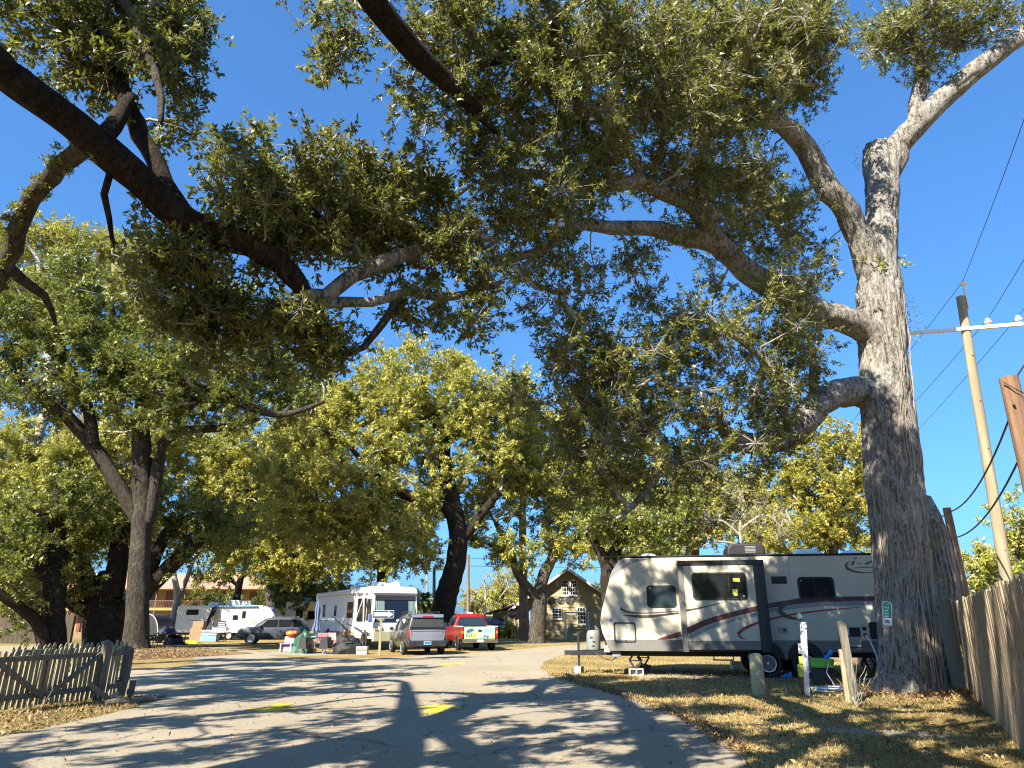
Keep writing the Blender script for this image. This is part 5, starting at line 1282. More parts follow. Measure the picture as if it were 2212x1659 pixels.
# ------------------------------------------------------------------ cream travel trailer with a slide-out
TR = thing('travel_trailer', 'cream travel trailer with a slide-out and burgundy swooshes beside the huge oak', 'trailer', (2.54, 21.2, 0), R(-9))
W_ = 2.45
prof = [(.25, .70), (.20, .80), (.05, 1.15), (.0, 1.42), (.05, 1.72), (.13, 2.0), (.24, 2.38), (.36, 2.75), (.50, 3.02), (.62, 3.16), (.78, 3.22), (8.2, 3.22), (8.3, 3.14), (8.3, .70)]
MB().prism(prof, 0, W_).build('body', M['cream'], TR, .025, 2)
m = MB(); m.prism([(.215, .66), (.13, .95), (8.306, .95), (8.306, .66)], -.010, W_ + .01); m.build('skirt', M['skirt_grey'], TR, .006, 1)
m = MB(); m.prism([(.60, 3.175), (.78, 3.235), (8.22, 3.235), (8.32, 3.15), (8.32, 3.18), (8.22, 3.275), (.76, 3.275), (.56, 3.19)], -.02, W_ + .02); m.build('roof_edge', M['black'], TR, .006, 1)
m = MB(); m.prism([(.30, 2.62), (.375, 2.80), (.50, 3.02), (.62, 3.15), (.78, 3.20), (1.55, 3.20), (1.05, 3.10), (.62, 2.86)], -.006, -.0005); m.build('front_cap', M['cap_grey'], TR)
m = MB(); m.box(.5, 8.2, .25, 2.2, .52, .66); m.build('underbelly', M['black'], TR)
# slide-out room
sx0, sx1, sz0, sz1, sp_ = 2.25, 4.62, .66, 3.08, -.42
so = MB(); so.box(sx0 + .02, sx1 - .02, sp_, -.002, sz0 + .05, sz1); so = so.build('slide_out', M['charcoal'], TR, .012, 1)
m = MB(); m.box(sx0 + .16, sx1 - .30, sp_ - .012, sp_ - .001, .95, sz1 - .13); m.build('face_panel', M['cream'], so, .01)
m = MB(); m.box(sx0 + .16, sx1 - .30, sp_ - .012, sp_ - .001, sz0 + .06, .945); m.build('lower_panel', M['skirt_grey'], so, .01)
m = MB(); m.box(sx0, sx1, sp_ - .03, sp_ - .0015, sz1 - .125, sz1 + .015); m.build('top_trim', M['charcoal'], so, .012)
m = MB(); m.box(sx0, sx0 + .155, sp_ - .03, sp_ - .0015, sz0, sz1 - .128); m.build('side_trim', M['skirt_grey'], so, .012)
m = MB(); m.box(sx1 - .295, sx1 - .10, sp_ - .03, sp_ - .0015, sz0, sz1 - .128); m.build('side_trim', M['charcoal'], so, .012)
m = MB(); m.box(sx1 - .095, sx1 + .02, -.30, -.012, sz0 - .02, sz1 - .08); m.build('seal', M['black'], so, .01)
wn = window(so, 2.62, 4.10, 2.02, 2.76, sp_ - .012, .11, .05, .68, proud=.022)
for (a, b, c, d) in ((3.74, 3.93, 2.50, 2.60), (3.70, 3.84, 2.17, 2.30), (3.74, 3.84, 2.13, 2.17)):
    m = MB(); m.box(a, b, sp_ - .0245, sp_ - .0225, c, d); m.build('sticky_note', M['plug_green'], wn)
wl = window(TR, 1.36, 2.19, 1.83, 2.44, 0, .10, .045, .5, 'glass_blue')
wr = window(TR, 5.55, 6.52, 2.04, 2.64, 0, .11, .045, .45)
for q in ((1.47, 2.36), ):
    m = MB(); m.lathe([(.016, -.016), (.002, -.018)], 10, (q[0], 0, q[1]), 'y'); m.build('latch', M['white_flat'], wl)
for q in ((5.65, 2.54), ):
    m = MB(); m.lathe([(.016, -.016), (.002, -.018)], 10, (q[0], 0, q[1]), 'y'); m.build('latch', M['white_flat'], wr)
m = MB(); m.lathe([(.016, -.016), (.002, -.018)], 10, (4.0, sp_ - .012, 2.12), 'y'); m.build('latch', M['white_flat'], wn)
m = MB(); m.box(4.86, 5.27, -.02, -.002, 2.46, 2.66); vt = m.build('vent', M['black'], TR, .006, 1)
ring(rrect(.38, 1.0, .885, 1.43, .06), rrect(.415, .965, .92, 1.395, .045), -.018, -.0105).build('storage_hatch', M['charcoal'], TR)
m = MB(); m.box(.69, .72, -.03, -.012, .93, .96); m.build('hatch_lock', M['black'], TR)
m = MB(); m.prism(rrect(.05 + .12, .28, 1.05, 1.08, .01), -.012, -.002); m.build('marker_lamp', M['lamp_amber'], TR, 0)
m = MB(); m.lathe([(.05, -.004), (.05, -.001)], 14, (.30, 0, 1.49), 'y'); m.build('badge', M['purple'], TR)
m = MB(); m.prism(rrect(4.88, 5.13, 1.15, 1.30, .015), -.016, -.002); ip = m.build('inlet_panel', M['stripe_grey'], TR)
m = MB(); m.lathe([(.035, -.022), (.03, -.017)], 12, (5.05, 0, 1.225), 'y'); m.build('inlet', M['black'], ip)
# hatch with open flap, outlets, fridge vent
m = MB(); m.box(6.45, 7.02, -.014, -.011, .78, 1.30); hb = m.build('service_hatch', M['black'], TR)
m = MB(); m.box(6.47, 6.72, -.05, -.02, 1.10, 1.28); m.build('hatch_flap', M['white_flat'], hb, .01)
m = MB(); m.box(6.47, 7.01, -.03, -.0145, .80, 1.06); m.build('hatch_cover', M['stripe_grey'], hb, .008)
for z in (1.27, 1.10):
    m = MB(); m.lathe([(.055, -.02), (.05, -.002)], 16, (7.13, 0, z), 'y'); m.build('outlet', M['black'], TR)
m = MB(); m.prism(rrect(7.26, 7.60, 1.0, 1.44, .05), -.018, -.002); m.build('fridge_vent', M['black'], TR)
# graphics
G_ = -.0015
swoosh(TR, 'swoosh', 'burgundy', [(1.55, .955, .01), (1.85, 1.02, .10), (2.26, 1.12, .15)], G_)
swoosh(so, 'swoosh', 'burgundy', [(2.40, 1.20, .17), (2.9, 1.42, .155), (3.5, 1.60, .14), (4.33, 1.80, .13)], sp_ - .0125)
swoosh(so, 'swoosh', 'stripe_grey', [(2.40, 1.02, .10), (2.9, 1.26, .10), (3.5, 1.45, .09), (4.33, 1.66, .09)], sp_ - .0125)
swoosh(so, 'swoosh', 'red', [(3.92, .98, .015), (3.78, 1.06, .06), (3.75, 1.14, .09), (3.9, 1.26, .08), (4.33, 1.44, .06)], sp_ - .0125)
swoosh(so, 'swoosh', 'stripe_dark', [(2.40, 1.74, .06), (2.9, 1.83, .035), (3.5, 1.98, .008)], sp_ - .0125)
swoosh(TR, 'swoosh', 'burgundy', [(4.66, 1.86, .13), (5.1, 1.93, .13), (5.7, 2.00, .13), (6.5, 2.04, .13), (8.25, 2.05, .13)], G_)
swoosh(TR, 'swoosh', 'stripe_grey', [(4.66, 1.73, .10), (5.1, 1.80, .10), (5.7, 1.88, .12), (6.5, 1.93, .13), (8.25, 1.93, .14)], G_)
swoosh(TR, 'swoosh', 'red', [(4.66, 1.50, .055), (5.1, 1.60, .05), (5.6, 1.68, .045), (6.3, 1.76, .035), (7.2, 1.83, .008)], G_)
swoosh(TR, 'crescent', 'stripe_dark', [(5.72, 2.08, .015), (5.35, 2.0, .07), (5.05, 1.86, .13), (4.98, 1.72, .15), (5.12, 1.60, .12), (5.35, 1.53, .06), (5.62, 1.52, .01)], G_ - .003)
swoosh(TR, 'swoosh', 'burgundy', [(.62, 1.86, .015), (.60, 1.80, .06), (.75, 1.72, .055), (1.1, 1.68, .03), (1.6, 1.69, .025), (2.24, 1.73, .015)], G_)
swoosh(TR, 'swoosh', 'stripe_dark', [(.66, 1.62, .01), (.95, 1.60, .07), (1.3, 1.58, .09), (1.7, 1.62, .06), (2.24, 1.68, .05)], G_)
swoosh(TR, 'logo_arc', 'stripe_dark', [(7.02, 3.06, .01), (6.9, 2.97, .06), (6.92, 2.87, .09), (7.05, 2.79, .06), (7.35, 2.74, .03), (7.7, 2.75, .005)], G_)
for (a, b, c, d, w) in ((7.06, 2.95, 7.14, 3.06, .055), (7.13, 3.12, 7.22, 3.14, .03), (7.22, 3.0, 7.34, 3.0, .015), (7.42, 2.97, 7.62, 3.05, .045), (7.10, 2.87, 7.6, 2.885, .02)):
    m = MB(); m.bar((a, -.0035, b), (c, -.0035, d), w, .002, up=(0, 1, 0)); m.build('logo_stroke', M['stripe_dark'], TR)
for x in (1.28, 5.38, 7.9):
    m = MB(); m.box(x - .004, x + .004, -.0022, -.0004, .96, 3.2); m.build('wall_seam', M['stripe_grey'], TR)
m = MB(); m.box(.2, 8.3, -.014, -.0102, .945, .962); m.build('trim_strip', M['cap_grey'], TR)
for z in (1.35, 2.75):
    m = MB(); m.box(8.0, 8.06, -.02, -.002, z, z + .1); m.build('marker_lamp', M['lamp_red'], TR)
# roof gear
m = MB(); m.prism([(3.75, 3.275), (3.78, 3.52), (3.90, 3.63), (4.62, 3.64), (4.80, 3.60), (4.87, 3.50), (4.84, 3.275)], .35, 1.3); ac = m.build('air_conditioner', M['black'], TR, .06, 3)
for k in range(5):
    m = MB(); m.box(4.28, 4.58, .343, .349, 3.36 + .04 * k, 3.38 + .04 * k); m.build('louvre', M['stripe_grey'], ac)
for (x, s) in ((1.5, .26), (6.0, .42), (7.2, .3)):
    m = MB(); m.ball((x, .45, 3.27), s, .3, .14 * s / .26 * .8, 16, 8, 0.0); m.build('roof_vent', M['rv_white'], TR, smooth=True)
# axles and wheels
for x in (4.51, 5.52):
    m = MB(); m.prism([(x + .47 * math.cos(a),   .48 + .46 * math.sin(a)) for a in [math.pi * i / 16 for i in range(17)]], -.0145, -.0105); m.build('wheel_well', M['black'], TR)
    ring([(x + .52 * math.cos(a), .48 + .52 * math.sin(a)) for a in [math.pi * i / 16 for i in range(17)]] + [(x - .52, .47), (x + .52, .47)], [(x + .47 * math.cos(a), .48 + .47 * math.sin(a)) for a in [math.pi * i / 16 for i in range(17)]] + [(x - .47, .47), (x + .47, .47)], -.03, -.0148).build('fender', M['skirt_grey'], TR)
    wheel(TR, x, .04, .37, .37, .24, 6, -1, .58, 'alloy', rot=.3 * x)
    wheel(TR, x, W_ - .10, .37, .37, .24, 6, 1, .58, 'alloy', detail=False)
    m = MB(); m.tube([(x, .15, .37), (x, W_ - .15, .37)], .05, 8); m.build('axle', M['black'], TR)
# tongue, propane cover, jacks
m = MB(); m.bar((.3, .35, .60), (-.95, W_ / 2, .55), .09, .13); m.bar((.3, W_ - .35, .60), (-.95, W_ / 2, .55), .09, .13); m.box(-1.15, -.85, W_ / 2 - .07, W_ / 2 + .07, .50, .62); m.build('tongue', M['black'], TR, .006, 1)
m = MB(); m.lathe([(.20, .66), (.21, .75), (.205, 1.05), (.18, 1.16), (.13, 1.2), (.02, 1.21)], 18, (-.26, W_ / 2 - .22, 0)); pcv = m.build('propane_cover', M['cap_grey'], TR, smooth=True)
for (dx, dz) in ((-.05, 1.0), (.02, .88), (0, .76)):
    m = MB(); m.box(-.30 + dx, -.22 + dx, W_ / 2 - .435, W_ / 2 - .415, dz - .015, dz + .015); m.build('slot', M['black'], pcv)
m = MB(); m.tube([(-.72, W_ / 2 - .1, .15), (-.72, W_ / 2 - .1, 1.05)], .033, 10); m.tube([(-.72, W_ / 2 - .1, 1.05), (-.72, W_ / 2 - .1, 1.15)], .05, 10); m.build('tongue_jack', M['charcoal'], TR)
m = MB(); m.box(.08, .30, .12, .34, .62, .80); m.build('battery_box', M['rv_white'], TR, .012)
m = MB(); m.box(.30, .55, .10, .36, .50, .66); m.build('battery_tray', M['stripe_grey'], TR, .01)
m = MB(); m.tube([(-.2, .5, .60), (.1, .3, .42), (.3, .25, .40), (.5, .3, .55)], .014, 6); m.build('brake_cable', M['wire'], TR)
def scissor(x, y, zb, zt):
    m = MB(); zm = (zb + zt) / 2
    for s in (-1, 1):
        m.bar((x + s * .05, y, zb + .02), (x + s * .17, y, zm), .05, .045, up=(0, 1, 0)); m.bar((x + s * .17, y, zm), (x + s * .05, y, zt - .02), .05, .045, up=(0, 1, 0))
    m.bar((x - .2, y, zm), (x + .2, y, zm), .025, .025); m.box(x - .1, x + .1, y - .06, y + .06, zb, zb + .025); m.box(x - .1, x + .1, y - .06, y + .06, zt - .03, zt)
    m.build('scissor_jack', M['charcoal'], TR)
scissor(.95, .3, .20, .60); scissor(1.2, 2.0, .20, .60)
for x in (7.2, 7.75): scissor(x, .35 + (x > 7.5) * 1.6, .10, .60)
m = MB(); m.box(3.35, 3.95, 2.5, 2.75, .30, .33); m.bar((3.36, 2.48, .32), (3.36, 2.44, .62), .03, .03); m.bar((3.94, 2.48, .32), (3.94, 2.44, .62), .03, .03); m.build('entry_step', M['black'], TR)
def tr_pt(x, y, z=0): return TR.matrix_basis @ Vector((x, y, z))
TR.matrix_basis  # evaluated from location and rotation
def cblock(label, x, y, z, rz=0.0, group='concrete blocks under the cream trailer'):
    p = Matrix.Translation(TR.location) @ Matrix.Rotation(R(-9), 4, 'Z') @ Vector((x, y, z))
    o = thing('concrete_block', label, 'block', p, R(-9) + rz, group)
    m = MB(); o_ = [(-.2, 0), (.2, 0), (.2, .19), (-.2, .19)]
    for (a, b, c, d) in ((-.2, .2, 0, .03), (-.2, .2, .16, .19), (-.2, -.165, .03, .16), (-.018, .018, .03, .16), (.165, .2, .03, .16)):
        m.box(a, b, -.1, .1, c, d)
    m.build('shell', M['block'], o, .003, 1)
    m = MB(); m.box(-.198, .198, .02, .03, .002, .188); m.build('web', M['block'], o)
    return o
cblock('concrete block lying under the front scissor jack of the cream trailer', .95, .3, 0, .1)
cblock('concrete block under the far front jack of the cream trailer', 1.2, 2.0, 0, .3)
cblock('concrete block under the tongue jack of the cream trailer', -.72, 1.1, 0, 1.4)
for (x, lab) in ((4.55 + .42, 'blue wheel chock behind the front wheel of the cream trailer'), (5.52 + .36, 'blue wheel chock behind the rear wheel of the cream trailer')):
    p = Matrix.Translation(TR.location) @ Matrix.Rotation(R(-9), 4, 'Z') @ Vector((x, -.02, .02))
    m = MB(); m.prism([(-.22, 0), (.12, 0), (.12, .15)], -.09, .09); o = m.build('wheel_chock', M['blue'], None, .008, 1); o.location = p; o.rotation_euler = (0, 0, R(-9)); tag(o, lab, 'wheel chock', 'blue wheel chocks')
p0 = Matrix.Translation(TR.location) @ Matrix.Rotation(R(-9), 4, 'Z')
m = MB(); m.tube([p0 @ Vector(q) for q in ((7.13, -.02, 1.10), (7.2, -.12, .95), (7.28, -.2, .6), (7.26, -.25, .3), (7.1, -.4, .05), (6.6, -.8, .03), (6.2, -1.4, .02))], .022, 8)
tag(m.build('supply_hose', M['hose_white'], smooth=True), 'pale hose plugged into the trailer wall and dropping to the ground', 'hose')
m = MB(); m.box(-.16, .16, -.12, .12, 0, .26); o = m.build('storage_bin', M['white_paint'], None, .02); o.location = p0 @ Vector((4.1, 3.2, .0)); tag(o, 'white plastic bin on the far side under the cream trailer', 'bin')

# ------------------------------------------------------------------ motor vehicles built from cross-sections
def loft(stations, n_round=3):
    """stations: (x, z_bottom, z_belt, z_top, half_belt, half_top, half_bottom); returns MB"""
    m = MB(); v = []; k = 12
    for (x, zb, zl, zt, hb, ht, hl) in stations:
        zc = zb + (zl - zb) * .45
        half = [(hl * .94, zb), (hl, zb + .06), (hb * 1.0, zc), (hb, zl), (ht + (hb - ht) * .12, zl + (zt - zl) * .86), (ht * .88, zt)]
        pts = [(x, -a, b) for a, b in half] + [(x, a, b) for a, b in reversed(half)]
        v += pts
    f = []
    ns = len(stations)
    for i in range(ns - 1):
        for j in range(k):
            a = i * k + j; b = i * k + (j + 1) % k
            f.append((a, b, b + k, a + k))
    f.append(tuple(range(k))); f.append(tuple(reversed(range((ns - 1) * k, ns * k))))
    m.add(v, f); return m
def side_glass(parent, quads, mat='glass', name='side_window'):
    for (pts) in quads:
        for s in (-1, 1):
            m = MB(); q = [(x, s * y, z) for (x, y, z) in pts]
            q2 = [(x, s * (y - .02), z) for (x, y, z) in pts]; n = len(q)
            m.add(q + q2, [tuple(range(n)), tuple(range(n, 2 * n))] + [(i, (i + 1) % n, n + (i + 1) % n, n + i) for i in range(n)])
            m.build(name, M[mat], parent)
def panel(parent, name, mat, pts, t=(0, 0, 0)):
    n = len(pts); q = [Vector(p) for p in pts]; q2 = [p + Vector(t) for p in q]
    m = MB(); m.add(q + q2, [tuple(range(n)), tuple(range(n, 2 * n))] + [(i, (i + 1) % n, n + (i + 1) % n, n + i) for i in range(n)])
    return m.build(name, M[mat], parent)
def arches(parent, xs, hw, r):
    for x in xs:
        for s in (-1, 1):
            m = MB(); m.lathe([(r * 1.13, 0), (r * 1.13, .012), (r * .2, .012)], 20, (x, s * hw - (.004 if s < 0 else .008), r), 'y'); m.build('wheel_arch', M['black'], parent)

# silver and olive SUV seen from behind
BR = thing('parked_suv', 'silver-tailed dark SUV parked beside the one way sign', 'car', (-4.55, 35.3, 0), R(90 + 20))
loft([(-2.19, .42, .95, 1.00, .80, .72, .76), (-2.16, .36, 1.00, 1.30, .88, .76, .84), (-2.08, .34, 1.02, 1.66, .92, .72, .86), (-1.9, .30, 1.02, 1.74, .93, .70, .87), (-.6, .28, 1.0, 1.78, .94, .72, .88), (.35, .28, .98, 1.76, .94, .70, .88), (.62, .28, .98, 1.68, .94, .68, .88), (1.22, .28, 1.0, 1.10, .93, .78, .88), (1.95, .32, .96, 1.03, .90, .74, .85), (2.18, .40, .80, .86, .80, .66, .74)]).build('body', M['olive_paint'], BR, .03, 2, True)
panel(BR, 'tailgate', 'silver', [(-2.205, -.80, .78), (-2.205, .80, .78), (-2.185, .83, 1.06), (-2.185, -.83, 1.06)], (.02, 0, 0))
panel(BR, 'lower_tailgate', 'silver', [(-2.22, -.74, .62), (-2.22, .74, .62), (-2.208, .80, .775), (-2.208, -.80, .775)], (.02, 0, 0))
panel(BR, 'rear_window', 'glass', [(-2.19, -.78, 1.10), (-2.19, .78, 1.10), (-2.10, .68, 1.52), (-2.10, -.68, 1.52)], (.02, 0, 0))
panel(BR, 'roof_spoiler', 'silver', [(-2.17, -.72, 1.60), (-2.17, .72, 1.60), (-2.10, .74, 1.72), (-2.10, -.74, 1.72)], (.1, 0, .02))
panel(BR, 'brake_light', 'lamp_red', [(-2.18, -.25, 1.635), (-2.18, .25, 1.635), (-2.165, .25, 1.665), (-2.165, -.25, 1.665)], (.02, 0, 0))
m = MB(); m.box(-2.27, -1.95, -.88, .88, .36, .62); m.build('bumper', M['charcoal'], BR, .04, 2)
for s in (-1, 1):
    panel(BR, 'tail_lamp', 'lamp_red', [(-2.21, s * .70, .80), (-2.17, s * .895, .78), (-2.15, s * .90, 1.05), (-2.195, s * .72, 1.05)], (.02, 0, 0))
    m = MB(); m.box(-1.7, .5, s * .66 - .02, s * .66 + .02, 1.83, 1.86); m.box(-1.6, -1.55, s * .66 - .02, s * .66 + .02, 1.76, 1.83); m.box(.35, .4, s * .66 - .02, s * .66 + .02, 1.75, 1.83); m.build('roof_rail', M['charcoal'], BR)
    m = MB(); m.box(.95, 1.12, s * 1.02 - .09, s * 1.02 + .09, 1.02, 1.18); m.build('mirror', M['olive_paint'], BR, .03)
plt = MB(); plt.box(-2.292, -2.275, -.17, .17, .44, .60); plt = plt.build('license_plate', M['blue_pale'], BR)
for k in range(6):
    m = MB(); m.box(-2.2935, -2.2925, -.13 + k * .045, -.10 + k * .045, .49, .56); m.build('plate_mark', M['navy'], plt)
side_glass(BR, [[(-1.95, .90, 1.08), (-1.35, .915, 1.06), (-1.30, .78, 1.58), (-1.85, .78, 1.55)], [(-1.25, .92, 1.06), (-.42, .925, 1.05), (-.42, .79, 1.61), (-1.2, .785, 1.59)], [(-.36, .925, 1.05), (.62, .925, 1.04), (.42, .79, 1.60), (-.36, .79, 1.61)]])
panel(BR, 'windshield', 'glass', [(1.2, -.80, 1.13), (1.2, .80, 1.13), (.66, .66, 1.64), (.66, -.66, 1.64)], (.0, 0, .02))
arches(BR, (-1.35, 1.32), .93, .345)
for x in (-1.35, 1.32):
    wheel(BR, x, -.86, .345, .345, .22, 5, -1, .62, 'alloy'); wheel(BR, x, .86, .345, .345, .22, 5, 1, .62, 'alloy')

# red pickup with painted tailgate
PK = thing('pickup_truck', 'red pickup with a painted landscape on its tailgate', 'truck', (-2.4, 40.3, 0), R(90 + 16))
loft([(-.75, .45, 1.10, 1.15, .93, .84, .90), (-.72, .42, 1.12, 1.68, .95, .72, .90), (-.55, .40, 1.12, 1.80, .95, .70, .90), (.55, .40, 1.12, 1.82, .95, .70, .90), (.85, .40, 1.12, 1.74, .95, .68, .90), (1.45, .40, 1.14, 1.22, .95, .80, .90), (2.55, .42, 1.08, 1.14, .92, .78, .88), (2.75, .5, .92, .98, .84, .70, .80)]).build('cab', M['red_paint'], PK, .03, 2, True)
bd = MB(); bd.box(-2.72, -.76, -.96, -.86, .55, 1.16); bd.box(-2.72, -.76, .86, .96, .55, 1.16); bd.box(-2.70, -.76, -.86, .86, .55, .62); bd.box(-.84, -.765, -.86, .86, .62, 1.14); bd = bd.build('bed', M['red_paint'], PK, .03, 2)
m = MB(); m.box(-2.72, -.78, -.97, -.84, 1.163, 1.19); m.box(-2.72, -.78, .84, .97, 1.163, 1.19); m.build('bed_rail', M['white_paint'], PK, .006, 1)
mm, nt, b = _new('mural')
n1 = _noise(nt, 1.4, 4, .6); r1 = _ramp(nt, n1.outputs['Fac'], [(.32, (.18, .34, .42)), (.45, (.35, .50, .40)), (.55, (.42, .52, .16)), (.7, (.62, .62, .22))]); nt.links.new(r1.outputs[0], b.inputs['Base Color']); b.inputs['Roughness'].default_value = .4
M['mural'] = mm
tg = MB(); tg.box(-2.775, -2.725, -.80, .80, .58, 1.16); tg = tg.build('tailgate', M['mural'], PK, .015)
for k in range(6):
    m = MB(); m.box(-2.779, -2.776, .26 + k * .085, .285 + k * .085, .66, .84); m.build('painted_post', M['charcoal'], tg)
m = MB(); m.box(-2.779, -2.776, .12, .76, .61, .64); m.build('painted_lettering', M['white_flat'], tg)
for (y, z, r_) in ((.5, .98, .10), (.62, .93, .08), (.38, 1.0, .07), (-.25, .70, .06), (-.4, .68, .07)):
    m = MB(); m.lathe([(r_, -.0005), (r_, .0005)], 12, (-2.7785, y, z), 'x'); m.build('painted_tree', M['teal'], tg)
m = MB(); m.box(-2.79, -2.776, -.09, .09, .92, 1.02); m.build('tailgate_handle', M['black'], tg, .01)
for s in (-1, 1):
    m = MB(); m.box(-2.76, -2.73, s * .90 - .055, s * .90 + .055, .62, 1.08); tl = m.build('tail_lamp', M['lamp_red'], PK, .012)
    m = MB(); m.box(-2.768, -2.762, s * .90 - .045, s * .90 + .045, .84, .96); m.build('turn_lamp', M['lamp_amber'], tl)
    m = MB(); m.box(1.0, 1.18, s * 1.05 - .1, s * 1.05 + .1, 1.14, 1.34); m.build('mirror', M['black'], PK, .03)
m = MB(); m.box(-2.92, -2.78, -.93, .93, .40, .56); bpk = m.build('bumper', M['chrome'], PK, .03, 2)
m = MB(); m.box(-2.932, -2.922, -.15, .15, .43, .54); m.build('license_plate', M['white_flat'], bpk)
panel(PK, 'rear_window', 'glass_blue', [(-.79, -.76, 1.20), (-.79, .76, 1.20), (-.755, .66, 1.64), (-.755, -.66, 1.64)], (.02, 0, 0))
panel(PK, 'windshield', 'glass', [(1.42, -.80, 1.24), (1.42, .80, 1.24), (.9, .66, 1.70), (.9, -.66, 1.70)], (0, 0, .02))
side_glass(PK, [[(-.6, .93, 1.18), (.18, .935, 1.18), (.18, .785, 1.66), (-.55, .78, 1.66)], [(.24, .935, 1.18), (1.1, .935, 1.18), (.75, .785, 1.64), (.24, .785, 1.66)]])
for y in (-.4, 0, .4):
    m = MB(); m.ball((-.1, y, 1.82), .06, .05, .04, 8, 5, 0); m.build('roof_lamp', M['lamp_amber'], PK)
m = MB(); m.box(-.5, -.3, -.15, .15, 1.80, 1.87); m.build('roof_antenna', M['white_paint'], PK, .02)
arches(PK, (-1.75, 1.75), .955, .39)
for x in (-1.75, 1.75):
    wheel(PK, x, -.87, .39, .39, .26, 6, -1, .6, 'chrome'); wheel(PK, x, .87, .39, .39, .26, 6, 1, .6, 'chrome')
m = MB(); m.box(-2.6, 2.5, -.45, .45, .38, .52); m.build('chassis', M['black'], PK)

# grey SUV side-on before the white trailer
JP = thing('parked_suv', 'grey SUV parked side-on in front of the white trailer', 'car', (-15.9, 49.5, 0), R(180 + 14)); JP.scale = (.95, .97, .95)
loft([(-2.38, .48, .95, 1.02, .80, .70, .76), (-2.30, .36, 1.02, 1.25, .92, .76, .86), (-1.95, .32, 1.05, 1.66, .95, .72, .88), (-1.5, .30, 1.05, 1.73, .96, .72, .9), (-.2, .30, 1.03, 1.76, .96, .72, .9), (.35, .30, 1.02, 1.72, .96, .70, .9), (.6, .30, 1.02, 1.64, .96, .68, .9), (1.3, .30, 1.04, 1.14, .95, .80, .9), (2.15, .34, 1.0, 1.04, .90, .74, .86), (2.38, .42, .85, .90, .80, .66, .74)]).build('body', M['jeep_grey'], JP, .03, 2, True)
side_glass(JP, [[(-1.95, .93, 1.12), (-1.2, .945, 1.10), (-1.2, .80, 1.58), (-1.7, .79, 1.55)], [(-1.14, .945, 1.10), (-.28, .945, 1.09), (-.28, .80, 1.60), (-1.14, .80, 1.58)], [(-.22, .945, 1.09), (.95, .945, 1.08), (.52, .80, 1.56), (-.22, .80, 1.60)]])
panel(JP, 'windshield', 'glass', [(1.27, -.80, 1.17), (1.27, .80, 1.17), (.64, .66, 1.62), (.64, -.66, 1.62)], (0, 0, .02))
panel(JP, 'rear_window', 'glass', [(-2.27, -.72, 1.12), (-2.27, .72, 1.12), (-2.0, .66, 1.58), (-2.0, -.66, 1.58)], (0, 0, .02))
m = MB(); m.box(-2.35, 2.3, -.93, .93, .30, .46); m.build('sill', M['charcoal'], JP, .03)
for s in (-1, 1):
    panel(JP, 'headlamp', 'lamp_clear', [(2.30, s * .55, .88), (2.12, s * .885, .86), (2.10, s * .87, .98), (2.27, s * .55, .98)], (.02, 0, 0))
    m = MB(); m.box(.85, 1.02, s * 1.04 - .09, s * 1.04 + .09, 1.08, 1.24); m.build('mirror', M['jeep_grey'], JP, .03)
    m = MB(); m.box(-1.6, .3, s * .64 - .02, s * .64 + .02, 1.79, 1.82); m.box(-1.55, -1.5, s * .64 - .02, s * .64 + .02, 1.7, 1.79); m.box(.2, .25, s * .64 - .02, s * .64 + .02, 1.7, 1.79); m.build('roof_rail', M['chrome'], JP)
    for x in (-1.17, -.25):
        m = MB(); m.box(x - .01, x + .01, s * .955, s * .962, .45, 1.04); m.build('door_seam', M['black'], JP)
        m = MB(); m.box(x + .08, x + .26, s * .958, s * .985, .93, .96); m.build('door_handle', M['chrome'], JP)
arches(JP, (-1.42, 1.45), .95, .37)
for x in (-1.42, 1.45):
    wheel(JP, x, -.88, .37, .37, .23, 5, -1, .64, 'alloy'); wheel(JP, x, .88, .37, .37, .23, 5, 1, .64, 'alloy')

# plum SUV and dark car in the yard by the house
def small_suv(label, loc, rz, mat, grille):
    o = thing('parked_suv', label, 'car', loc, rz)
    loft([(-2.3, .45, .95, 1.0, .8, .7, .76), (-2.2, .36, 1.0, 1.3, .9, .74, .85), (-1.9, .32, 1.02, 1.6, .93, .72, .87), (-.2, .3, 1.0, 1.68, .94, .70, .88), (.4, .3, 1.0, 1.6, .94, .68, .88), (1.2, .3, 1.02, 1.12, .93, .78, .88), (2.1, .34, .95, 1.0, .88, .72, .84), (2.3, .42, .8, .85, .78, .64, .72)]).build('body', M[mat], o, .03, 2, True)
    panel(o, 'windshield', 'glass_blue', [(1.18, -.80, 1.15), (1.18, .80, 1.15), (.44, .64, 1.58), (.44, -.64, 1.58)], (0, 0, .02))
    side_glass(o, [[(-1.8, .915, 1.08), (-.3, .93, 1.06), (-.3, .79, 1.54), (-1.6, .78, 1.48)], [(-.24, .93, 1.06), (.85, .93, 1.05), (.36, .785, 1.46), (-.24, .79, 1.54)]])
    if grille:
        g = panel(o, 'grille', 'charcoal', [(2.33, -.50, .36), (2.33, .50, .36), (2.33, .30, .80), (2.33, -.30, .80)], (-.03, 0, 0))
        for a, b in (((-.52, .34), (-.31, .82)), ((.52, .34), (.31, .82)), ((-.52, .34), (.52, .34))):
            m = MB(); m.bar((2.335, a[0], a[1]), (2.335, b[0], b[1]), .03, .03, up=(1, 0, 0)); m.build('chrome_trim', M['chrome'], g)
    for s in (-1, 1):
        panel(o, 'headlamp', 'lamp_clear', [(2.25, s * .5, .80), (2.12, s * .86, .82), (2.08, s * .85, .92), (2.22, s * .5, .88)], (.03, 0, 0))
    arches(o, (-1.4, 1.4), .93, .35)
    for x in (-1.4, 1.4):
        wheel(o, x, -.86, .35, .35, .22, 5, -1, .62, 'alloy', detail=False); wheel(o, x, .86, .35, .35, .22, 5, 1, .62, 'alloy', detail=False)
    return o
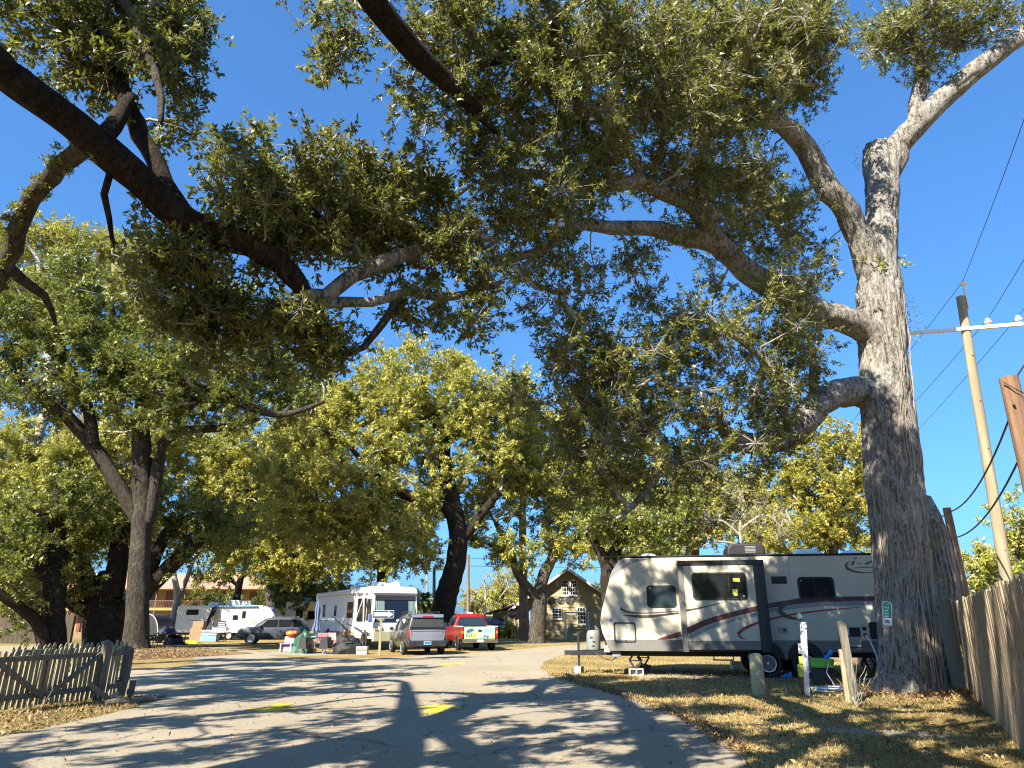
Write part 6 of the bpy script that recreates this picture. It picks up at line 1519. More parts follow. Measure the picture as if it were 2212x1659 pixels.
b = P(1258 * .8848, 1545 * .8848, 66); small_suv('plum red SUV facing the road behind the stop sign', (b.x, 66.5, 0), R(-92), 'plum', True)
b = P(1222 * .8848, 1545 * .8848, 62); small_suv('dark car half hidden behind the red pickup', (b.x - .6, 64, 0), R(-60), 'charcoal', False)

# ------------------------------------------------------------------ class A motorhome
MH = thing('motorhome', 'white motorhome with teal curtains parked nose toward the road', 'motorhome', (-7.2, 38.0, 0), math.atan2(-10.0, 5.8))
# local: +x = forward, the nose is at x = 0; +y = its left when facing forward; the wall toward the viewer's left is y = 0 (negative y outside)
MH.rotation_euler = (0, 0, math.atan2(-10, 5.8)); Lm, Wm = 11.2, 2.5
mp = [(0, .55), (.02, 1.0), (0, 1.35), (-.10, 2.2), (-.22, 2.75), (-.10, 2.86), (-.28, 3.08), (-.7, 3.2), (-Lm, 3.12), (-Lm, .5)]
MB().prism(mp, 0, Wm).build('body', M['rv_white'], MH, .06, 3)
panel(MH, 'windshield', 'windshield', [(.012, .10, 1.40), (.012, Wm - .10, 1.40), (-.20, Wm - .14, 2.70), (-.20, .14, 2.70)], (.02, 0, .004))
panel(MH, 'sun_visor', 'charcoal', [(-.155, .12, 2.48), (-.155, Wm - .12, 2.48), (-.195, Wm - .13, 2.715), (-.195, .13, 2.715)], (.03, 0, .006))
for (y0, y1) in ((.16, .62), (Wm - .52, Wm - .18)):
    cu = MB(); v = []; n = 9
    for i in range(n + 1):
        y = y0 + (y1 - y0) * i / n; d = .012 * (i % 2)
        v += [(.038 + d, y, 1.46), (-.122 + d, y, 2.44)]
    cu.add(v, [(2 * i, 2 * i + 2, 2 * i + 3, 2 * i + 1) for i in range(n)]); cu.build('curtain', M['curtain'], MH)
m = MB(); m.ball((.05, 1.38, 1.45), .05, .09, .08, 10, 6); m.build('dash_cap', M['white_flat'], MH)
m = MB(); m.box(-.06, .05, .05, Wm - .05, .42, .95); m.build('front_bumper', M['post_green'], MH, .05, 2)
for y in (.30, Wm - .30):
    m = MB(); m.box(.02, .075, y - .22, y + .22, .98, 1.16); hl = m.build('headlamp', M['lamp_clear'], MH, .02)
    m = MB(); m.box(.076, .082, y - .2, y - .03, 1.0, 1.13); m.build('turn_lamp', M['lamp_amber'], hl)
for y in (.08, Wm - .08):
    s = -1 if y < 1 else 1
    m = MB(); m.tube([(-.05, y, 1.9), (.15, y + s * .2, 1.95), (.18, y + s * .28, 1.75)], .018, 6); mi = m.build('mirror_arm', M['chrome'], MH)
    m = MB(); m.box(.13, .24, y + s * .28 - .12, y + s * .28 + .12, 1.38, 1.78); m.build('mirror', M['periwinkle'], mi, .03)
for k in range(5):
    y = .4 + k * .42; m = MB(); m.box(-.22, -.17, y - .05, y + .05, 2.90, 2.94); m.build('marker_lamp', M['lamp_amber'], MH)
ob = MH
def mh_win(x0, x1, z0, z1, split=None): return window(ob, x0, x1, z0, z1, 0, .05, .035, split)
mh_win(-1.0, -.28, 1.45, 2.55); mh_win(-2.6, -1.1, 1.4, 2.6, .5); mh_win(-4.4, -3.4, 1.6, 2.45, .5); mh_win(-6.9, -6.5, 1.7, 2.3)
m = MB(); m.prism(rrect(-9.4, -8.75, .75, 2.5, .05), -.02, -.002); dr = m.build('side_door', M['rv_white'], MH)
window(dr, -9.3, -8.85, 1.65, 2.4, -.02, .05, .04)
swoosh(MH, 'swoosh', 'stripe_dark', [(-10.9, 1.5, .09), (-9, 1.45, .09), (-8.0, 1.42, .02)], -.003)
swoosh(MH, 'swoosh', 'stripe_dark', [(-4.3, 1.30, .03), (-3, 1.12, .09), (-1.6, .90, .16), (-.3, .75, .2)], -.003)
swoosh(MH, 'swoosh', 'card', [(-7.6, 1.75, .02), (-6, 1.4, .09), (-4, .9, .20), (-2.8, .68, .2)], -.003)
m = MB(); m.box(-8.6, -3.0, -.012, -.002, .52, .86); m.build('lower_panel', M['card'], MH)
m = MB(); m.tube([(-10.6, -.09, 3.0), (-.9, -.09, 2.92)], .085, 12); aw = m.build('awning_roll', M['rv_white'], MH, smooth=True)
for (x0, x1) in ((-1.15, -.5), (-2.3, -2.3)):
    m = MB(); m.bar((x0, -.18, 2.9), (x1 + .0, -.30, .9), .05, .04); m.build('awning_arm', M['rv_white'], aw)
m = MB(); m.bar((-.95, -.16, 2.85), (-2.6, -.22, 1.0), .05, .04); m.build('awning_arm', M['rv_white'], aw)
for (x, y, a, h, mt) in ((-1.9, 1.25, .75, .34, 'rv_white'), (-6.2, 1.25, .7, .32, 'rv_white')):
    m = MB(); m.prism([(x - a, 3.15), (x - a * .9, 3.15 + h * .9), (x - a * .4, 3.15 + h), (x + a * .6, 3.15 + h * .95), (x + a, 3.15)], y - .42, y + .42); m.build('air_conditioner', M[mt], MH, .06, 3)
m = MB(); m.ball((-1.1, 1.5, 3.2), .42, .42, .34, 16, 8, 0); m.build('satellite_dome', M['rv_white'], MH, smooth=True)
for x in (-3.6, -8.2):
    m = MB(); m.box(x - .25, x + .25, 1.0, 1.5, 3.14, 3.26); m.build('roof_vent', M['rv_white'], MH, .03)
for y in (.9, 1.25):
    m = MB(); m.tube([(-10.9, y, 3.12), (-10.9, y, 3.38), (-10.6, y, 3.40), (-10.6, y, 3.12)], .018, 6); m.build('ladder_rail', M['steel'], MH)
for x, d in ((-1.2, 1), (-7.9, 1)):
    m = MB(); m.lathe([(.52, -.004), (.52, -.001)], 20, (x, 0, .5), 'y'); m.build('wheel_arch', M['black'], MH)
    wheel(MH, x, .12, .46, .46, .28, 6, -1, .55, 'chrome'); wheel(MH, x, Wm - .12, .46, .46, .28, 6, 1, .55, 'chrome', detail=False)

# ------------------------------------------------------------------ white travel trailers behind
def white_trailer(label, loc, rz, L, front=True):
    o = thing('travel_trailer', label, 'trailer', loc, rz)
    pr = [(0, .62), (0, 2.86), (.08, 2.95), (L * .72, 3.02), (L * .86, 2.98), (L * .94, 2.72), (L * .985, 2.2), (L, 1.6), (L * .985, 1.1), (L * .95, .62)]
    MB().prism(pr, 0, 2.4).build('body', M['rv_white'], o, .05, 2)
    return o
WT = white_trailer('white travel trailer with a rounded nose and a rolled awning on the left', (-26.3, 57.5, 0), R(3), 8.9); WT.scale = (.86, 1, .86)
window(WT, .85, 1.95, 2.15, 2.62, 0, .1, .05); window(WT, 5.05, 5.55, 1.7, 2.15, 0, .08, .05)
m = MB(); m.prism(rrect(5.75, 6.35, .7, 2.6, .06), -.02, -.002); dd = m.build('door', M['rv_white'], WT); window(dd, 5.88, 6.22, 1.85, 2.5, -.02, .06, .045)
m = MB(); m.box(7.25, 7.29, -.012, -.002, .66, 2.85); m.build('trim_strip', M['stripe_grey'], WT)
m = MB(); m.tube([(3.0, -.1, 2.88), (7.2, -.1, 2.94)], .08, 10); awn = m.build('awning_roll', M['blue_pale'], WT, smooth=True)
m = MB(); m.bar((3.05, -.12, 2.86), (3.05, -.12, .7), .05, .04); m.build('awning_arm', M['rv_white'], awn)
for (x, w, h) in ((2.9, .5, .38), (4.7, .75, .55), (5.9, .45, .45)):
    m = MB(); m.prism([(x - w, 2.95), (x - w * .9, 2.95 + h * .9), (x - w * .5, 2.95 + h), (x + w * .6, 2.95 + h * .95), (x + w, 2.95)], .7, 1.6); m.build('air_conditioner', M['rv_white'], WT, .06, 3)
swoosh(WT, 'swoosh', 'stripe_grey', [(1.0, 1.75, .03), (2.2, 1.62, .10), (3.0, 1.58, .03)], -.003)
swoosh(WT, 'swoosh', 'stripe_grey', [(5.6, 1.25, .02), (6.6, 1.1, .08), (7.6, 1.05, .02)], -.003)
swoosh(WT, 'swoosh', 'stripe_grey', [(1.3, 1.1, .02), (2.0, .95, .07), (2.6, .85, .02)], -.003)
swoosh(WT, 'swoosh', 'card', [(6.6, 1.6, .03), (7.0, 1.5, .12), (7.5, 1.42, .03)], -.003)
swoosh(WT, 'front_logo', 'stripe_grey', [(8.1, 2.0, .03), (8.25, 1.85, .08), (8.6, 1.85, .05), (8.7, 2.0, .02)], -.003)
for x in (3.9, 4.9):
    wheel(WT, x, .1, .36, .36, .22, 5, -1, .58, 'alloy', detail=False)
m = MB(); m.box(.3, 8.2, .2, 2.1, .45, .62); m.build('underbelly', M['black'], WT)
m = MB()
for k in range(4): m.box(5.7 + .0, 6.35, -.35 - .24 * k, -.14 - .24 * k, .60 - .15 * k, .63 - .15 * k)
m.bar((5.7, -.1, .66), (5.7, -1.1, .12), .03, .08); m.bar((6.35, -.1, .66), (6.35, -1.1, .12), .03, .08); m.build('steps', M['charcoal'], WT)
tp_ = MB(); v = []
rg2 = random.Random(4)
for i in range(7):
    for j in range(6):
        v.append((-.0 + 2.65 - .95 * (j / 5) ** 1.3 + .5 * i / 6 * (1 - .3 * j / 5), -.18 - .55 * j / 5 - .10 * rg2.random(), 2.8 - 2.75 * j / 5))
tp_.add(v, [(i * 6 + j, i * 6 + j + 1, i * 6 + j + 7, i * 6 + j + 6) for i in range(6) for j in range(5)])
o = tp_.build('tarp', M['tarp_black'], None, smooth=True); o.location = WT.location; o.rotation_euler = WT.rotation_euler; o.scale = WT.scale; o.location.x += .5; tag(o, 'black tarp hanging from the awning of the white trailer', 'tarp')
W2 = white_trailer('white trailer half hidden between the grey SUV and the motorhome', (-19.2, 62, 0), R(2), 7.5)
window(W2, .9, 1.5, 1.5, 2.5, 0, .08, .05); window(W2, 1.9, 2.9, 1.5, 2.2, 0, .08, .05); window(W2, 3.4, 3.8, 2.1, 2.4, 0, .05, .04)
m = MB(); m.tube([(.3, -.1, 2.84), (5.5, -.1, 2.90)], .07, 10); m.build('awning_roll', M['rv_white'], W2, smooth=True)
for x in (1.4, 3.6):
    m = MB(); m.box(x - .4, x + .4, .8, 1.6, 2.94, 3.3); m.build('air_conditioner', M['rv_white'], W2, .1, 3)
# ------------------------------------------------------------------ road signs
sb = Vector(g2(926, 1600))
ow = thing('one_way_sign', 'black and white one way sign on a wooden post beside the silver-tailed SUV', 'sign', sb, R(4))
m = MB(); m.box(-.055, .055, -.045, .045, -.1, 1.62); m.build('post', M['pole_wood'], ow, .008, 1)
m = MB(); m.prism(rrect(-.395, .555, 1.565, 1.895, .03), -.058, -.050); m.build('plate', M['white_flat'], ow)
m = MB(); m.prism(rrect(-.385, .545, 1.575, 1.885, .025), -.061, -.0585); m.build('black_field', M['navy'], ow)
m = MB(); m.prism([(-.34, 1.655), (.30, 1.655), (.30, 1.60), (.51, 1.73), (.30, 1.86), (.30, 1.805), (-.34, 1.805)], -.064, -.0615); m.build('arrow', M['white_flat'], ow)
text('lettering', 'ONE WAY', .165, M['navy'], ow, (-.01, -.0655, 1.728), extrude=.0008, scl=(.86, 1, 1))
ss = P(1250 * .8848, 1545 * .8848, 57); ss = Vector((ss.x, 57, 0))
so_ = thing('stop_sign', 'red stop sign on a thin post before the plum SUV', 'sign', ss, 0)
oct_ = lambda r: [(r * math.cos(R(22.5 + 45 * i)), 1.95 + r * math.sin(R(22.5 + 45 * i))) for i in range(8)]
m = MB(); m.box(-.03, .03, .0, .03, -.1, 2.2); m.build('post', M['steel'], so_)
m = MB(); m.prism(oct_(.40), -.006, -.001); m.build('plate', M['white_flat'], so_)
m = MB(); m.prism(oct_(.37), -.0095, -.0065); m.build('red_field', M['red'], so_)
text('lettering', 'STOP', .31, M['white_flat'], so_, (0, -.0115, 1.95), extrude=.001, scl=(.8, 1, 1), bold=.003)

# ------------------------------------------------------------------ yellow house with a gable
M['siding'] = plain('siding', (.34, .27, .155), .75, var=.06, scale=1.5, dirt=.1)
M['trim_white'] = plain('trim_white', (.56, .55, .51), .7, var=.06)
M['shingle'] = plain('shingle', (.22, .125, .09), .9, var=.3, scale=4, bump=.6, bscale=12, stretch=(1, 1, 3))
M['blue_trim'] = plain('blue_trim', (.06, .12, .28), .6, var=.1)
HS = thing('house', 'yellow sided house with a brown gable roof behind the cream trailer nose', 'house', (4.9, 64, 0))
hw, ze, zp = 4.5, 2.7, 5.75
MB().prism([(-hw, 0), (hw, 0), (hw, ze), (0, zp), (-hw, ze)], 0, 11).build('wall', M['siding'], HS)
z = .45; k = 0
while z < zp - .25:
    w = hw if z < ze else hw * (zp - z - .06) / (zp - ze)
    b = MB(); b.add([(-w, -.005, z + .23), (w, -.005, z + .23), (w, -.035, z), (-w, -.035, z), (-w, -.001, z), (w, -.001, z), (w, -.001, z + .23), (-w, -.001, z + .23)], [(0, 1, 2, 3), (4, 5, 6, 7), (2, 5, 4, 3), (0, 3, 4, 7), (1, 6, 5, 2), (0, 7, 6, 1)])
    b.build('siding_board', M['siding'], HS); z += .23
for s in (-1, 1):
    r = MB(); ov = .65
    dx, dz = hw, zp - ze
    x1, z1 = s * (hw + ov), ze - dz / dx * ov
    r.add([(0, -.7, zp + .12), (x1, -.7, z1 + .12), (x1, 11.5, z1 + .12), (0, 11.5, zp + .12), (0, -.7, zp + .02), (x1, -.7, z1 + .02), (x1, 11.5, z1 + .02), (0, 11.5, zp + .02)], [(0, 1, 2, 3), (7, 6, 5, 4), (0, 4, 5, 1), (1, 5, 6, 2), (2, 6, 7, 3)])
    rf = r.build('roof', M['shingle'], HS)
    for j in range(12):           # shingle courses
        t0, t1 = j / 12, (j + 1) / 12
        c = MB(); a0 = Vector((x1 * t0, 0, zp + .125 + (z1 - zp) * t0)); a1 = Vector((x1 * t1, 0, zp + .145 + (z1 - zp) * t1))
        c.add([(a0.x, -.72, a0.z), (a1.x, -.72, a1.z), (a1.x, 11.5, a1.z), (a0.x, 11.5, a0.z)], [(0, 1, 2, 3)]); c.build('shingle_course', M['shingle'], rf)
    f = MB(); f.bar((s * .02, -.74, zp - .02), (x1, -.74, z1 - .02), .05, .2, up=(0, 0, 1)); f.build('barge_board', M['trim_white'], HS)
m = MB(); m.prism([(-6.6, 0), (-hw - .02, 0), (-hw - .02, 2.45), (-6.6, 2.0)], .8, 10); m.build('side_wing', M['siding'], HS)
m = MB(); m.add([(-7.2, .3, 1.95), (-hw + .1, .3, 2.75), (-hw + .1, 10.5, 2.75), (-7.2, 10.5, 1.95), (-7.2, .3, 2.07), (-hw + .1, .3, 2.87), (-hw + .1, 10.5, 2.87), (-7.2, 10.5, 2.07)], [(3, 2, 1, 0), (4, 5, 6, 7), (0, 1, 5, 4), (1, 2, 6, 5), (2, 3, 7, 6), (3, 0, 4, 7)]); m.build('wing_roof', M['shingle'], HS)
def hwin(x0, x1, z0, z1, nx, nz, frame='trim_white', y=-.04, glass='glass'):
    o = ring([(x0, z0), (x1, z0), (x1, z1), (x0, z1)], [(x0 + .08, z0 + .08), (x1 - .08, z0 + .08), (x1 - .08, z1 - .08), (x0 + .08, z1 - .08)], y - .03, y + .038).build('window', M[frame], HS)
    m = MB(); m.box(x0 + .07, x1 - .07, y - .004, y + .002, z0 + .07, z1 - .07); m.build('pane', M[glass], o)
    for i in range(1, nx):
        x = x0 + (x1 - x0) * i / nx; m = MB(); m.box(x - .018, x + .018, y - .02, y - .005, z0 + .08, z1 - .08); m.build('muntin', M[frame], o)
    for i in range(1, nz):
        q = z0 + (z1 - z0) * i / nz; w = .03 if nz == 4 and i == 2 else .016; m = MB(); m.box(x0 + .08, x1 - .08, y - .022, y - .0055, q - w, q + w); m.build('muntin', M[frame], o)
    m = MB(); m.box(x0 - .06, x1 + .06, y - .09, y - .031, z0 - .07, z0 - .002); m.build('sill', M[frame], o)
hwin(-.55, .12, 3.5, 4.85, 3, 4); hwin(.2, .87, 3.5, 4.85, 3, 4); hwin(-1.45, -.55, 1.55, 2.5, 3, 4); hwin(.75, 1.55, 1.1, 2.55, 3, 4); hwin(-3.35, -2.85, 1.0, 2.5, 1, 3, 'blue_trim')
m = MB(); m.box(-1.0, -.78, -.07, -.036, 4.3, 4.75); m.build('wall_vent', M['trim_white'], HS)
for i, x in enumerate((-2.1, -1.45, -.62, .08)):
    m = MB(); m.lathe([(.33, -.03), (.33, -.07), (.22, -.09), (.20, -.06), (.08, -.055), (.06, -.085), (.005, -.09)], 22, (x, 0, 3.12), 'y'); o = m.build('hubcap', M['chrome'] if i != 1 else M['charcoal'], None, smooth=True); o.location = HS.location; tag(o, ['round hubcap hung leftmost on the yellow house wall', 'dark hubcap hung second from the left on the yellow house wall', 'chrome hubcap hung third from the left on the yellow house wall', 'chrome hubcap hung rightmost on the yellow house wall'][i], 'hubcap', 'hubcaps on the house')
SW = thing('garden_swing', 'white garden swing standing before the yellow house', 'swing', (5.35, 60.5, 0))
for s in (-1, 1):
    m = MB(); m.bar((s * .95, -.45, -.05), (s * .95, 0, 2.05), .09, .09); m.bar((s * .95, .45, -.05), (s * .95, 0, 2.05), .09, .09); m.bar((s * .95, -.42, .3), (s * .95, .42, .3), .06, .06); m.build('leg_frame', M['trim_white'], SW)
m = MB(); m.box(-1.05, 1.05, -.05, .05, 2.02, 2.12); m.build('top_beam', M['trim_white'], SW)
for k in range(4):
    m = MB(); m.box(-.75, .75, -.25 + k * .12, -.15 + k * .12, .44, .47); m.build('seat_slat', M['picket_wood'], SW); m = MB(); m.box(-.75, .75, .25, .28, .50 + k * .11, .59 + k * .11); m.build('back_slat', M['picket_wood'], SW)
for s in (-1, 1):
    m = MB(); m.bar((s * .72, -.1, .46), (s * .72, 0, 2.03), .015, .015); m.build('hanger', M['steel'], SW); m = MB(); m.box(s * .75 - .03, s * .75 + .03, -.25, .28, .62, .66); m.build('arm_rest', M['picket_wood'], SW)
m = MB(); m.lathe([(.16, 0), (.3, .32), (.32, .36), (.28, .36), (.14, .05)], 14, (0, 0, 0)); o = m.build('planter', M['yellow']); o.location = (2.9, 60.5, 0); tag(o, 'yellow tub planter by the yellow house wall', 'planter')
# pale shed and yard wall behind the pickup
SD = thing('shed', 'pale low building behind the red pickup', 'building', (-4.4, 84, 0))
m = MB(); m.box(-1.5, 2.2, 0, 5, 0, 1.9); m.build('wall', M['trim_white'], SD); m = MB(); m.prism([(-1.8, 1.92), (2.5, 1.92), (2.5, 2.0), (-1.8, 2.15)], -.3, 5.3); m.build('roof', M['stripe_grey'], SD)
m = MB(); m.box(-1.2, -.4, -.02, -.002, .05, 1.75); m.build('door', M['blue_pale'], SD)

# ------------------------------------------------------------------ two-storey motel on the left
M['motel_wall'] = plain('motel_wall', (.31, .22, .075), .8, var=.08)
M['motel_door'] = plain('motel_door', (.15, .035, .025), .6, var=.1)
M['motel_roof'] = plain('motel_roof', (.30, .175, .125), .9, var=.2, scale=2, bump=.5, bscale=10)
M['brick_dark'] = plain('brick_dark', (.16, .085, .06), .9, var=.3, scale=5)
MO = thing('motel', 'two-storey yellow motel with dark red doors and brown roof on the left', 'building', (-78, 92, 0))
Lmo = 46.0
m = MB(); m.box(0, Lmo, 1.6, 9, 0, 5.35); m.build('wall', M['motel_wall'], MO)
m = MB(); m.box(-.3, Lmo + .3, 0, 1.59, 2.62, 2.85); bal = m.build('balcony', M['motel_wall'], MO)
m = MB(); m.box(0, Lmo, -.02, .03, 3.72, 3.80)
m.box(0, Lmo, -.02, .03, 2.92, 2.98)
for i in range(230): m.box(.1 + i * .2, .13 + i * .2, -.01, .02, 2.98, 3.72)
m.build('railing', M['brick_dark'], bal)
rf = MB(); rf.add([(-1, -.6, 5.35), (Lmo + 1, -.6, 5.35), (Lmo - 3, 4.6, 7.4), (3, 4.6, 7.4), (-1, 10, 5.35), (Lmo + 1, 10, 5.35), (-1, -.6, 5.15), (Lmo + 1, -.6, 5.15), (Lmo + 1, 10, 5.15), (-1, 10, 5.15)],
                     [(0, 1, 2, 3), (1, 5, 2), (5, 4, 3, 2), (4, 0, 3), (0, 6, 7, 1), (1, 7, 8, 5), (5, 8, 9, 4), (4, 9, 6, 0), (6, 9, 8, 7)]); rf.build('roof', M['motel_roof'], MO)
for i in range(13):
    x = .6 + i * 3.6
    m = MB(); m.box(x - .07, x + .07, .02, .16, 0, 5.15); m.build('post', M['brick_dark'], MO)
    for zf in (0, 2.86):
        m = MB(); m.box(x + .5, x + 1.35, 1.53, 1.598, zf + .02, zf + 2.05); d = m.build('door', M['motel_door'], MO)
        m = MB(); m.box(x + 1.22, x + 1.28, 1.49, 1.53, zf + .95, zf + 1.05); m.build('handle', M['steel'], d)
        m = MB(); m.box(x + 1.75, x + 3.0, 1.55, 1.598, zf + .75, zf + 1.95); w = m.build('window', M['trim_white'], MO)
        m = MB(); m.box(x + 1.82, x + 2.93, 1.535, 1.549, zf + .82, zf + 1.88); m.build('pane', M['glass'], w)
    m = MB(); m.box(x + 1.5, x + 1.6, 1.45, 1.598, 4.65, 4.85); m.build('wall_lamp', M['white_flat'], MO)

# ------------------------------------------------------------------ hedges, palms, far woods
def hedge(label, box, n, seed, L=.16, mat='leaf_green', name='hedge', cat='hedge', tintc=.45):
    rng = np.random.default_rng(seed); x0, x1, y0, y1, h = box
    C = np.stack([rng.uniform(x0, x1, n), rng.uniform(y0, y1, n), np.zeros(n)], 1)
    hh = h * (.8 + .2 * np.sin(C[:, 0] * 1.3 + seed) * np.cos(C[:, 0] * .37)); edge = np.minimum(1, np.minimum(C[:, 0] - x0, x1 - C[:, 0]) / .8 + .3)
    C[:, 2] = hh * edge * rng.uniform(.03, 1, n) ** .6
    D = _norm(rng.normal(0, .7, C.shape) + UP * .8); o0 = np.array([(x0 + x1) / 2, (y0 + y1) / 2, 0])
    root = thing(name, label, cat, tuple(o0))
    tag(mesh_obj('foliage', leaf_mesh('foliage', C - o0, D, 12, L, L * .5, rng, spread=.25, base_tint=np.clip(rng.normal(tintc, .25, n), 0, 1), jitter=.05, tri=True), M[mat], root), kind='stuff')
    for k in range(6):
        m = MB(); x = (x1 - x0) * (k + .5) / 6 - (x1 - x0) / 2; m.tube([(x, 0, -.05), (x + .1, .05, h * .4), (x - .05, 0, h * .7)], [.04, .03, .015], 6); m.build('stem', M['bark_grey'], root)
    return root
hedge('clipped hedge between the motel fence and the white trailer', (-33, -27.8, 59, 61, 1.9), 900, 3)
hedge('dark evergreen hedge behind the dark board fence', (-60, -34, 52, 54, 2.3), 2200, 4, .22, tintc=.25)
hedge('rounded shrubs along the yard behind the stop sign', (-4.5, -.2, 72, 74, 1.6), 700, 5, .16, tintc=.6, mat='leaf_far')
hedge('shrub at the left corner of the yellow house', (-.9, .4, 61.5, 63.3, 2.3), 420, 6, .13, mat='leaf_far', name='shrub', cat='shrub')
hedge('yellow-green shrubs behind the fence on the right', (14, 26, 33, 35, 2.6), 1500, 7, .16, mat='leaf_far', tintc=.6, name='shrub', cat='shrub')
hedge('tall evergreen screen behind the motorhome and trailers', (-31, -7, 74, 77, 5.0), 3200, 12, .24, tintc=.25)
hedge('green shrubs behind the cream trailer roof', (8, 22, 70, 73, 3.5), 1500, 13, .22, tintc=.45, mat='leaf_far')
def palm(label, x, y, h, seed):
    rng = np.random.default_rng(seed); o = thing('palm_tree', label, 'palm tree', (x, y, 0), 0, 'palms beyond the motorhome')
    m = MB(); m.tube([(0, 0, -.05), (.05, 0, h * .5), (0, 0, h)], [.2, .16, .17], 10); m.build('trunk', M['bark_grey'], o)
    for k in range(22):
        a = rng.uniform(0, 6.28); e = rng.uniform(-.5, 1.3); L = rng.uniform(1.0, 1.5); m = MB(); v = []; f = []
        for i in range(6):
            t = i / 5; r = L * t; z = h + r * math.sin(e) - .5 * r * r * .5; q = r * math.cos(e); w = .28 * math.sin(math.pi * min(1, t * .9 + .1)) * (1 if i < 5 else .1)
            px, py = math.cos(a) * q, math.sin(a) * q; nx, ny = -math.sin(a) * w, math.cos(a) * w
            v += [(px + nx, py + ny, z - .06), (px, py, z), (px - nx, py - ny, z - .06)]
        for i in range(5): f += [(3 * i, 3 * i + 1, 3 * i + 4, 3 * i + 3), (3 * i + 1, 3 * i + 2, 3 * i + 5, 3 * i + 4)]
        m.add(v, f); m.build('frond', M['palm'], o)
    return o
M['palm'] = plain('palm', (.16, .17, .045), .6, var=.3, scale=3)
for (lab, px, y, h, sd) in (('left palm of the two beyond the motorhome nose', 1034, 70, 3.4, 1), ('right palm of the two beyond the motorhome nose', 1062, 74, 3.2, 2)):
    b = P(px * .8848, 1540 * .8848, y); palm(lab, b.x, y, h, sd)
rng = np.random.default_rng(55); n = 5200
X = rng.uniform(-170, 190, n); Yf = rng.uniform(125, 165, n); top = 5 + 2.6 * np.sin(X * .11) + 1.6 * np.sin(X * .31 + 1) + rng.normal(0, .5, n)
C = np.stack([X, Yf, top * rng.uniform(.02, 1, n) ** .7], 1)
me = leaf_mesh('distant_woods', C, _norm(rng.normal(0, .8, C.shape) + UP * .5), 14, 1.0, .55, rng, spread=1.2, base_tint=np.clip(rng.normal(.45, .25, n), 0, 1), jitter=.4, tri=True)
tag(mesh_obj('distant_woods', me, M['leaf_green']), 'far line of woods along the horizon', 'woods', kind='stuff')

n = 2600
X = rng.uniform(-90, 90, n); Yf = rng.uniform(-75, -45, n); top = 9 + 3 * np.sin(X * .13) + rng.normal(0, .6, n)
C = np.stack([X, Yf, top * rng.uniform(.02, 1, n) ** .7], 1)
me = leaf_mesh('woods', C, _norm(rng.normal(0, .8, C.shape) + UP * .5), 12, 1.3, .8, rng, spread=1.5, base_tint=np.clip(rng.normal(.45, .25, n), 0, 1), jitter=.5, tri=True)
tag(mesh_obj('woods', me, M['leaf_green']), 'woods standing behind the viewer', 'woods', kind='stuff')

# ------------------------------------------------------------------ camp things beside the motorhome
def lump(name, label, cat, c, rx, ry, rz, mat, seed, group=None):
    rng = random.Random(seed); m = MB(); n, k = 18, 9; v = []; f = []
    ph = [rng.uniform(0, 6.3) for _ in range(6)]
    for i in range(k + 1):
        t = math.pi / 2 * i / k
        for j in range(n):
            a = 2 * math.pi * j / n
            q = 1 + .16 * math.sin(2 * a + ph[0]) + .12 * math.sin(5 * a + ph[1] + 3 * t) + .09 * math.sin(9 * a + ph[2] - 4 * t) + rng.gauss(0, .03)
            fl = 1 + .22 * (1 - t / (math.pi / 2)) ** 3
            r = math.cos(t) ** .45
            v.append((rx * r * q * fl * math.cos(a), ry * r * q * fl * math.sin(a), rz * math.sin(t) * (1 + .16 * math.sin(2 * a + ph[3]) + .08 * math.sin(5 * a + ph[4]))))
    for i in range(k):
        for j in range(n):
            a = i * n + j; b = i * n + (j + 1) % n; f.append((a, b, b + n, a + n))
    f.append(tuple(range(k * n, k * n + n)))
    m.add(v, f); o = m.build(name, mat, None, smooth=True); o.location = c
    return tag(o, label, cat, group)
def at(px, y): return Vector((P(px * .8848, 1570 * .8848, y).x, y, 0))
lump('covered_grill', 'green tarp draped over a grill beside the motorhome', 'tarp', at(742, 35.5), .40, .42, .88, M['tarp_green'], 3)
lump('bag_heap', 'shiny black bag heap at the motorhome front wheel', 'bags', at(852, 34.6), .55, .45, .55, M['tarp_black'], 4)
lump('bag_heap', 'flat black bag lying on top of the bag heap', 'bags', at(848, 34.7) + Vector((0, 0, .48)), .42, .34, .28, M['tarp_black'], 7)
def fold_chair(label, c, rz, mat):
    o = thing('folding_chair', label, 'chair', c, rz, 'folding chairs at the campsite')
    for s in (-1, 1):
        m = MB(); m.bar((s * .24, -.22, 0), (s * .24, .2, .46), .025, .025); m.bar((s * .24, .22, 0), (s * .24, -.2, .46), .025, .025); m.bar((s * .24, .2, .44), (s * .24, .3, .92), .025, .025); m.build('side_frame', M['steel'], o)
        m = MB(); m.box(s * .24 - .03, s * .24 + .03, -.2, .25, .62, .645); m.build('arm_rest', M['steel'], o)
    m = MB(); m.box(-.23, .23, -.22, .2, .44, .465); m.build('seat', mat, o, .01); m = MB(); m.add([(-.23, .215, .56), (.23, .215, .56), (.23, .29, .9), (-.23, .29, .9), (-.23, .235, .56), (.23, .235, .56), (.23, .31, .9), (-.23, .31, .9)], [(0, 1, 2, 3), (7, 6, 5, 4), (0, 4, 5, 1), (1, 5, 6, 2), (2, 6, 7, 3), (3, 7, 4, 0)]); m.build('backrest', mat, o, .008, 1)
    return o
fold_chair('pink folding chair left of the other, behind the black table', at(785, 35.6), R(200), M['pink'])
fold_chair('pink folding chair nearest the motorhome wall', at(820, 35.9), R(150), M['pink'])
TB = thing('camp_table', 'folding table with black cloths hanging at both ends', 'table', at(770, 34.6), R(-4))
m = MB(); m.box(-.62, .62, -.3, .3, .70, .73); m.build('top', M['charcoal'], TB, .008, 1)
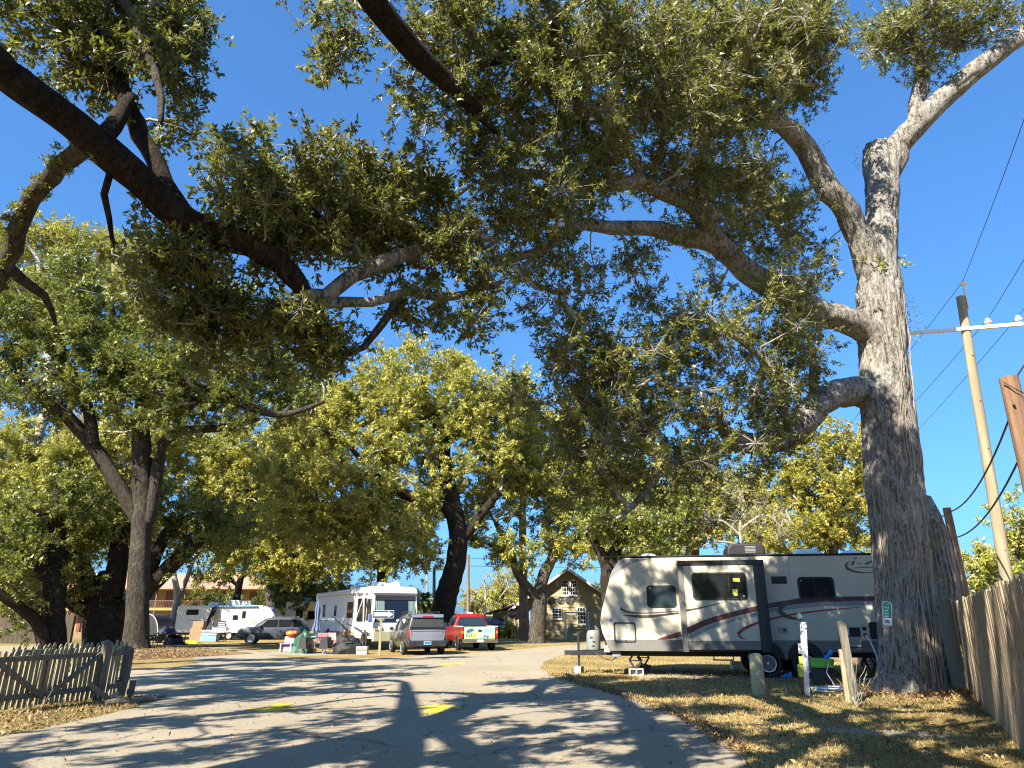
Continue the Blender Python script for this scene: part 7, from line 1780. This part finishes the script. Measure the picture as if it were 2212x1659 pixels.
for s in (-1, 1):
    m = MB(); m.add([(s * .64, -.31, .735), (s * .36, -.325, .735), (s * .30, -.36, .22), (s * .72, -.34, .24), (s * .64, .31, .735), (s * .36, .325, .735), (s * .30, .36, .22), (s * .72, .34, .24)], [(0, 1, 2, 3), (4, 5, 6, 7), (0, 3, 7, 4), (1, 5, 6, 2), (0, 4, 5, 1)]); m.build('cloth', M['black'], TB)
    for q in (-1, 1):
        m = MB(); m.bar((s * .5, q * .26, 0), (s * .2, q * .1, .7), .025, .025); m.build('leg', M['steel'], TB)
m = MB(); m.box(-.2, .05, -.1, .1, .731, .78); m.build('tray', M['blue_pale'], TB)
BN = thing('storage_bin', 'grey storage bin with a white base by the motorhome wheel', 'bin', at(886, 34.2)); m = MB(); m.box(-.24, .24, -.18, .18, 0, .14); m.build('base', M['white_paint'], BN, .02); m = MB(); m.box(-.27, .27, -.2, .2, .142, .34); m.build('lid', M['stripe_grey'], BN, .03)
UM = thing('closed_umbrella', 'periwinkle closed parasol standing at the rear of the motorhome', 'umbrella', at(769, 38.5)); UM.scale = (.62, .62, .97)
m = MB(); m.tube([(0, 0, 0), (0, 0, 2.55)], .02, 8); m.build('pole', M['steel'], UM)
m = MB(); v = []; f = []; pf = [(.30, .95), (.34, 1.0), (.22, 1.3), (.14, 1.6), (.2, 1.95), (.19, 2.2), (.06, 2.5), (.02, 2.55)]
for (r_, z_) in pf:
    for j in range(24):
        a = 2 * math.pi * j / 24; q = 1 + .22 * (j % 3 - 1); v.append((r_ * q * math.cos(a), r_ * q * math.sin(a), z_))
for i in range(len(pf) - 1):
    for j in range(24):
        a = i * 24 + j; b = i * 24 + (j + 1) % 24; f.append((a, b, b + 24, a + 24))
m.add(v, f); m.build('canopy', M['periwinkle'], UM, smooth=True)
m = MB(); m.lathe([(.2, 0), (.2, .05), (.05, .09)], 14); m.build('base', M['charcoal'], UM)
PB = thing('play_bench', 'purple child bench left of the green tarp', 'bench', at(700, 36.4)); m = MB(); m.box(-.3, .3, -.16, .16, .36, .41); m.build('seat', M['purple'], PB, .01)
for a in (-.25, .25):
    m = MB(); m.box(a - .02, a + .02, -.14, .14, 0, .36); m.build('leg', M['white_paint'], PB)
m = MB(); m.ball((0, 0, 0), .26, .18, .13, 14, 8); m.ball((.2, 0, .03), .14, .12, .1, 10, 6); o = m.build('toy', M['orange'], None, smooth=True); o.location = at(708, 36.4) + Vector((0, 0, .86)); tag(o, 'orange inflatable toy on the box left of the green tarp', 'toy')
m = MB(); m.box(-.28, .28, -.22, .22, 0, .32); m.box(-.25, .25, -.2, .2, .322, .72); o = m.build('clothes_pile', M['pink'], None, .05, 2); o.location = at(709, 36.6); tag(o, 'stack of pale boxes under the orange toy', 'boxes')
# things before the white trailer
FC = thing('camp_chair', 'camp chair with a stars and stripes back before the white trailer', 'chair', at(533, 53.5), R(185))
for s in (-1, 1):
    m = MB(); m.bar((s * .42, -.3, 0), (s * .42, .3, .55), .04, .04); m.bar((s * .42, .3, 0), (s * .42, -.3, .55), .04, .04); m.bar((s * .42, .28, .5), (s * .42, .38, 1.35), .04, .04); m.build('side_frame', M['charcoal'], FC)
m = MB(); m.box(-.4, .4, -.3, .3, .5, .54); m.build('seat', M['navy'], FC); fb = MB(); fb.box(-.44, .44, .33, .36, .6, 1.42); fb = fb.build('backrest', M['navy'], FC)
for k in range(6):
    m = MB(); m.box(-.44 if k < 3 else -.44, .44 if k < 3 else .06, .361, .366, .64 + k * .125, .70 + k * .125); m.build('stripe', M['white_flat'], fb)
m = MB(); m.box(-.42, .42, -.3, .3, 0, .95); m.box(-.3, .5, -.28, .28, .952, 1.4); o = m.build('cardboard_boxes', M['card'], None, .01); o.location = at(478, 54.5); tag(o, 'brown cardboard boxes stacked beside the hanging black tarp', 'boxes')
for (px, y, w, h, lab) in ((505, 53.5, .4, .8, 'grey cooler on a stand left of the flag chair'), (520, 53.2, .3, .55, 'small grey tub before the flag chair')):
    q = thing('cooler', lab, 'cooler', at(px, y)); m = MB(); m.box(-w, w, -.3, .3, 0, h * .75); m.build('body', M['blue_pale'], q, .03); m = MB(); m.box(-w - .02, w + .02, -.32, .32, h * .75 + .002, h); m.build('lid', M['stripe_grey'], q, .03)
GT = thing('grill_table', 'dark camp table with covered gear left of the white trailer', 'table', at(412, 47))
m = MB(); m.box(-.95, .95, -.4, .4, .62, .66); m.build('top', M['navy'], GT)
for a in (-.85, .85):
    for b_ in (-.3, .3):
        m = MB(); m.tube([(a, b_, 0), (a, b_, .62)], .03, 8); m.build('leg', M['charcoal'], GT)
lump('covered_gear', 'dark covered gear sitting on the table left of the white trailer', 'gear', at(405, 47) + Vector((0, 0, .66)), .5, .3, .38, M['navy'], 9)
lump('covered_gear', 'black gear heap under the table left of the white trailer', 'gear', at(425, 46.9), .6, .35, .5, M['tarp_black'], 10)
m = MB(); m.prism([(-.8, 0), (.8, 0), (.6, .16), (-.2, .26), (-.6, .12)], -.3, .3); o = m.build('ramp', M['yellow'], None, .02); o.location = at(460, 48.5); tag(o, 'yellow plastic ramp on the ground before the white trailer', 'ramp')
HP = thing('cargo_trailer', 'dark round-topped cargo trailer half hidden behind the straight oak', 'trailer', at(352, 50)); m = MB(); m.prism([(1.0 * math.cos(math.pi * i / 14) * .8, .5 + 1.35 * math.sin(math.pi * i / 14)) for i in range(15)], 0, 2.4); m.build('shell', M['charcoal'], HP, .03)
ring([(.84 * math.cos(math.pi * i / 14), .5 + 1.4 * math.sin(math.pi * i / 14)) for i in range(15)], [(.78 * math.cos(math.pi * i / 14), .5 + 1.33 * math.sin(math.pi * i / 14)) for i in range(15)], -.03, .02).build('edge_trim', M['block'], HP)
for s in (-.6, .6): wheel(HP, s * .9, .9, .3, .3, .2, 5, -1, .55, 'steel', detail=False)
